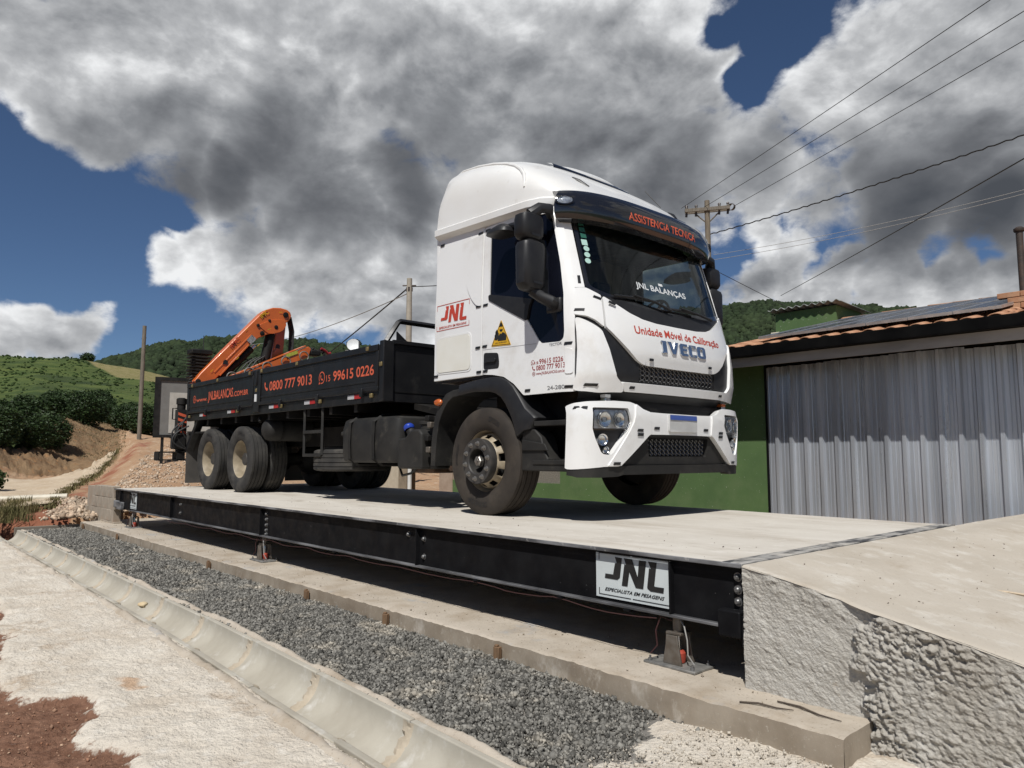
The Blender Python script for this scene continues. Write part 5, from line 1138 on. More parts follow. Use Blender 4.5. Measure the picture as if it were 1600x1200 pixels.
# inner shell of the cab: black, shows only as panel gaps, open behind the windscreen
WS = [(-1.03, 1.985), (-.912, 1.945), (-.722, 1.912), (-.349, 1.885), (0, 1.88), (.349, 1.885), (.722, 1.912), (.912, 1.945), (1.03, 1.985), (1.0, 2.72), (.6, 2.80), (-.6, 2.80), (-1.0, 2.72)]
def inpoly(y, z, P):
    c = False
    for i in range(len(P)):
        a, b = P[i-1], P[i]
        if (a[1] > z) != (b[1] > z) and y < (b[0]-a[0])*(z-a[1])/(b[1]-a[1])+a[0]: c = not c
    return c
ths = np.linspace(-89, 89, 61); zs = list(np.arange(1.10, 2.93, .05)); mb = MB()
def planpt(th, z, o=-.006):
    xf, w = cab_plan(z); c, s = math.cos(rad(th)), math.sin(rad(th))
    return Vector((xf-.45+.45*abs(c)**(2/3.5)+o*c, math.copysign((w+o)*abs(s)**(2/3.5), s), z))
cols_ = [('s', -1, x) for x in (-.885, -.6, -.3, 0, .3, .6)] + [('t', t, 0) for t in ths] + [('s', 1, x) for x in (.6, .3, 0, -.3, -.6, -.885)]
grid = []
for z in zs:
    row = []
    for k, a, x in cols_:
        if k == 't': row.append(planpt(a, z))
        else: row.append(Vector((min(x, cab_plan(z)[0]-.47), a*(cab_plan(z)[1]-.006), z)))
    grid.append(row)
for i in range(len(zs)-1):
    for j in range(len(cols_)-1):
        q = [grid[i][j], grid[i][j+1], grid[i+1][j+1], grid[i+1][j]]; c = sum(q, Vector())/4
        if c.x > .45 and abs(c.y) < 1.05 and inpoly(c.y*1.0, c.z, WS): continue
        if c.x < .45 and c.z < 1.30: continue
        if c.y > .9 and -.03 < c.x < .92 and 1.95 < c.z < 2.75: continue
        mb.add(q, [(0, 1, 2, 3)])
mb.build('cab_shell', M_seam, TK, True)
mb = MB(); mb.box((-.885, -1.19, 1.31), (-.86, 1.19, 2.9)); mb.build('cab_rear_wall', M_white, TK)
# interior seen through the windscreen
M_int3 = mat('curtain_grey', (.30, .34, .34), .9, col2=(.22, .25, .25), scale=3, stretch=(1, 4, .3)); M_int = mat('cab_interior', (.045, .050, .050), .8, col2=(.06, .066, .064), scale=5); M_int2 = mat('cab_headliner', (.34, .37, .35), .9, col2=(.13, .14, .135), scale=4)
MB().box((-.30, -1.12, 1.35), (-.27, 1.12, 2.85)).build('bunk_curtain', M_int3, TK); MB().box((-.3, -1.12, 2.84), (.85, 1.12, 2.86)).build('headliner', M_int2, TK)
MB().box((-.3, -1.12, 1.30), (1.0, 1.12, 1.32)).build('cab_floor', M_int, TK)
mb = MB(); mb.prism([(.62, 1.5), (1.10, 1.5), (1.12, 1.86), (.98, 1.93), (.72, 1.88)], lambda u, v, t: (u, t, v), -1.02, 1.02); mb.build('dashboard', M_int, TK, bevel=.03)
for sy in (-.55, .55):
    MB().box((-.05, sy-.26, 1.62), (.45, sy+.26, 1.78)).build('seat', mat('seat_cloth', (.13, .14, .145), .9, col2=(.17, .17, .17), scale=12), TK, bevel=.05)
    MB().box((-.16, sy-.25, 1.70), (0, sy+.25, 2.30)).build('seat_back', MATS['seat_cloth'], TK, bevel=.06); MB().box((-.14, sy-.13, 2.32), (-.04, sy+.13, 2.52)).build('headrest', MATS['seat_cloth'], TK, bevel=.04)
m_ = Matrix.Translation((.62, .55, 2.0)) @ Matrix.Rotation(rad(-55), 4, 'Y')
mb = MB(); mb.lathe([(.215+.014*math.cos(a), .014*math.sin(a)) for a in np.linspace(0, 2*math.pi, 9)[:-1]], m_, 28, True); mb.box((-.2, -.015, -.01), (.2, .015, .01), m_); mb.build('steering_wheel', M_plast, TK, True)
bm = mesh2d(rnd(WS, .05), (), .08, .08)
for v in bm.verts: v.co = FRONT(v.co.x, v.co.y, .004)
me = bpy.data.meshes.new('windscreen'); bm.to_mesh(me); bm.free(); ws_o = link('windscreen', me, M_ws, TK)
for p in me.polygons: p.use_smooth = True
INS = [(y*.965, z+(.045 if z < 2.3 else -.05)) for y, z in WS]
panel('windscreen_surround', rnd(WS, .05), FRONT, .006, .02, M_gloss, TK, holes=[rnd(INS, .06)], bevel=.002, du=.08, dv=.08)
# prints behind the screen
fn = lambda u, v: FRONT(u, v, .0065)
lettering('JNL BALANÇAS', fn, -.42, .36, 2.098, 2.155, M_whitep, ws_o, True)
flat([[(-.06, 2.17), (.005, 2.17), (.005, 2.195), (-.06, 2.195)]], fn, M_whitep, ws_o, 'small_sticker')
M_mint = mat('mint_print', (.42, .62, .55), .5, col2=(.38, .56, .5), scale=9); M_dkgreen = mat('dark_green_print', (.02, .12, .085), .5, col2=(.018, .1, .07), scale=9)
st = [(-.935, 2.455), (-.93, 2.395), (-.937, 2.335), (-.945, 2.275)]
for i, (y, z) in enumerate(st):
    if i == 0: flat([[(y-.028, z-.028), (y+.028, z-.028), (y+.028, z+.028), (y-.028, z+.028)]], fn, M_mint, ws_o, 'round_sticker')
    else: flat([[(y+.028*math.cos(a), z+.026*math.sin(a)) for a in np.linspace(0, 2*math.pi, 15)[:-1]]], fn, M_mint, ws_o, 'round_sticker')
for k in range(4): flat([[(-.955, 2.50+k*.06), (-.90, 2.50+k*.06), (-.90, 2.545+k*.06), (-.955, 2.545+k*.06)]], fn, M_dkgreen, ws_o, 'green_sticker')
MB().add([(.99, -.12, 1.945), (1.06, .20, 1.925), (.88, .24, 1.945), (.84, -.08, 1.955)], [(0, 1, 2, 3)]).build('paper_sheet', mat('paper', (.62, .68, .66), .8, col2=(.5, .55, .53), scale=20), TK)
MB().box((.90, .02, 1.93), (1.02, .22, 1.965)).build('paper_pad', MATS['paper'], TK)

# ---- front panels
HT = [(-.903, 1.936), (-.79, 1.877), (-.641, 1.803), (-.498, 1.762), (-.317, 1.742), (0, 1.738)]; HB = [(-.937, 1.647), (-.842, 1.559), (-.723, 1.451), (-.63, 1.380), (-.56, 1.352), (-.483, 1.345), (-.133, 1.342)]
hood = [p for p in HT] + mirp(HT[:-1]) + mirp(HB)[::1][::-1]
HBm = mirp(HB)          # from inner right to outer right
right_up = HBm[::-1]    # outer right to inner right
hood = HT + mirp(HT[:-1]) + right_up[::1][::1]
hood = HT + [(-y, z) for y, z in HT[:-1]][::-1] + [(-y, z) for y, z in HB] + [(y, z) for y, z in HB][::-1]
def hoodf(u, v, o=0.):   # the flap swells forward in its middle
    k = max(0., 1-abs(u)/1.0)**.6*sm(np.array(v), 1.32, 1.46)*(1-sm(np.array(v), 1.66, 1.95)); return FRONT(u, v, o + .022*float(k) if o > 0 else o)
panel('bonnet_flap', rnd(hood, .02, 2), hoodf, .030, .05, M_white, TK, bevel=.010, du=.06, dv=.05, seg=3)
cowl = [(-1.03, 1.992), (-.912, 1.952), (-.722, 1.919), (-.349, 1.892), (0, 1.887), (.349, 1.892), (.722, 1.919), (.912, 1.952), (1.03, 1.992), (1.03, 1.97), (.91, 1.925)] + [(-y, z-.004+.012) for y, z in HT][1:] + [(y, z+.008) for y, z in HT][1:-1][::-1] + [(-.91, 1.925), (-1.03, 1.97)]
panel('wiper_cowl', cowl, FRONT, .012, .03, M_plast, TK, bevel=.004, du=.07, dv=.05)
cp = [(-1.114, 2.0), (-1.036, 2.006), (-.914, 1.945), (-.948, 1.655), (-1.013, 1.712), (-1.075, 1.745), (-1.15, 1.76)]
df = [(-1.148, 1.737), (-1.09, 1.70), (-1.03, 1.658), (-.982, 1.618), (-.93, 1.44), (-.872, 1.232), (-.815, 1.19), (-.785, 1.165), (-.775, 1.105), (-1.02, 1.098), (-1.168, 1.105)]
ap = [(-1.115, 2.008), (-1.037, 2.014), (-1.017, 2.62), (-1.004, 2.78), (-1.075, 2.83), (-1.095, 2.6)]
gs = [(-.969, 1.622), (-.866, 1.236), (-.812, 1.195), (-.585, 1.203), (-.585, 1.36), (-.70, 1.44), (-.84, 1.565), (-.94, 1.65)]
lp_ = [(-.80, 1.192), (.80, 1.192), (.77, 1.112), (-.77, 1.112)]
for mm in (0, 1):
    f = mirp if mm else (lambda P: P)
    panel('corner_panel', rnd(f(cp), .012, 2), FRONT, .020, .035, M_white, TK, bevel=.006, du=.05, dv=.05, lines_u=YL)
    panel('air_deflector', rnd(f(df), [.03]*11, 3), FRONT, .034, .06, M_white, TK, bevel=.014, du=.05, dv=.05, lines_u=YL, seg=3)
    panel('windscreen_pillar', f(ap), FRONT, .010, .025, M_white, TK, bevel=.005, du=.04, dv=.06, lines_u=YL)
    panel('grille_surround', rnd(f(gs), .01, 2), FRONT, .008, .03, M_plast, TK, bevel=.003, du=.05, dv=.05)
panel('grille_lip', rnd(lp_, .01, 2), FRONT, .040, .07, M_white, TK, bevel=.012, du=.08, dv=0, seg=3)
panel('grille_back', [(-.60, 1.19), (.60, 1.19), (.60, 1.40), (-.60, 1.40)], FRONT, -.0, .01, M_seam, TK, bevel=0)
def lattice(name, y0_, y1_, z0_, z1_, fn, pitch, parent, keep=lambda y, z: True, r=.006):
    mb = MB(); h = pitch*.62; n = int((y1_-y0_)/pitch)+1; rows = int((z1_-z0_)/h)+1
    for j in range(rows):
        for i in range(n):
            y = y0_+i*pitch; z = z0_+j*h; c = (y+pitch/2, z)
            P4 = [(y, z), (y+pitch*.3, z+h/2), (y+pitch*.7, z+h/2), (y+pitch, z)]
            if not (keep(*P4[0]) and keep(*P4[3]) and keep(*P4[1])): continue
            for a, b in ((P4[0], P4[1]), (P4[1], P4[2]), (P4[2], P4[3])):
                A, B = fn(*a), fn(*b); mb.tube([A, B], r, 4, False)
            A, B = fn(P4[1][0], P4[1][1]), fn(y, z+h)
            mb.tube([A, B], r, 4, False); mb.tube([fn(*P4[2]), fn(y+pitch, z+h)], r, 4, False)
    return tag(mb.build(name, M_gloss, parent, clean=False), kind='stuff')
lattice('grille_mesh', -.58, .56, 1.205, 1.36, lambda y, z: FRONT(y, z, .006), .062, TK, lambda y, z: abs(y) < .585 and z < 1.352)
# badges and front print
fn = lambda u, v: hoodf(u, v, .0325)
lettering('Unidade Móvel de Calibração', fn, -.635, .69, 1.618, 1.688, M_red, TK, True)
V_, F_ = text_verts('IVECO', True)
def badge(P, w, fn, th, m):
    bm = bmesh.new()
    for p in P:
        b2 = mesh2d(p, (), .05, .05); tmp = bpy.data.meshes.new('x'); b2.to_mesh(tmp); b2.free(); bm.from_mesh(tmp); bpy.data.meshes.remove(tmp)
    bo = [e for e in bm.edges if e.is_boundary]; r_ = bmesh.ops.extrude_edge_only(bm, edges=bo); low = {v for v in r_['geom'] if isinstance(v, bmesh.types.BMVert)}
    for v in bm.verts: v.co = fn(v.co.x, v.co.y, 0. if v in low else th)
    bmesh.ops.recalc_face_normals(bm, faces=bm.faces); me = bpy.data.meshes.new('chrome_badge'); bm.to_mesh(me); bm.free(); o = link('badge_letter', me, m, TK); finish(o, False, .0025, 2, 40)
LT = {'I': [[(0,0),(.30,0),(.30,1),(0,1),(0,.86),(.06,.86),(.06,.14),(0,.14)]], 'V': [[(0,1),(.30,1),(.45,.38),(.60,1),(.88,1),(.58,0),(.30,0)]], 'E': [[(0,.12),(.12,0),(.72,0),(.72,.22),(.28,.22),(.28,.40),(.66,.40),(.66,.60),(.28,.60),(.28,.78),(.72,.78),(.72,1),(.12,1),(0,.88)]],
      'C': [[(0,.14),(.14,0),(.74,0),(.74,.24),(.30,.24),(.30,.76),(.74,.76),(.74,1),(.14,1),(0,.86)]], 'O': [[(0,.14),(.14,0),(.66,0),(.80,.14),(.80,.86),(.66,1),(.40,1),(.40,.76),(.52,.76),(.52,.24),(.28,.24),(.28,.76),(.395,.76),(.395,1),(.14,1),(0,.86)]]}
y = -.318
for c, w in zip('IVECO', (.075, .165, .125, .125, .145)):
    wu = max(p[0] for p in LT[c][0]); badge([[(y+p[0]/wu*w, 1.468+p[1]*.118) for p in P] for P in LT[c]], w, lambda u, v, o: hoodf(u, v, .032+o), .012, M_chrome); y += w+.016

# small black straps of reflective tape all over the white panels
M_tape = mat('black_tape', (.010, .010, .011), .35, col2=(.018, .018, .018), scale=60, wear=((.06, .06, .06), 70, .6, .7))
def tape(fn, u, v, w, h, o, ang=0):
    ca, sa = math.cos(ang), math.sin(ang); P = [(u+a*ca-b*sa, v+a*sa+b*ca) for a, b in ((-w/2-.004, -h/2), (w/2-.004, -h/2), (w/2+.004, h/2), (-w/2+.004, h/2))]
    panel('reflective_tape', P, fn, o, .004, M_tape, TK, bevel=.0008, du=0, dv=0, seg=1)
for y, z, w in ((-1.113, 1.80, .06), (-.955, 1.918, .07), (-.838, 1.868, .07), (-1.075, 1.158, .09), (-.690, 1.152, .06), (-.467, 1.40, .055), (.45, 1.40, .055), (.68, 1.152, .06)):
    tape(FRONT, y, z, w, .024, .052 if abs(z-1.868) < .01 or abs(z-1.4) < .01 else (.024 if z > 1.7 else .043), -.3 if -1 < y < -.8 else 0)
tape(FRONT, -1.066, 2.085, .022, .075, .013)
for x, z in ((-.159, 2.013), (-.049, 2.008), (-.162, 1.603), (-.057, 1.605), (-.146, 1.363), (-.046, 1.363), (.545, 1.138), (1.03, 1.512), (1.03, 1.142), (-.845, 1.376), (-.79, 2.766), (-.155, 2.750), (-.045, 2.755)): tape(SIDE, x, z, .068, .024, .022)

# ---- side panels
door = [(-.092, 2.79), (-.092, 1.335), (.064, 1.319), (.22, 1.288), (.36, 1.211), (.43, 1.15), (.489, 1.098), (1.082, 1.10), (1.088, 1.489), (1.052, 1.917), (.955, 2.319), (.832, 2.722), (.80, 2.80)]
win = [(-.005, 2.752), (.775, 2.735), (.905, 2.24), (.965, 1.95), (.992, 1.62), (.985, 1.56), (.95, 1.536), (.73, 1.545), (.70, 1.56), (.535, 1.79), (.005, 2.05)]
rp1 = [(-.885, 1.325), (-.105, 1.328), (-.105, 2.80), (-.875, 2.84)]
hat = rnd([(-.828, 1.408), (-.282, 1.402), (-.288, 1.762), (-.833, 1.757)], .055, 5)
for fS, nm in ((SIDE, 'R'), (SIDEL, 'L')):
    panel('door', rnd(door, [.02]*13, 2), fS, .016, .03, M_white, TK, holes=[rnd(win, [.02, .02, .02, .02, .04, .04, .04, .04, .04, .05, .03], 3)], bevel=.005, du=.07, dv=.09, lines_u=(.76, .82, .9, .93, .97, 1.0, 1.03, 1.06))
    panel('side_window', win, fS, .004, .01, M_glassd if nm == 'R' else M_ws2, TK, bevel=0, du=.09, dv=.12, lines_u=(.82, .9, .94, .97))
    panel('cab_side_panel', rp1, fS, .014, .03, M_white, TK, bevel=.005, du=.2, dv=.2)
    panel('locker_hatch', hat, fS, .022, .02, M_cream, TK, bevel=.006, du=.15, dv=.15, seg=3)
    if nm == 'R':
        panel('locker_rim', rnd([(-.85, 1.39), (-.262, 1.382), (-.268, 1.782), (-.855, 1.777)], .07, 5), fS, .018, .012, M_white2, TK, holes=[rnd([(-.83, 1.405), (-.28, 1.40), (-.286, 1.764), (-.835, 1.759)], .057, 5)], bevel=.004, du=.2, dv=.2)
        panel('raised_swage', rnd([(-.46, 2.70), (-.115, 2.735), (-.115, 2.01), (-.18, 2.02), (-.27, 2.10), (-.345, 2.235), (-.39, 2.40), (-.41, 2.55)], [.06, .01, .01, .04, .06, .06, .06, .06], 4), fS, .026, .02, M_white, TK, bevel=.012, du=.1, dv=.1, seg=3)
        panel('mirror_trim', rnd([(-.006, 2.092), (.02, 2.10), (.61, 1.965), (.575, 1.91), (.545, 1.80), (.525, 1.775), (.0, 2.045)], .012, 2), fS, .024, .02, M_plast, TK, bevel=.006, du=.1, dv=.1)
        panel('door_sill_line', [(-.09, 1.572), (.66, 1.547), (.66, 1.552), (-.09, 1.577)], fS, .0175, .002, mat('panel_crease', (.45, .45, .45), .4, col2=(.4, .4, .4), scale=9), TK, bevel=0, du=.1, dv=0)
        panel('handle_recess', rnd([(-.075, 1.38), (.148, 1.374), (.155, 1.43), (.14, 1.523), (-.07, 1.543)], .03, 4), fS, .0185, .006, M_plast, TK, bevel=.003, du=.2, dv=.2)
        panel('door_handle', rnd([(-.045, 1.445), (.115, 1.44), (.115, 1.475), (-.045, 1.48)], .012, 3), fS, .036, .018, M_plast, TK, bevel=.005, du=.2, dv=.2)
        panel('front_door_swage', rnd([(1.00, 1.25), (1.075, 1.25), (1.075, 1.46), (1.00, 1.48)], .02, 3), fS, .022, .01, M_white, TK, bevel=.006, du=.04, dv=.1)
# side print
fn = lambda u, v: SIDE(u, v, .0168)
logo(fn, -.775, -.345, 1.905, 2.095, M_red, TK)
lettering('ESPECIALISTA EM PESAGENS', fn, -.805, -.349, 1.868, 1.890, M_red, TK, True, .2)
for P in ([(-.845, 2.112), (-.305, 2.112), (-.305, 2.118), (-.845, 2.118)], [(-.845, 1.847), (-.301, 1.847), (-.301, 1.853), (-.845, 1.853)], [(-.845, 2.06), (-.840, 2.06), (-.840, 2.112), (-.845, 2.112)], [(-.307, 2.06), (-.302, 2.06), (-.302, 2.112), (-.307, 2.112)], [(-.845, 1.853), (-.840, 1.853), (-.840, 1.90), (-.845, 1.90)], [(-.307, 1.853), (-.302, 1.853), (-.302, 1.90), (-.307, 1.90)]): flat([P], fn, M_red, TK, 'logo_line')
fn = lambda u, v: SIDE(u, v, .0188)
tri = panel('warning_sign', rnd([(.040, 1.590), (.322, 1.578), (.184, 1.832)], .012, 3), SIDE, .0195, .003, M_yellow, TK, bevel=0, du=0, dv=0)
fn2 = lambda u, v: SIDE(u, v, .0200)
def ring2(P, k): cx = sum(p[0] for p in P)/len(P); cy = sum(p[1] for p in P)/len(P); return [(cx+(x-cx)*k, cy+(y-cy)*k) for x, y in P]
T3 = [(.040, 1.590), (.322, 1.578), (.184, 1.832)]; a, b = ring2(T3, .93), ring2(T3, .86)
for i in range(3): flat([[a[i], a[(i+1) % 3], b[(i+1) % 3], b[i]]], fn2, M_blackp, tri, 'sign_border')
flat([[(.155, 1.765), (.213, 1.765), (.213, 1.772), (.205, 1.776), (.203, 1.792), (.184, 1.80), (.165, 1.792), (.163, 1.776), (.155, 1.772)]], fn2, M_blackp, tri, 'guard_cap')
flat([[(.185+.024*math.cos(t_), 1.742+.026*math.sin(t_)) for t_ in np.linspace(math.pi, 2*math.pi, 9)]], fn2, M_blackp, tri, 'guard_face')
flat([[(.135, 1.632), (.255, 1.628), (.262, 1.672), (.235, 1.700), (.205, 1.712), (.185, 1.695), (.168, 1.706), (.15, 1.68)]], fn2, M_blackp, tri, 'guard_body')
flat([[(.095, 1.645), (.130, 1.640), (.150, 1.67), (.152, 1.71), (.143, 1.712), (.140, 1.735), (.131, 1.735), (.126, 1.745), (.117, 1.742), (.112, 1.732), (.104, 1.728), (.100, 1.70), (.09, 1.69)]], fn2, M_blackp, tri, 'guard_hand')
lettering('NÃO ENTRE AQUI', fn2, .10, .262, 1.607, 1.621, M_blackp, tri, True)
M_greyp = mat('grey_print', (.16, .16, .17), .4, col2=(.2, .2, .2), scale=30)
fn = lambda u, v: SIDE(u, v, .0172)
lettering('TECTOR', fn, .82, .97, 1.506, 1.530, M_greyp, TK); lettering('24-280', fn, .795, .995, 1.125, 1.160, M_greyp, TK)
M_dred = mat('dark_red_print', (.30, .035, .030), .45, col2=(.27, .03, .028), scale=9)
lettering('15', fn, .635, .685, 1.365, 1.388, M_dred, TK); lettering('99615 0226', fn, .695, .985, 1.362, 1.406, M_dred, TK, True)
lettering('0800 777 9013', fn, .655, 1.003, 1.308, 1.352, M_dred, TK, True); lettering('www.JNLBALANCAS.com.br', fn, .655, 1.003, 1.268, 1.293, M_dred, TK)
def annulus(cx, cy, r0, r1, a0=0, a1=2*math.pi, n=20):
    return [[(cx+r1*math.cos(a), cy+r1*math.sin(a)) for a in (u, v)] + [(cx+r0*math.cos(a), cy+r0*math.sin(a)) for a in (v, u)] for u, v in zip(np.linspace(a0, a1, n+1)[:-1], np.linspace(a0, a1, n+1)[1:])]
def handset(cx, cy, s): return [[(cx-.9*s, cy+.9*s), (cx-.45*s, cy+.8*s), (cx-.35*s, cy+.35*s), (cx-.6*s, cy+.2*s), (cx-.1*s, cy-.45*s), (cx+.2*s, cy-.25*s), (cx+.7*s, cy-.45*s), (cx+.75*s, cy-.85*s), (cx+.2*s, cy-1.0*s), (cx-.6*s, cy-.5*s), (cx-1.0*s, cy+.3*s)]]
def icon(kind, fn, cx, cy, s, m, parent):
    if kind == 'phone': P = handset(cx, cy, s)
    elif kind == 'chat': P = annulus(cx, cy, s*.82, s) + [[(cx-s, cy-s*1.05), (cx-.2*s, cy-.86*s), (cx-.80*s, cy-.45*s)]] + [[(x, y) for x, y in handset(cx, cy, s*.5)[0]]]
    else: P = annulus(cx, cy, s*.82, s) + [[(cx-s*.85, cy-s*.06), (cx+s*.85, cy-s*.06), (cx+s*.85, cy+s*.06), (cx-s*.85, cy+s*.06)]] + annulus(cx, cy, s*.38, s*.5)
    o = flat(P, fn, m, parent, kind+'_icon'); return tag(o, kind='stuff')
icon('chat', fn, .612, 1.383, .022, M_dred, TK); icon('phone', fn, .625, 1.330, .022, M_dred, TK); icon('globe', fn, .625, 1.280, .020, M_dred, TK)

# ---- roof fairing
RXs = [-.865, -.85, -.82, -.74, -.62, -.45, -.25, -.05, .12, .26, .40, .55, .70, .82, .92, .98]
RZt = [3.44, 3.50, 3.585, 3.635, 3.655, 3.645, 3.62, 3.575, 3.53, 3.48, 3.41, 3.315, 3.205, 3.105, 3.015, 2.965]
def roofw(x): return 1.225*(1-max(0, (x-.45)/.62)**3.0*.5)
rows = []; NT = 22
for x, zt_r in zip(RXs, RZt):
    w = roofw(x); zb = 2.935-.055*(x+.88)/1.8; row = []
    half = [(w-.10, zb-.135), (w-.004, zb-.085), (w+.014, zb-.068), (w+.016, zb-.008), (w-.010, zb+.012)]
    h_ = zt_r-zb-.012; n_ = np.interp(x, [-.9, 0, .98], [5.2, 4.6, 2.6])
    for k in range(NT+1):
        a = math.pi/2*(1-k/NT); half.append(((w-.014)*abs(math.sin(a))**(2/n_)*(1-.02*(1-a/(math.pi/2))), zb+.012+h_*abs(math.cos(a))**(2/n_)))
    for y, z in half: row.append((x-.10*max(0, (z-zb)/.6) * (0 if x > -.8 else -1) * .9, -y, z))
    row += [(p[0], -p[1], p[2]) for p in row[:-1]][::-1]
    rows.append(row)
mb = MB(); mb.grid(rows); nrow = len(rows[0]); mb.f.append(tuple(range(nrow)))
roof = mb.build('roof_fairing', M_white2, TK, True); 
try: roof.data.set_sharp_from_angle(angle=rad(38))
except Exception: pass
# bead along the side of the fairing
def roofs(x, k):  # point on near side at arc position k 0..1
    zt_r = np.interp(x, RXs, RZt); w = roofw(x); zb = 2.935-.055*(x+.88)/1.8; h_ = zt_r-zb-.012; n_ = np.interp(x, [-.9, 0, .98], [5.2, 4.6, 2.6]); a = math.pi/2*(1-k); return Vector((x, -((w-.014)*abs(math.sin(a))**(2/n_)*(1-.02*k)+.002), zb+.012+h_*abs(math.cos(a))**(2/n_)))
bead = [roofs(x, k) for x, k in ((-.80, .47), (-.6, .475), (-.35, .47), (-.1, .455), (.1, .43), (.25, .39), (.36, .33), (.44, .25), (.48, .16), (.49, .08))]
mb = MB(); mb.tube(bead, [.006, .014, .018, .02, .022, .022, .022, .02, .016, .008], 10); mb.build('fairing_bead', M_white2, TK, True)
# raised centre deflector with a dark gap at its front
rows = []
for x, dz in ((-.70, .0), (-.60, .05), (-.3, .085), (0, .10), (.20, .095), (.30, .08), (.345, .055)):
    zt_r = np.interp(x, RXs, RZt)-.012; w = .60-.10*abs(x+.1); rows.append([(x-.10*(y/.6)**2, y, zt_r+dz*(1-abs(y/w)**4 if abs(y) < w else 0)-.0) for y in np.linspace(-w, w, 21)])
rows.append([(p[0]+.008, p[1], p[2]-.06) for p in rows[-1]])
mb = MB(); mb.grid(rows); mb.build('air_spoiler', M_white2, TK, True)
rows = [[(.30-.10*(y/.6)**2+dx, y, np.interp(.30-.10*(y/.6)**2+dx, RXs, RZt)-.005+dz) for y in np.linspace(-.60, .60, 21)] for dx, dz in ((-.02, .035), (.055, .035), (.075, .02), (.075, -.05))]
MB().grid(rows).build('spoiler_gap', M_gloss, TK, True)
for y in (-.72, .78):
    s = 1 if y < 0 else -1
    z = np.interp(.72, RXs, RZt)-.09
    MB().tube([(.80, y*.93, z-.02), (.73, y, z+.05), (.66, y*1.02, z+.095)], [.026, .026, .020], 10).build('roof_horn' if y < 0 else 'roof_aerial_base', M_plast, TK, True)
MB().tube([(.74, .55, 3.19), (.58, .50, 3.40)], .005, 6).build('aerial', M_wire, TK)

# ---- sun visor
def visp(th, lev):
    xf, w, z = lev; d = .62; n_ = 2.9; c, s = math.cos(rad(th)), math.sin(rad(th)); return Vector((xf-d+d*abs(c)**(2/n_), math.copysign(w*abs(s)**(2/n_), s), z - .035*abs(s)**3*(0)))
LV = [(.96, 1.19, 2.965), (1.05, 1.225, 2.955), (1.105, 1.250, 2.925), (1.145, 1.262, 2.86), (1.165, 1.268, 2.78), (1.165, 1.268, 2.71), (1.145, 1.26, 2.650), (1.09, 1.235, 2.628), (.98, 1.19, 2.66), (.93, 1.16, 2.72)]
XE = [.70, .80, .865, .87, .87, .87, .87, .86, .78, .70]
def vend(i):
    c = min(1, max(0, (XE[i]-(LV[i][0]-.62))/.62))**(2.9/2); return math.degrees(math.acos(c))
def vis2(th, t, o=0.):
    i = min(int(t), len(LV)-2); f = t-i; a, b = visp(th, LV[i]), visp(th, LV[i+1]); p = a.lerp(b, f); sd = abs(math.sin(rad(th))); p.z += -.03*sd**6*(1 if t < 3 else 0) + .015*sd**6*(1 if t > 5 else 0)
    if o: n = (visp(th+.5, LV[i]).lerp(visp(th+.5, LV[i+1]), f)-visp(th-.5, LV[i]).lerp(visp(th-.5, LV[i+1]), f)).cross(b-a).normalized(); n = n if n.x*math.cos(rad(th))+n.y*math.sin(rad(th)) > 0 else -n; p = p+n*o
    return p
mb = MB(); mb.grid([[vis2(q*vend(t), t) for q in np.linspace(-1, 1, 57)] for t in range(len(LV))])
for q in (-1, 1): mb.add([vis2(q*vend(t), t) for t in range(len(LV))], [tuple(range(len(LV)))])
mb.build('sun_visor', M_gloss, TK, True)
def th_of(y, t):
    a = min(np.linspace(-70, 70, 561), key=lambda q: abs(vis2(q, t).y-y)); return float(a)
def visf(y, z):
    t = float(np.interp(z, [2.71, 2.78, 2.86, 2.93], [5, 4, 3, 2])); w = np.interp(t, [2, 3, 4, 5], [1.250, 1.262, 1.268, 1.268])
    return vis2(math.copysign(math.degrees(math.asin((abs(y)/w)**(2.9/2))), y), t, .003)
lettering('ASSISTENCIA TECNICA', visf, -.50, .57, 2.726, 2.800, M_orprint, TK, True)
for s in (-1, 1):
    th = -58*-s*-1 if False else 58*s; c = vis2(th, 3.6, .004); n = (vis2(th, 3.6, .02)-c).normalized(); M = Matrix.Translation(c) @ n.to_track_quat('Z', 'Y').to_matrix().to_4x4() @ Matrix.Diagonal((1.0, 1.9, 1, 1)) if False else Matrix.Translation(c) @ n.to_track_quat('Z', 'Y').to_matrix().to_4x4() @ Matrix.Diagonal((1.9, 1.0, 1, 1))
    lb_ = MB().lathe([(0, .0), (.036, .002), (.040, .008)], M, 20).build('visor_lamp', M_bowl, TK, True); MB().lathe([(.046, .002), (.046, .010), (.038, .012)], M, 20).build('lamp_rim', M_gloss, lb_, True); MB().lathe([(0, .020), (.025, .017), (.040, .006)], M, 20).build('lens', M_lens, lb_, True)

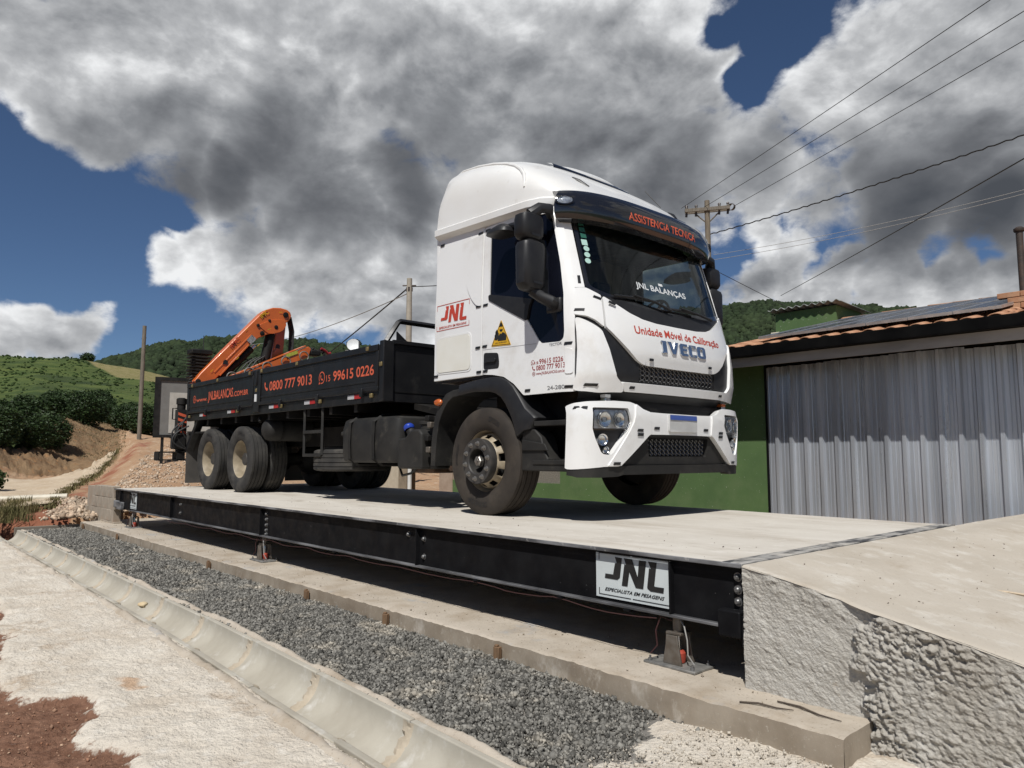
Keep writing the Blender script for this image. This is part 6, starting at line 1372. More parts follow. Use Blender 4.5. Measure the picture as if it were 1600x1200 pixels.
# ---- mirrors
def rbox_loft(levels, n=24, ex=3.2):
    """levels: (cx, cy, z, hx, hy); rounded-rectangle sections"""
    mb = MB(); rows = []
    for cx, cy, z, hx, hy in levels:
        rows.append([(cx+hx*math.copysign(abs(math.cos(a))**(2/ex), math.cos(a)), cy+hy*math.copysign(abs(math.sin(a))**(2/ex), math.sin(a)), z) for a in np.linspace(0, 2*math.pi, n+1)[:-1]])
    m = len(rows); vs = [p for r_ in rows for p in r_]; fs = [(i*n+k, i*n+(k+1) % n, (i+1)*n+(k+1) % n, (i+1)*n+k) for i in range(m-1) for k in range(n)] + [tuple(range(n))[::-1], tuple(range((m-1)*n, m*n))]
    return mb.add(vs, fs)
for s in (-1, 1):
    cx, cy = .765, s*1.405
    rbox_loft([(cx, cy, 2.425, .055, .085), (cx, cy, 2.44, .078, .108), (cx, cy, 2.475, .092, .130), (cx, cy, 2.60, .092, .132), (cx, cy, 2.645, .084, .122), (cx, cy, 2.662, .06, .09)]).build('wide_angle_mirror', M_plast, TK, True)
    rbox_loft([(cx+.02, cy, 1.975, .05, .07), (cx+.02, cy, 1.99, .078, .10), (cx+.02, cy, 2.03, .090, .130), (cx+.02, cy, 2.36, .092, .134), (cx+.02, cy, 2.395, .082, .122), (cx+.02, cy, 2.415, .055, .08), (cx+.01, cy, 2.44, .045, .065)]).build('main_mirror', M_plast, TK, True)
    MB().tube([(.78, s*1.16, 2.705), (.85, s*1.24, 2.735), (.83, s*1.33, 2.725), (.78, s*1.40, 2.66)], [.035, .045, .05, .06], 10).build('mirror_arm', M_plast, TK, True)
    mb = MB(); mb.box((.78, s*1.19-.03, 1.80), (.96, s*1.19+.03, 1.93)); mb.build('mirror_bracket', M_plast, TK, True, bevel=.02)
    MB().tube([(.89, s*1.20, 1.87), (.90, s*1.28, 1.885), (.85, s*1.33, 1.92), (.79, s*1.39, 1.985)], [.055, .055, .05, .055], 10).build('mirror_arm', M_plast, TK, True)
    MB().tube([(.68, s*1.36, 2.60), (.50, s*1.34, 2.64), (.36, s*1.32, 2.66)], [.030, .035, .025], 10).build('mirror_arm', M_plast, TK, True)
    rbox_loft([(.40, s*1.36, 2.575, .075, .10), (.36, s*1.36, 2.585, .15, .12), (.36, s*1.36, 2.62, .14, .11), (.38, s*1.35, 2.665, .06, .07)]).build('kerb_mirror', M_plast, TK, True)
for z, w in ((2.462, .05), (2.035, .05)):
    x_ = .765+.093+(.02 if z < 2.2 else 0); P = [(-1.405-w, z-.011), (-1.405+w, z-.011), (-1.405+w+.004, z+.011), (-1.405-w-.004, z+.011)]
    flat([P], lambda u, v, x_=x_: Vector((x_+.002, u, v)), M_tape, TK, 'reflective_tape')

# ---- wipers
for (a, b, c) in (((-.78, 1.955), (-.30, 1.965), (.02, 1.90)), ((-.10, 1.925), (.40, 1.935), (.72, 1.90))):
    P = [FRONT(a[0], a[1], .03), FRONT((a[0]+b[0])/2, (a[1]+b[1])/2+.005, .035), FRONT(b[0], b[1], .03)]
    w_ = MB().tube(P, [.012, .014, .010], 6).build('wiper', M_plast, TK, True)
    MB().tube([FRONT(b[0]-.25, b[1]+.015, .05), FRONT(b[0]+.05, b[1]-.01, .05), FRONT(c[0]-.02, c[1]+.01, .035)], [.010, .012, .014], 6).build('wiper_arm', M_plast, w_, True)

# ---- bumper
top_n = [(-1.245, .975), (-1.225, .995), (-1.15, 1.008), (-.90, 1.020), (-.72, 1.018), (-.66, 1.005), (-.568, .958), (-.481, .938), (-.30, .934)]
bot_n = [(-.30, .742), (-.47, .740), (-.505, .728), (-.845, .468), (-.875, .463), (-1.005, .463), (-1.245, .440)]
white = top_n + [(-y, z) for y, z in top_n][::-1] + [(-y, z) for y, z in bot_n][::-1] + bot_n
hl = [(-1.118, .958), (-.752, .962), (-.722, .842), (-.765, .762), (-.93, .575), (-.955, .560), (-1.02, .567), (-1.045, .585), (-1.098, .70), (-1.122, .78)]
hlr = rnd(hl, .012, 2); hll = [(-y, z) for y, z in hlr][::-1]
panel('bumper', rnd(white, .012, 2), BUM, .0, .06, M_white, TK, holes=[hlr, hll], bevel=.012, du=.09, dv=.07, lines_u=YL, seg=3)
for mm in (0, 1):
    f = mirp if mm else (lambda P: P)
    vb = [(-.655, 1.000), (-.575, .957), (-.485, .935), (-.47, .745), (-.505, .730), (-.845, .470), (-.98, .470), (-.75, .765), (-.70, .845)]
    panel('bumper_brace', rnd(f(vb), .008, 2), BUM, .014, .02, M_white, TK, bevel=.009, du=.08, dv=.06, seg=3)
    bz = panel('headlamp_bezel', f(hl), BUM, -.055, .004, M_plast, TK, bevel=0, du=.06, dv=.06, lines_u=YL)
    sg = -1 if not mm else 1
    fr_l = f([(-1.112, .952), (-.757, .956), (-.728, .842), (-.764, .772), (-1.116, .768)])
    lam = panel('headlamp', rnd(fr_l, .008, 2), BUM, -.030, .03, M_gloss, TK, bevel=.002, du=.06, dv=.06, lines_u=YL)
    inner = rnd(f([(-1.098, .942), (-.768, .946), (-.742, .842), (-.772, .786), (-1.102, .782)]), .008, 2)
    panel('reflector_panel', inner, BUM, -.027, .004, M_bowl, lam, bevel=0, du=.06, dv=.06, lines_u=YL)
    for y, z, rr_ in ((-1.012, .858, .072), (-.858, .858, .068)):
        c = BUM(-sg*-1*abs(y) if False else (y if not mm else -y), z, -.024); n = (BUM((y if not mm else -y), z, .02)-c).normalized(); M = Matrix.Translation(c) @ n.to_track_quat('Z', 'X').to_matrix().to_4x4()
        MB().lathe([(.018, .006), (.022, .014), (.010, .02), (0, .021)], M, 14).build('projector', M_lens, lam, True)
        MB().lathe([(rr_, .012), (rr_*.93, .018), (rr_*.86, .008), (rr_*.7, .004), (rr_*.5, .002), (.02, .001)], M, 26).build('lamp_bowl_ring', M_chrome, lam, True)
    panel('lens', inner, BUM, -.004, .012, M_lens, lam, bevel=.002, du=.06, dv=.06, lines_u=YL)
    for y, z, rr_ in ((-1.022, .688, .042), (-.985, .602, .024)):
        yy = y if not mm else -y; c = BUM(yy, z, -.05); n = (BUM(yy, z, .02)-c).normalized(); M = Matrix.Translation(c) @ n.to_track_quat('Z', 'X').to_matrix().to_4x4()
        fg = MB().lathe([(rr_*1.25, .002), (rr_*1.2, .035), (rr_, .03), (rr_*.8, .012), (0, .004)], M, 20).build('fog_lamp', M_chrome, TK, True); MB().lathe([(0, .034), (rr_*.9, .028)], M, 20).build('lens', M_lens, fg, True)
# black core of the bumper, lower opening, skirt
core = []
for z in (.41, .55, .75, .93, 1.0):
    core.append([BUM(y, z, -.075 if .45 < z < .98 else -.09) for y in np.linspace(-1.225, 1.225, 41)])
MB().grid(core).build('bumper_core', M_plastd, TK, True)
panel('lower_opening_frame', rnd([(-.49, .737), (.49, .737), (.50, .725), (.84, .475), (-.84, .475), (-.50, .725)], .01, 2), BUM, -.030, .05, M_plastd, TK, holes=[rnd([(-.47, .715), (.47, .715), (.45, .545), (-.45, .545)], .015, 3)], bevel=.006, du=.09, dv=.07)
panel('opening_back', [(-.52, .73), (.52, .73), (.52, .52), (-.52, .52)], BUM, -.07, .002, M_seam, TK, bevel=0, du=.1, dv=0)
lattice('lower_grille_mesh', -.46, .44, .55, .71, lambda y, z: BUM(y, z, -.045), .062, TK, lambda y, z: abs(y) < .465 and .545 < z < .715)
sk_ = [(-1.243, .440), (-1.00, .462), (-.86, .470), (.86, .470), (1.00, .462), (1.243, .440), (1.243, .385), (1.19, .372), (.85, .372), (.80, .392), (-.80, .392), (-.86, .378), (-1.05, .372), (-1.21, .374), (-1.243, .392)]
panel('bumper_skirt', sk_, BUM, -.006, .08, M_plastd, TK, bevel=.008, du=.09, dv=0, lines_u=YL)
for y, z in ((-1.19, .955), (-.628, .775), (-.623, .738), (-.384, .798), (.384, .798), (-.895, .490), (.895, .490), (.628, .775), (.623, .738)): tape(BUM, y, z, .072, .024, .022 if abs(y) not in (1.19, .384) else .006)
pl_ = panel('number_plate', rnd([(-.215, .770), (.215, .770), (.215, .925), (-.215, .925)], .01, 2), BUM, .018, .018, mat('plate_face', (.50, .50, .49), .45, col2=(.45, .45, .44), scale=9), TK, bevel=.002, du=.2, dv=.2)
panel('plate_band', [(-.208, .880), (.208, .880), (.208, .919), (-.208, .919)], BUM, .0195, .002, mat('plate_blue', (.055, .10, .33), .4, col2=(.05, .09, .3), scale=9), pl_, bevel=0, du=.2, dv=0)
# dark zone between bumper and grille lip
mb = MB(); mb.grid([[FRONT(y, 1.10, -.03), FRONT(y, 1.02, -.06), BUM(y, .94, -.08)] for y in np.linspace(-1.14, 1.14, 31)]); mb.build('valance', M_plast, TK, True)
for s in (-1, 1):
    c = FRONT(s*.905, 1.045, -.02); M = Matrix.Translation(c) @ Matrix.Rotation(rad(90), 4, 'Y')
    MB().box((c.x-.03, c.y-.035, c.z+.0), (c.x+.03, c.y+.035, c.z+.028)).build('position_lamp', M_whitep if s < 0 else M_amber, TK, bevel=.004)
    MB().box((c.x-.03, c.y-.035, c.z-.034), (c.x+.03, c.y+.035, c.z-.004)).build('position_lamp', M_chrome, TK, bevel=.004)

# ---- fenders, steps, underside of the cab
for s in (-1, 1):
    outer = [(-.447, 1.272), (-.2, 1.300), (.087, 1.312), (.19, 1.300), (.28, 1.265), (.36, 1.205), (.44, 1.11), (.53, .99), (.62, .93), (.66, .90), (.60, .80), (.50, .78)]
    inner = [(-.43, 1.150), (-.18, 1.172), (.04, 1.158), (.12, 1.138), (.20, 1.095), (.262, 1.03), (.31, .96), (.345, .90), (.37, .84), (.385, .80), (.395, .76), (.42, .72)]
    rows = []
    for (ox, oz), (ix, iz) in zip(outer, inner):
        rows.append([(ox, s*.80, oz-.01), (ox, s*1.19, oz-.004), (ox*.9+ix*.1, s*1.225, oz*.88+iz*.12), (ox*.5+ix*.5, s*1.238, (oz+iz)/2), (ox*.08+ix*.92, s*1.242, iz+.012), (ix, s*1.235, iz), (ix+.0, s*.80, iz)])
    mb = MB(); mb.grid(rows); mb.add(rows[0], [tuple(range(7))]); mb.add(rows[-1], [tuple(range(7))]); mb.build('fender', M_plastd if False else M_plast, TK, True, bevel=.006, angle=50)
    ro_ = [(-.424, 1.222), (-.56, 1.215), (-.66, 1.19), (-.74, 1.12), (-.80, 1.04), (-.85, .95), (-.89, .80), (-.912, .62), (-.912, .452)]; ri_ = [(-.42, 1.15), (-.53, 1.14), (-.61, 1.10), (-.67, 1.04), (-.72, .97), (-.76, .90), (-.79, .77), (-.815, .61), (-.822, .452)]
    mb = MB(); rows = [[(ox, s*.82, oz), (ox, s*1.21, oz), (ox*.85+ix*.15, s*1.235, oz*.85+iz*.15), (ix, s*1.238, iz), (ix, s*.82, iz)] for (ox, oz), (ix, iz) in zip(ro_, ri_)]; mb.grid(rows); mb.add(rows[-1], [tuple(range(5))]); mb.build('rear_mudguard', M_plastd, TK, True, bevel=.004, angle=50)
    MB().lathe([(0, .03), (.028, .025), (.042, .008), (.044, -.004)], Matrix.Translation((-.765, s*1.245, 1.10)) @ Matrix.Rotation(rad(90*s*-1*-1 if False else (90 if s < 0 else -90)), 4, 'X') @ Matrix.Diagonal((1.5, .85, 1, 1)), 18).build('side_marker', M_amber, TK, True)
    for z0_, z1_, xa in ((.815, .860, .62), (.478, .520, .60)): 
        MB().box((xa, min(s*1.215, s*.92), z0_), (1.075, max(s*1.215, s*.92), z1_)).build('step', M_plastd, TK, bevel=.006)
    m_ = MB()
    for k in range(12): m_.box((.64+k*.036, min(s*1.21, s*.94), .5205), (.655+k*.036, max(s*1.21, s*.94), .528))
    tag(m_.build('step_tread', M_plastd, TK), kind='stuff')
    MB().prism([(.44, .42), (1.06, .42), (1.06, .475), (.80, .50), (.74, .60), (.70, .72), (.62, .79), (.46, .79)], lambda u, v, t, s=s: (u, s*t, v), 1.02, 1.205).build('step_housing', M_plastd, TK, bevel=.012)
    MB().prism([(.47, .60), (.80, .60), (.76, .66), (.47, .70)], lambda u, v, t, s=s: (u, s*t, v), 1.205, 1.222).build('housing_rib', M_plastd, TK, bevel=.006)
    MB().box((.42, min(s*.75, s*.93), .45), (1.10, max(s*.75, s*.93), 1.16)).build('cab_understructure', M_under, TK)
MB().box((-.45, -.72, .95), (1.05, .72, 1.32)).build('engine_bay', M_under, TK); MB().box((-.35, -.42, .42), (.95, .42, 1.0)).build('engine', M_under, TK, bevel=.03)
MB().box((.75, -.95, .46), (1.10, .95, .95)).build('radiator_block', M_under, TK)
for s in (-1, 1): MB().box((-8.35, s*.43-.045, .70), (.9, s*.43+.045, .98)).build('chassis_rail', M_under, TK, bevel=.006)
for x in (-1.3, -2.6, -3.9, -5.2, -6.63, -7.9): MB().box((x-.05, -.40, .74), (x+.05, .40, .94)).build('cross_member', M_under, TK)
MB().tube([(-.04, -.95, .47), (-.04, .95, .47)], .07, 12).build('front_axle', M_under, TK, True); 
for x in (-5.95, -7.30): 
    ax_ = MB().tube([(x, -.9, .505), (x, .9, .505)], .10, 12).build('rear_axle', M_under, TK, True); MB().lathe([(.10, -.25), (.24, -.12), (.26, 0), (.24, .12), (.10, .25)], Matrix.Translation((x, 0, .505)) @ Matrix.Rotation(rad(90), 4, 'Y'), 18).build('differential', M_under, ax_, True)
MB().tube([(-6.0, 0, .62), (-1.2, 0, .72)], .06, 10).build('drive_shaft', M_under, TK, True)
for s in (-1, 1): MB().box((-7.5, s*.52-.05, .60), (-5.75, s*.52+.05, .70)).build('leaf_spring', M_under, TK)
MB().box((-1.3, .55, .42), (-.95, 1.2, .95)).build('battery_box', M_under, TK, bevel=.02); MB().tube([(-2.6, .85, .66), (-1.5, .85, .66)], .27, 20).build('far_fuel_tank', M_under, TK, True)

# ---- wheels
def tyre_profile(R, w, n_groove=4):
    h = w/2; P = [(.288, -h*.78), (.300, -h*.86), (.36, -h*.985), (.41, -h), (.455, -h*.97), (R-.018, -h*.885), (R-.004, -h*.82)]
    gw = .0055; pos = [(-.58), (-.21), (.21), (.58)]
    for p in pos: P += [(R, h*p-gw), (R-.012, h*p-gw*.7), (R-.012, h*p+gw*.7), (R, h*p+gw)]
    P += [(R-.004, h*.82), (R-.018, h*.885), (.455, h*.97), (.41, h), (.36, h*.985), (.300, h*.86), (.288, h*.78)]
    return P
def on_tyre(ch, R0, size, a0, M, parent, m, w):
    V, F = text_verts(ch, True); b = max(p[0] for p in V); hh = size; sc_ = hh/.7
    L_ = b*sc_; 
    P = [M @ Vector(((R0+p[1]*sc_)*math.cos(a0-(p[0]-b/2)*sc_/R0), (R0+p[1]*sc_)*math.sin(a0-(p[0]-b/2)*sc_/R0), w/2*1.0+.0015-.9*max(0, R0+p[1]*sc_-.43)**1.3)) for p in V]
    mb = MB(); mb.add(P, F); return mb.build('sidewall_lettering', m, parent, clean=False)
def front_wheel(y, s):
    w = bpy.data.objects.new('wheel', None); COL.objects.link(w); w.parent = TK; w.location = (-.045, y, .506); w.rotation_euler = (rad(90) if s < 0 else rad(-90), 0, 0)
    MB().lathe(tyre_profile(.508, .30), None, 96).build('tyre', M_tyreb, w, True, angle=30)
    MB().lathe([(.292, .105), (.296, .125), (.304, .128), (.303, .118)], None, 64, True).build('rim_edge', mat('rim_edge_steel', (.40, .36, .29), .45, metal=.4, col2=(.3, .26, .2), scale=20), w, True)
    MB().lathe([(.290, .118), (.283, .10), (.276, .02), (.262, .0), (.255, -.02)], None, 64).build('rim_well', M_rim, w, True)
    # dished disc with hand holes
    bm = bmesh.new(); n = 60; rs_ = [(.272, .015), (.264, .05), (.252, .078), (.218, .130), (.206, .150), (.20, .155)]
    vs = [[bm.verts.new((r_*math.cos(2*math.pi*k/n), r_*math.sin(2*math.pi*k/n), h_)) for k in range(n)] for r_, h_ in rs_]
    for i in range(len(rs_)-1):
        for k in range(n):
            if i in (2,) and k % 6 in (0, 1, 2): continue
            bm.faces.new((vs[i][k], vs[i][(k+1) % n], vs[i+1][(k+1) % n], vs[i+1][k]))
    me = bpy.data.meshes.new('wheel_disc'); bm.to_mesh(me); bm.free(); d = link('wheel_disc', me, M_rim, w); finish(d, True, 0, 2, 60); d.modifiers.new('t', 'SOLIDIFY').thickness = .008
    MB().lathe([(.262, -.03), (0, -.03)], None, 40).build('brake_drum', M_seam, w)
    HZ = .048
    MB().lathe([(.205, .10), (.214, .165+HZ), (.210, .176+HZ), (.125, .176+HZ), (.116, .168+HZ), (.108, .11), (.105, .05)], None, 56).build('hub_flange', M_hub, w, True, angle=30)
    MB().lathe([(.107, .08), (.10, .095), (.062, .10), (.056, .135+HZ), (.0, .138+HZ)], None, 32).build('hub_drum', M_hub, w, True, angle=30)
    MB().lathe([(.05, .135+HZ), (.05, .160+HZ), (.042, .168+HZ), (.02, .169+HZ), (.018, .178+HZ), (0, .179+HZ)], None, 6).build('hub_nut', M_nut, w)
    nt_ = None
    for k in range(10):
        a = 2*math.pi*k/10+.2; M = Matrix.Translation((.139*math.cos(a), .139*math.sin(a), 0))
        if nt_ is None: nt_ = MB().lathe([(.026, .1765), (.022, .178), (.017, .178), (.017, .190), (.011, .192), (.011, .204), (.008, .206), (0, .206)], None, 8).build('wheel_nut', M_nut, w, True, angle=30); q = nt_
        else: q = again(nt_)
        q.location = (.166*math.cos(a), .166*math.sin(a), .048)
    for txt, a in (('DUNLOP', -1.75), ('SP320', 1.15), ('295/80R22.5', 3.0)): on_tyre(txt, .385, .045 if txt != '295/80R22.5' else .028, a, Matrix(), w, M_tletter, .30)
    return w
front_wheel(-1.10, -1); front_wheel(1.10, 1)
def rear_wheel(x, s):
    w = bpy.data.objects.new('dual_wheel', None); COL.objects.link(w); w.parent = TK; w.location = (x, s*.95, .506); w.rotation_euler = (rad(90) if s < 0 else rad(-90), 0, random.uniform(0, 1))
    w.rotation_euler = (rad(90) if s < 0 else rad(-90), 0, 0)
    for h_, nm in ((.155, 'outer_tyre'), (-.155, 'inner_tyre')):
        pr = [(r_, z+h_) for r_, z in tyre_profile(.508, .285)]; MB().lathe(pr, None, 88).build(nm, M_tyre, w, True, angle=30)
    MB().lathe([(.300, .258), (.303, .270), (.295, .272), (.286, .255), (.278, .16), (.268, .05), (.24, .012), (.20, -.005), (.165, -.012)], None, 64).build('deep_rim', M_rim, w, True)
    MB().lathe([(.165, -.010), (.16, .05), (.13, .07), (.10, .075), (.095, .19), (.085, .20), (.0, .203)], None, 36).build('axle_hub', M_hub, w, True, angle=30)
    nt_ = None
    for k in range(10):
        a = 2*math.pi*k/10
        if nt_ is None: nt_ = MB().lathe([(.017, -.01), (.017, .028), (.010, .03), (.010, .05), (0, .052)], None, 8).build('wheel_nut', M_hub, w, True, angle=30); q = nt_
        else: q = again(nt_)
        q.location = (.185*math.cos(a), .185*math.sin(a), 0)
    for txt, a in (('DUNLOP', 1.35), ('SP320', -2.2)): on_tyre(txt, .385, .045, a, Matrix.Translation((0, 0, .155)), w, M_tletter, .285)
for x in (-5.95, -7.30):
    for s in (-1, 1): rear_wheel(x, s)

# ---- load bed with drop sides
YB = 1.245
MB().box((-8.33, -YB+.005, 1.172), (-1.86, -YB+.05, 1.292)).build('bed_rail', M_bed, TK, bevel=.006); MB().box((-8.33, YB-.05, 1.172), (-1.86, YB-.005, 1.292)).build('bed_rail', M_bed, TK, bevel=.006)
MB().box((-8.33, -1.2, 1.20), (-1.86, 1.2, 1.29)).build('bed_floor', M_under, TK)
for x in np.arange(-8.1, -1.9, .62): MB().box((x-.04, -1.19, 1.08), (x+.04, 1.19, 1.20)).build('bed_bearer', M_under, TK)
def drop_side(xa, xb, s):
    pn = MB().box((xa, s*YB-.012, 1.30), (xb, s*YB+.012, 1.832)).build('drop_side', M_bed, TK, bevel=.004)
    def bar(lo, hi): MB().box((lo[0], min(s*YB+s*.011, s*(YB+lo[1])), lo[2]), (hi[0], max(s*YB+s*.011, s*(YB+lo[1])), hi[2])).build('side_rib', M_bed, pn, bevel=.006)
    bar((xa, .034, 1.762), (xb, 0, 1.834)); bar((xa+.0, .026, 1.302), (xb, 0, 1.352)); bar((xa, .026, 1.352+.001), (xa+.055, 0, 1.761)); bar((xb-.055, .026, 1.353), (xb, 0, 1.761))
    bar((xa+.056, .020, 1.405), (xb-.056, 0, 1.432)); bar((xa+.056, .016, 1.725), (xb-.056, 0, 1.742))
    if s < 0:
        P = [(xa+.11, 1.455), (xb-.11, 1.455), (xb-.11, 1.705), (xa+.11, 1.705)]
        bar((xa+.10, .008, 1.448), (xb-.10, 0, 1.455)); bar((xa+.10, .008, 1.702), (xb-.10, 0, 1.709))
    n = 3 if xb-xa > 3 else 2
    for k in range(n):
        x = xa+(xb-xa)*(k+.5)/n+.2; MB().box((x-.03, min(s*(YB+.012), s*(YB+.046)), 1.245), (x+.03, max(s*(YB+.012), s*(YB+.046)), 1.345)).build('hinge', M_bed, pn, bevel=.008)
    return pn
for s in (-1, 1): drop_side(-8.29, -5.42, s); drop_side(-5.21, -1.90, s)
for s in (-1, 1):
    MB().box((-5.41, s*1.22-.045, 1.20), (-5.22, s*1.22+.045, 1.845)).build('side_post', M_bed, TK, bevel=.006)
    MB().box((-5.36, s*1.265-.02, 1.60), (-5.27, s*1.265+.02, 1.83)).build('post_latch', M_bed, TK, bevel=.01)
    MB().box((-1.89, s*1.19-.07, 1.172), (-1.80, s*1.19+.07, 1.875)).build('front_post', M_bed, TK, bevel=.008)
    MB().box((-8.37, s*1.21-.05, 1.18), (-8.30, s*1.21+.05, 1.84)).build('rear_post', M_bed, TK, bevel=.006)
MB().box((-8.36, -1.15, 1.29), (-8.32, 1.15, 1.80)).build('tail_board', M_bed, TK, bevel=.004)
hd = MB().box((-1.885, -1.12, 1.172), (-1.835, 1.12, 1.862)).build('headboard', M_bed, TK, bevel=.006)
MB().box((-1.834, -1.12, 1.285), (-1.828, 1.12, 1.293)).build('headboard_seam', M_under, hd); MB().box((-1.833, -1.13, 1.845), (-1.80, 1.13, 1.89)).build('headboard_cap', M_bed, hd, bevel=.004)
MB().tube([(-1.86, -1.19, 1.87), (-1.86, -1.035, 2.105), (-1.86, -1.0, 2.125), (-1.86, 1.0, 2.125), (-1.86, 1.035, 2.105), (-1.86, 1.19, 1.87)], .034, 4).build('guard_bar', M_bed, TK, bevel=.004)
for y in (-.42, .42): MB().tube([(-1.86, y, 1.87), (-1.86, y, 2.12)], .026, 4).build('guard_upright', M_bed, TK)
MB().prism([(-1.05, 1.89), (-.90, 1.89), (-1.05, 2.0)], lambda u, v, t: (-1.86+t, u, v), -.01, .01).build('guard_gusset', M_bed, TK)
# lower skirt under the headboard slopes down to the cab
MB().prism([(-1.85, 1.17), (-1.0, 1.02), (-1.0, .94), (-1.85, 1.10)], lambda u, v, t: (u, t, v), -.80, .80).build('bed_subframe', M_under, TK)
fnb = lambda u, v: Vector((u, -YB-.0142, v))
lettering('0800 777 9013', fnb, -4.86, -3.545, 1.495, 1.625, M_orprint, TK, True); lettering('15', fnb, -3.15, -3.045, 1.495, 1.575, M_orprint, TK, False)
lettering('99615 0226', fnb, -2.97, -2.005, 1.492, 1.612, M_orprint, TK, True)
lettering('www.', fnb, -7.88, -7.34, 1.495, 1.56, M_orprint, TK); lettering('JNLBALANCAS', fnb, -7.31, -6.22, 1.495, 1.635, M_orprint, TK, True); lettering('.COM.BR', fnb, -6.20, -5.62, 1.493, 1.570, M_orprint, TK, True)
icon('phone', fnb, -4.965, 1.565, .068, M_orprint, TK); icon('chat', fnb, -3.27, 1.555, .080, M_orprint, TK); icon('globe', fnb, -7.97, 1.545, .066, M_orprint, TK)
M_refl = mat('reflector_red', (.42, .02, .022), .3, col2=(.36, .018, .02), scale=50); M_reflw = mat('reflector_white', (.48, .48, .49), .3, col2=(.42, .42, .43), scale=50)
for x in (-7.72, -6.46, -4.88, -3.77, -2.62):
    a = MB().box((x, -YB-.004, 1.232), (x+.155, -YB+.006, 1.284)).build('white_reflector', M_reflw, TK, bevel=.002); MB().box((x+.156, -YB-.004, 1.232), (x+.30, -YB+.006, 1.284)).build('red_reflector', M_refl, TK, bevel=.002)
M_brass = mat('brass_tag', (.30, .23, .10), .45, metal=.5, col2=(.22, .17, .08), scale=30)
for x, z in ((-8.05, 1.79), (-6.85, 1.80), (-5.53, 1.80), (-5.10, 1.80), (-3.95, 1.80), (-2.12, 1.80), (-5.31, 1.53), (-8.2, 1.25), (-6.02, 1.25), (-4.45, 1.25), (-3.30, 1.25), (-2.05, 1.25), (-1.85, 1.60)):
    MB().box((x-.026, -YB-.048 if z > 1.7 else -YB-.03, z-.024), (x+.026, -YB-.0, z+.024)).build('lashing_eye', M_brass, TK, bevel=.006)
MB().box((-5.345, -YB-.030, 1.36), (-5.285, -YB-.02, 1.47)).build('inspection_label', M_whitep, TK)
MB().tube([(-2.45, -1.2, 1.83), (-2.45, -1.2, 1.95)], .012, 6).build('dish_stem', M_bolt, TK)

# ---- things slung under the bed
tk_ = MB(); fuel = rbox_loft([(-2.22, -.90, .475, .60, .28), (-2.22, -.90, .50, .625, .31), (-2.22, -.90, .60, .64, .325), (-2.22, -.90, .88, .64, .325), (-2.22, -.90, .98, .62, .30), (-2.22, -.90, 1.005, .58, .26)], 40, 7).build('fuel_tank', M_plastd, TK, True)
for x in (-2.56, -2.02): MB().tube([(x, -.56, 1.02), (x, -1.12, 1.025), (x, -1.235, .95), (x, -1.245, .72), (x, -1.235, .52), (x, -1.12, .455), (x, -.6, .45)], .022, 4).build('tank_strap', M_under, fuel)
MB().box((-2.95, -1.15, .80), (-2.85, -.75, .86)).build('tank_bracket', M_plastd, TK, bevel=.02)
MB().prism([(-1.56, .415), (-1.10, .415), (-1.10, .79), (-1.16, .84), (-1.30, .84), (-1.42, .755), (-1.56, .745)], lambda u, v, t: (u, t, v), -1.215, -.82).build('fluid_tank', M_plastd, TK, bevel=.025, seg=3)
MB().tube([(-1.45, -1.06, .74), (-1.51, -1.08, .84)], [.06, .05], 14).build('filler_neck', M_plastd, TK, True)
cp_ = MB().lathe([(.055, 0), (.062, .01), (.062, .04), (.045, .062), (0, .07)], Matrix.Translation((-1.515, -1.085, .845)) @ Matrix.Rotation(rad(-30), 4, 'Y'), 18).build('blue_cap', mat('blue_cap_plastic', (.02, .06, .40), .3, col2=(.018, .05, .34), scale=20, coat=.4), TK, True)
MB().lathe([(.10, 0), (.10, .05), (.115, .055), (.115, .085), (.10, .09)], Matrix.Translation((-1.22, -1.02, .84)), 18).build('filler_ring', M_plastd, TK, True)
MB().box((-1.09, -1.12, .42), (-.95, -.95, .98)).build('valve_block', M_under, TK, bevel=.02)
for k, (x, z) in enumerate([(-1.04, .95), (-1.0, .88), (-1.05, .74), (-1.02, .62)]): MB().box((x-.04, -1.19, z-.03), (x+.03, -1.11, z+.03)).build('valve', M_cell if k % 2 else M_under, TK, bevel=.008)
MB().tube([(-2.0, -.9, .45), (-1.85, -.95, .33), (-1.6, -1.0, .36), (-1.5, -1.0, .42)], .014, 8).build('fuel_hose', M_wire, TK, True)
MB().box((-1.9, -.8, .36), (-1.45, -.5, .50)).build('bracket_plate', mat('rusty_iron', (.12, .07, .045), .8, col2=(.07, .045, .032), scale=9), TK, bevel=.02)
ld = MB().tube([(-3.83, -1.20, 1.20), (-3.83, -1.20, .57)], .022, 4).build('ladder_rail', M_plastd, TK); again(ld, loc=(.50, 0, 0))
for z in (.87, .565): MB().box((-3.83, -1.225, z-.02), (-3.33, -1.175, z+.02)).build('ladder_rung', M_plastd, TK, bevel=.003)
sp_ = MB(); sw = sp_.lathe([(r_, z) for r_, z in tyre_profile(.508, .285)], Matrix.Translation((-3.42, -.70, .50)), 72).build('spare_tyre', M_tyre, TK, True, angle=30)
MB().lathe([(.30, .08), (.27, .0), (.15, -.02), (.0, -.02)], Matrix.Translation((-3.42, -.70, .50)), 36).build('spare_rim', M_rim, TK, True)
MB().box((-3.9, -.9, .645), (-2.9, -.5, .68)).build('spare_carrier', M_under, TK)
air = MB().lathe([(0, -.03), (.10, -.015), (.155, .03), (.17, .08), (.17, .95), (.10, 1.02)], Matrix.Translation((-5.17, -1.17, .945)) @ Matrix.Rotation(rad(-90), 4, 'X'), 28).build('air_tank', M_plastd, TK, True)
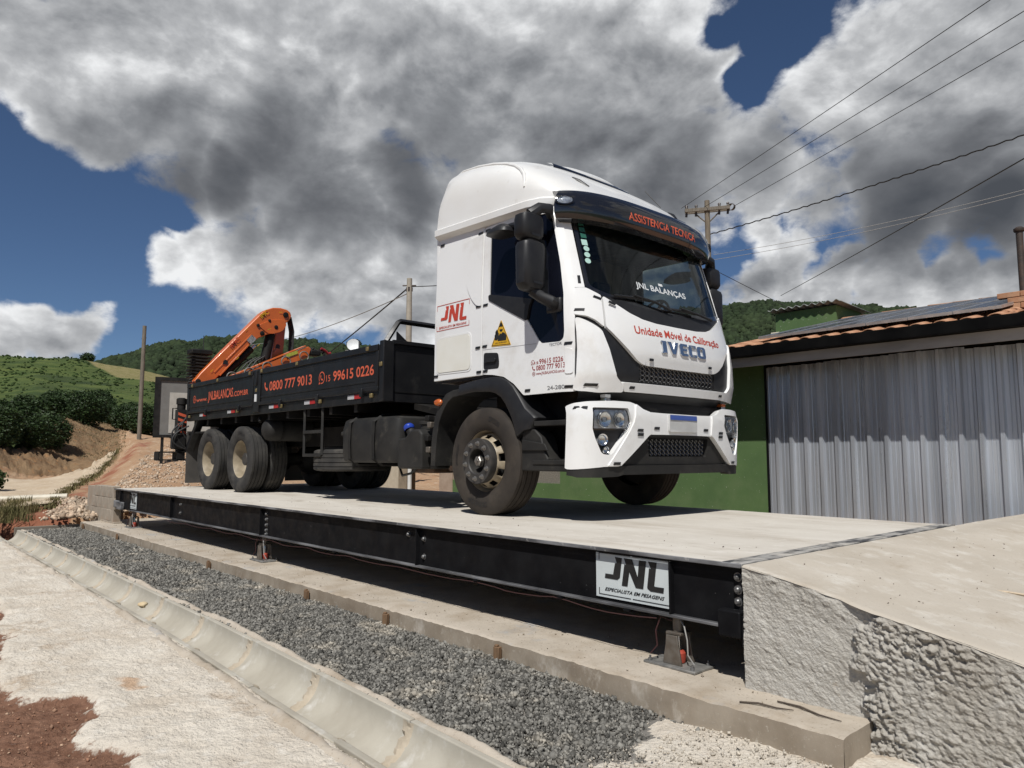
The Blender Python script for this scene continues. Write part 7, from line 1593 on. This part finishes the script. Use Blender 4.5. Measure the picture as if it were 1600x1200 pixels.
for k in (.22, .7): MB().lathe([(.172, k-.02), (.176, k-.02), (.176, k+.02), (.172, k+.02)], Matrix.Translation((-5.17, -1.17, .945)) @ Matrix.Rotation(rad(-90), 4, 'X'), 28).build('tank_strap', M_under, air)
MB().tube([(-5.30, -1.19, 1.06), (-5.36, -1.17, 1.12)], .025, 8).build('drain_valve', M_under, TK)
for s in (-1, 1):
    MB().box((-8.41, min(s*1.22, s*.66), .075), (-8.395, max(s*1.22, s*.66), 1.0)).build('mud_flap', mat('mud_flap_rubber', (.05, .046, .042), .8, col2=(.075, .068, .06), scale=4), TK)
    MB().prism([(-7.98, 1.17), (-7.88, 1.17), (-8.34, .70), (-8.42, .60), (-8.46, .68), (-8.40, .78)], lambda u, v, t, s=s: (u, s*t, v), 1.10, 1.22).build('mud_flap_arm', M_bed, TK, bevel=.006)
    MB().box((-8.40, min(s*1.2, s*.66), .95), (-7.4, max(s*1.2, s*.66), .98)).build('inner_guard', M_under, TK)

# ---- folding crane at the tail
CX = -8.72
def slab(name, P, x0_, x1_, m, parent, bevel=.012): return MB().prism(P, lambda u, v, t: (t, u, v), x0_, x1_).build(name, m, parent, bevel=bevel, seg=2)
MB().box((-8.98, -1.15, .62), (-8.46, 1.15, .86)).build('outrigger_beam', M_under, TK, bevel=.015); MB().lathe([(.30, .86), (.30, 1.05), (.22, 1.15), (.20, 1.85)], Matrix.Translation((CX, -.25, 0)), 24).build('crane_column', M_under, TK, True)
MB().box((-8.95, -.62, 1.0), (-8.48, -.1, 1.75)).build('crane_base', M_under, TK, bevel=.03)
for s in (-1, 1):
    lg = MB().tube([(CX, s*1.235, .50), (CX, s*1.235, 1.57)], .075, 14).build('outrigger_leg', M_under, TK, True); MB().lathe([(.09, 1.50), (.09, 1.60), (.05, 1.62)], Matrix.Translation((CX, s*1.235, 0)), 14).build('leg_cap', M_under, lg, True)
    MB().box((CX-.085, s*1.235-.080, .98), (CX+.085, s*1.235+.080, 1.40)).build('leg_plate', M_blackp, lg)
    for k in range(4): MB().add([(CX+.0865, s*1.235-.078, 1.0+k*.10), (CX+.0865, s*1.235+.078, .95+k*.10+.0), (CX+.0865, s*1.235+.078, 1.0+k*.10), (CX+.0865, s*1.235-.078, 1.05+k*.10)], [(0, 1, 2, 3)]).build('warning_stripe', M_orprint, lg)
    MB().tube([(CX+.05, s*1.33, 1.42), (CX+.05, s*1.40, 1.42), (CX+.05, s*1.40, 1.22), (CX+.05, s*1.33, 1.22)], .012, 6).build('grab_handle', M_under, lg, True)
    mbf = MB()
    for z in (.485, .625): mbf.box((CX-.13, s*1.40-.22, z-.012), (CX+.13, s*1.40+.22, z+.012))
    mbf.box((CX-.13, s*1.62-.012, .485), (CX+.13, s*1.62+.012, .625)); mbf.box((CX-.13, s*1.25-.07, .485), (CX+.13, s*1.25+.07, .625)); mbf.build('foot_box', M_under, lg)
main_boom = [(-1.10, 1.86), (-1.075, 1.925), (-.95, 2.10), (.17, 3.38), (.26, 3.455), (.40, 3.515), (.564, 3.532), (.70, 3.512), (.77, 3.468), (.792, 3.40), (.775, 3.335), (.70, 3.25), (.499, 3.045), (.30, 2.955), (.12, 2.865), (-.016, 2.745), (-.16, 2.585), (-.657, 2.02), (-.76, 1.88)]
bo = slab('main_boom', main_boom, CX-.11, CX+.11, M_orange, TK, .016)
slab('outer_boom', [(.50, 2.40), (.735, 2.44), (.80, 3.37), (.72, 3.42), (.60, 3.30)], CX-.33, CX-.13, M_orange, TK, .014)
slab('jib', [(-.70, 1.90), (1.05, 2.765), (1.10, 2.775), (1.155, 2.73), (1.10, 2.56), (.98, 2.50), (-.55, 1.80)], CX+.13, CX+.30, M_orange, TK, .014)
slab('jib_edge', [(-.60, 1.965), (1.03, 2.772), (1.03, 2.795), (-.62, 1.99)], CX+.12, CX+.31, M_orange, TK, .004)
# raised plates, edges, pins on the boom
xf_ = CX+.112
def plate(P, th=.012, m=M_orange, name='boom_plate'): slab(name, P, xf_-.002, xf_+th, m, bo, .004)
plate(rnd([(.10, 3.12), (.35, 3.26), (.62, 3.30), (.70, 3.20), (.60, 3.05), (.40, 2.98), (.30, 2.98)], .06, 4)); plate([(-.72, 2.13), (-.70, 2.11), (-.02, 2.90), (-.04, 2.92)], .008, mat('boom_highlight_edge', (.66, .16, .035), .3, col2=(.6, .14, .03), scale=9), 'boom_seam')
plate([(-.62, 2.08), (-.60, 2.06), (-.06, 2.70), (-.08, 2.72)], .008, MATS['boom_highlight_edge'], 'boom_seam')
for y, z, r_ in ((.665, 3.40, .055), (.47, 3.125, .04), (.19, 2.97, .045), (.10, 3.12, .03), (.33, 3.24, .028), (-1.0, 1.93, .05)):
    MB().lathe([(r_, 0), (r_, .02), (r_*.6, .026), (0, .026)], Matrix.Translation((xf_, y, z)) @ Matrix.Rotation(rad(90), 4, 'Y'), 18).build('pivot_pin', M_under, bo, True)
fnc = lambda u, v: Vector((xf_+.0135, u, v))
def rot_print(s, y, z, L_, h, ang, m, fn=None):
    ca, sa = math.cos(ang), math.sin(ang); lettering(s, lambda u, v: Vector((xf_+.014, y+u*ca-v*sa, z+u*sa+v*ca)), 0, L_, 0, h, m, bo, True)
rot_print('IMC', .17, 3.265, .20, .085, .72, M_yellow); rot_print('IMC', -.40, 2.62, .24, .07, .86, M_red); rot_print('IMAP', .42, 2.6, .0001+.12, .03, .8, M_blackp)
P_sq = [(-.12, 2.80), (-.02, 2.92), (.075, 2.845), (-.025, 2.725)]
flat([P_sq], fnc, mat('grey_decal', (.36, .36, .36), .6, col2=(.12, .12, .12), scale=60, contrast=(.48, .52)), bo, 'grey_decal')
for y, z in ((-.52, 2.33), (.62, 2.78)):
    flat([[(y-.045, z-.04), (y+.05, z-.045), (y+.06, z+.02), (y+.01, z+.055), (y-.03, z+.03)]], fnc if y < 0 else (lambda u, v: Vector((CX-.128, u, v))), M_blackp, bo, 'hazard_decal')
for y, z, a in ((-.78, 2.12, .85), (-.30, 2.40, .85), (.10, 2.70, .75), (.52, 3.43, .1), (-.15, 2.98, .85), (.30, 3.05, .4)):
    ca, sa = math.cos(a), math.sin(a); flat([[(y, z), (y+.07*ca, z+.07*sa), (y+.07*ca-.012*sa, z+.07*sa+.012*ca), (y-.012*sa, z+.012*ca)]], fnc, M_yellow, bo, 'small_label')
flat([[(.62, 2.50), (.86, 2.61), (.84, 2.67), (.60, 2.57)]], lambda u, v: Vector((CX+.3145, u, v)), mat('yellow_label', (.52, .50, .06), .5, col2=(.3, .3, .05), scale=30), TK, 'jib_label')
for P, r_ in (([(CX, -.62, 1.95), (CX, .02, 2.66)], .075), ([(CX-.02, .42, 3.0), (CX-.02, .28, 2.25)], .095), ([(CX-.02, .28, 2.3), (CX-.02, .20, 1.8)], .12)):
    MB().tube(P, r_, 14).build('lift_cylinder', M_under, TK, True)
MB().tube([(CX, .0, 2.62), (CX, .10, 2.72)], .04, 10).build('cylinder_rod', M_chrome, TK, True)
for k in range(6):
    d = k*.028; MB().tube([(CX-.1+d*.8, .62, 3.42-d*.1), (CX-.1+d*.8, .80+d*.2, 3.38), (CX-.1+d*.8, .86+d*.25, 3.1), (CX-.1+d*.8, .86+d*.2, 2.7), (CX-.1+d*.8, .82, 2.35), (CX-.1+d*.8, .7, 2.0)], .016, 6).build('boom_hose', M_wire, TK, True)
for k in range(5): MB().tube([(CX+.02*k, -.50+.08*k, 2.0), (CX+.02*k, -.25+.09*k, 2.30+.03*k), (CX+.02*k, -.05+.08*k, 2.45+.02*k), (CX+.02*k, .05+.1*k, 2.2)], .016, 6).build('base_hose', M_wire, TK, True)
# hook tackle at the tip of the jib
for k in range(9):
    a = k*.7; MB().tube([(CX+.2, 1.12+.03*k, 2.66+.03*math.sin(a)), (CX+.2+.05*math.sin(a), 1.20+.035*k, 2.74+.03*math.cos(a*1.3)), (CX+.2, 1.28+.03*k, 2.66+.04*math.sin(a*2))], .025, 6).build('tackle_link', M_under, TK, True)
MB().box((CX+.1, 1.14, 2.60), (CX+.3, 1.36, 2.72)).build('tackle_block', M_under, TK, bevel=.03)
MB().tube([(CX+.2, 1.42, 2.78), (CX+.2, 1.52, 2.74), (CX+.2, 1.58, 2.68), (CX+.2, 1.64, 2.70)], .03, 8).build('red_hook', mat('hook_red', (.30, .02, .025), .4, col2=(.22, .015, .02), scale=20), TK, True)
# valve bank and hoses at the near tail corner
for k in range(7): MB().box((CX-.30, -1.09+.01*(k % 2), 2.02+k*.062), (CX-.02, -.72-.01*(k % 3), 2.055+k*.062)).build('valve_section', M_under, TK, bevel=.008)
for k in range(8): MB().box((CX-.02, -1.32+.03*(k % 3), 2.05+k*.052), (CX-.008, -1.02, 2.058+k*.052)).build('control_lever', M_under, TK)
MB().box((CX-.3, -1.09, 2.46), (CX-.02, -.70, 2.56)).build('valve_cover', M_under, TK, bevel=.02); MB().tube([(CX-.2, -.82, 2.5), (CX-.2, -.82, 2.85)], .008, 5).build('whip_aerial', M_wire, TK)
for k in range(9): MB().tube([(CX+.12, -1.17+.02*math.sin(k), 1.60+k*.05), (CX+.14, -1.11, 1.62+k*.05)], .022, 8).build('hose_fitting', M_under, TK, True)
for k, (a, b, c) in enumerate([((-1.1, 1.25), (-1.42, 1.0), (-1.28, .70)), ((-1.1, 1.3), (-1.36, .95), (-1.12, .66)), ((-1.05, 1.4), (-1.30, 1.05), (-1.0, .72)), ((-1.15, 1.1), (-1.45, .85), (-1.20, .68))]):
    t = np.linspace(0, 1, 12); P = [(CX+.12+.02*k, (1-q)**2*a[0]+2*q*(1-q)*(b[0]*1.15)+q*q*c[0], (1-q)**2*a[1]+2*q*(1-q)*b[1]+q*q*c[1]) for q in t]; MB().tube(P, .014, 6).build('tail_hose', M_wire, TK, True)
MB().tube([(CX+.1, -1.30+.0, .95), (CX+.1, -1.42, .85), (CX+.1, -1.40, .70), (CX+.1, -1.28, .66), (CX+.1, -1.20, .75)], .014, 6).build('tail_hose', M_wire, TK, True)
MB().box((CX-.1, -1.38, .68), (CX+.15, -1.16, .96)).build('hose_box', M_under, TK, bevel=.03)
# lashing rings showing above the side
M_ring = mat('ring_steel', (.36, .34, .30), .45, metal=.6, col2=(.22, .2, .17), scale=30)
for y, z in ((-.46, 2.03), (-.13, 2.14), (.22, 2.28), (.60, 2.42), (.98, 2.56)):
    MB().lathe([(.095+.014*math.cos(a), .014*math.sin(a)) for a in np.linspace(0, 2*math.pi, 9)[:-1]], Matrix.Translation((CX+.34, y, z)) @ Matrix.Rotation(rad(90), 4, 'Y'), 22, True).build('jib_ring', M_ring, TK, True)
# round white dish behind the bed
dsh = thing('satellite_dish', 'small white round dish peeking over the truck bed side', 'dish', (-17.38, 9.89, 2.4))
MB().lathe([(0, .02), (.10, .03), (.17, .06), (.172, .052), (.10, .02), (0, .01)], Matrix.Translation((0, 0, 1.13)) @ Matrix.Rotation(rad(75), 4, (.55, .8, 0)) @ Matrix.Rotation(0, 4, 'X'), 24).build('dish_bowl', M_whitep, dsh, True)
MB().tube([(0, 0, -1), (0, 0, .9), (-.02, 0, 1.1)], .025, 8).build('mast', M_bolt, dsh, True); MB().tube([(0, 0, 1.0), (-.2, -.12, 1.0)], .018, 6).build('feed_arm', M_bolt, dsh, True)
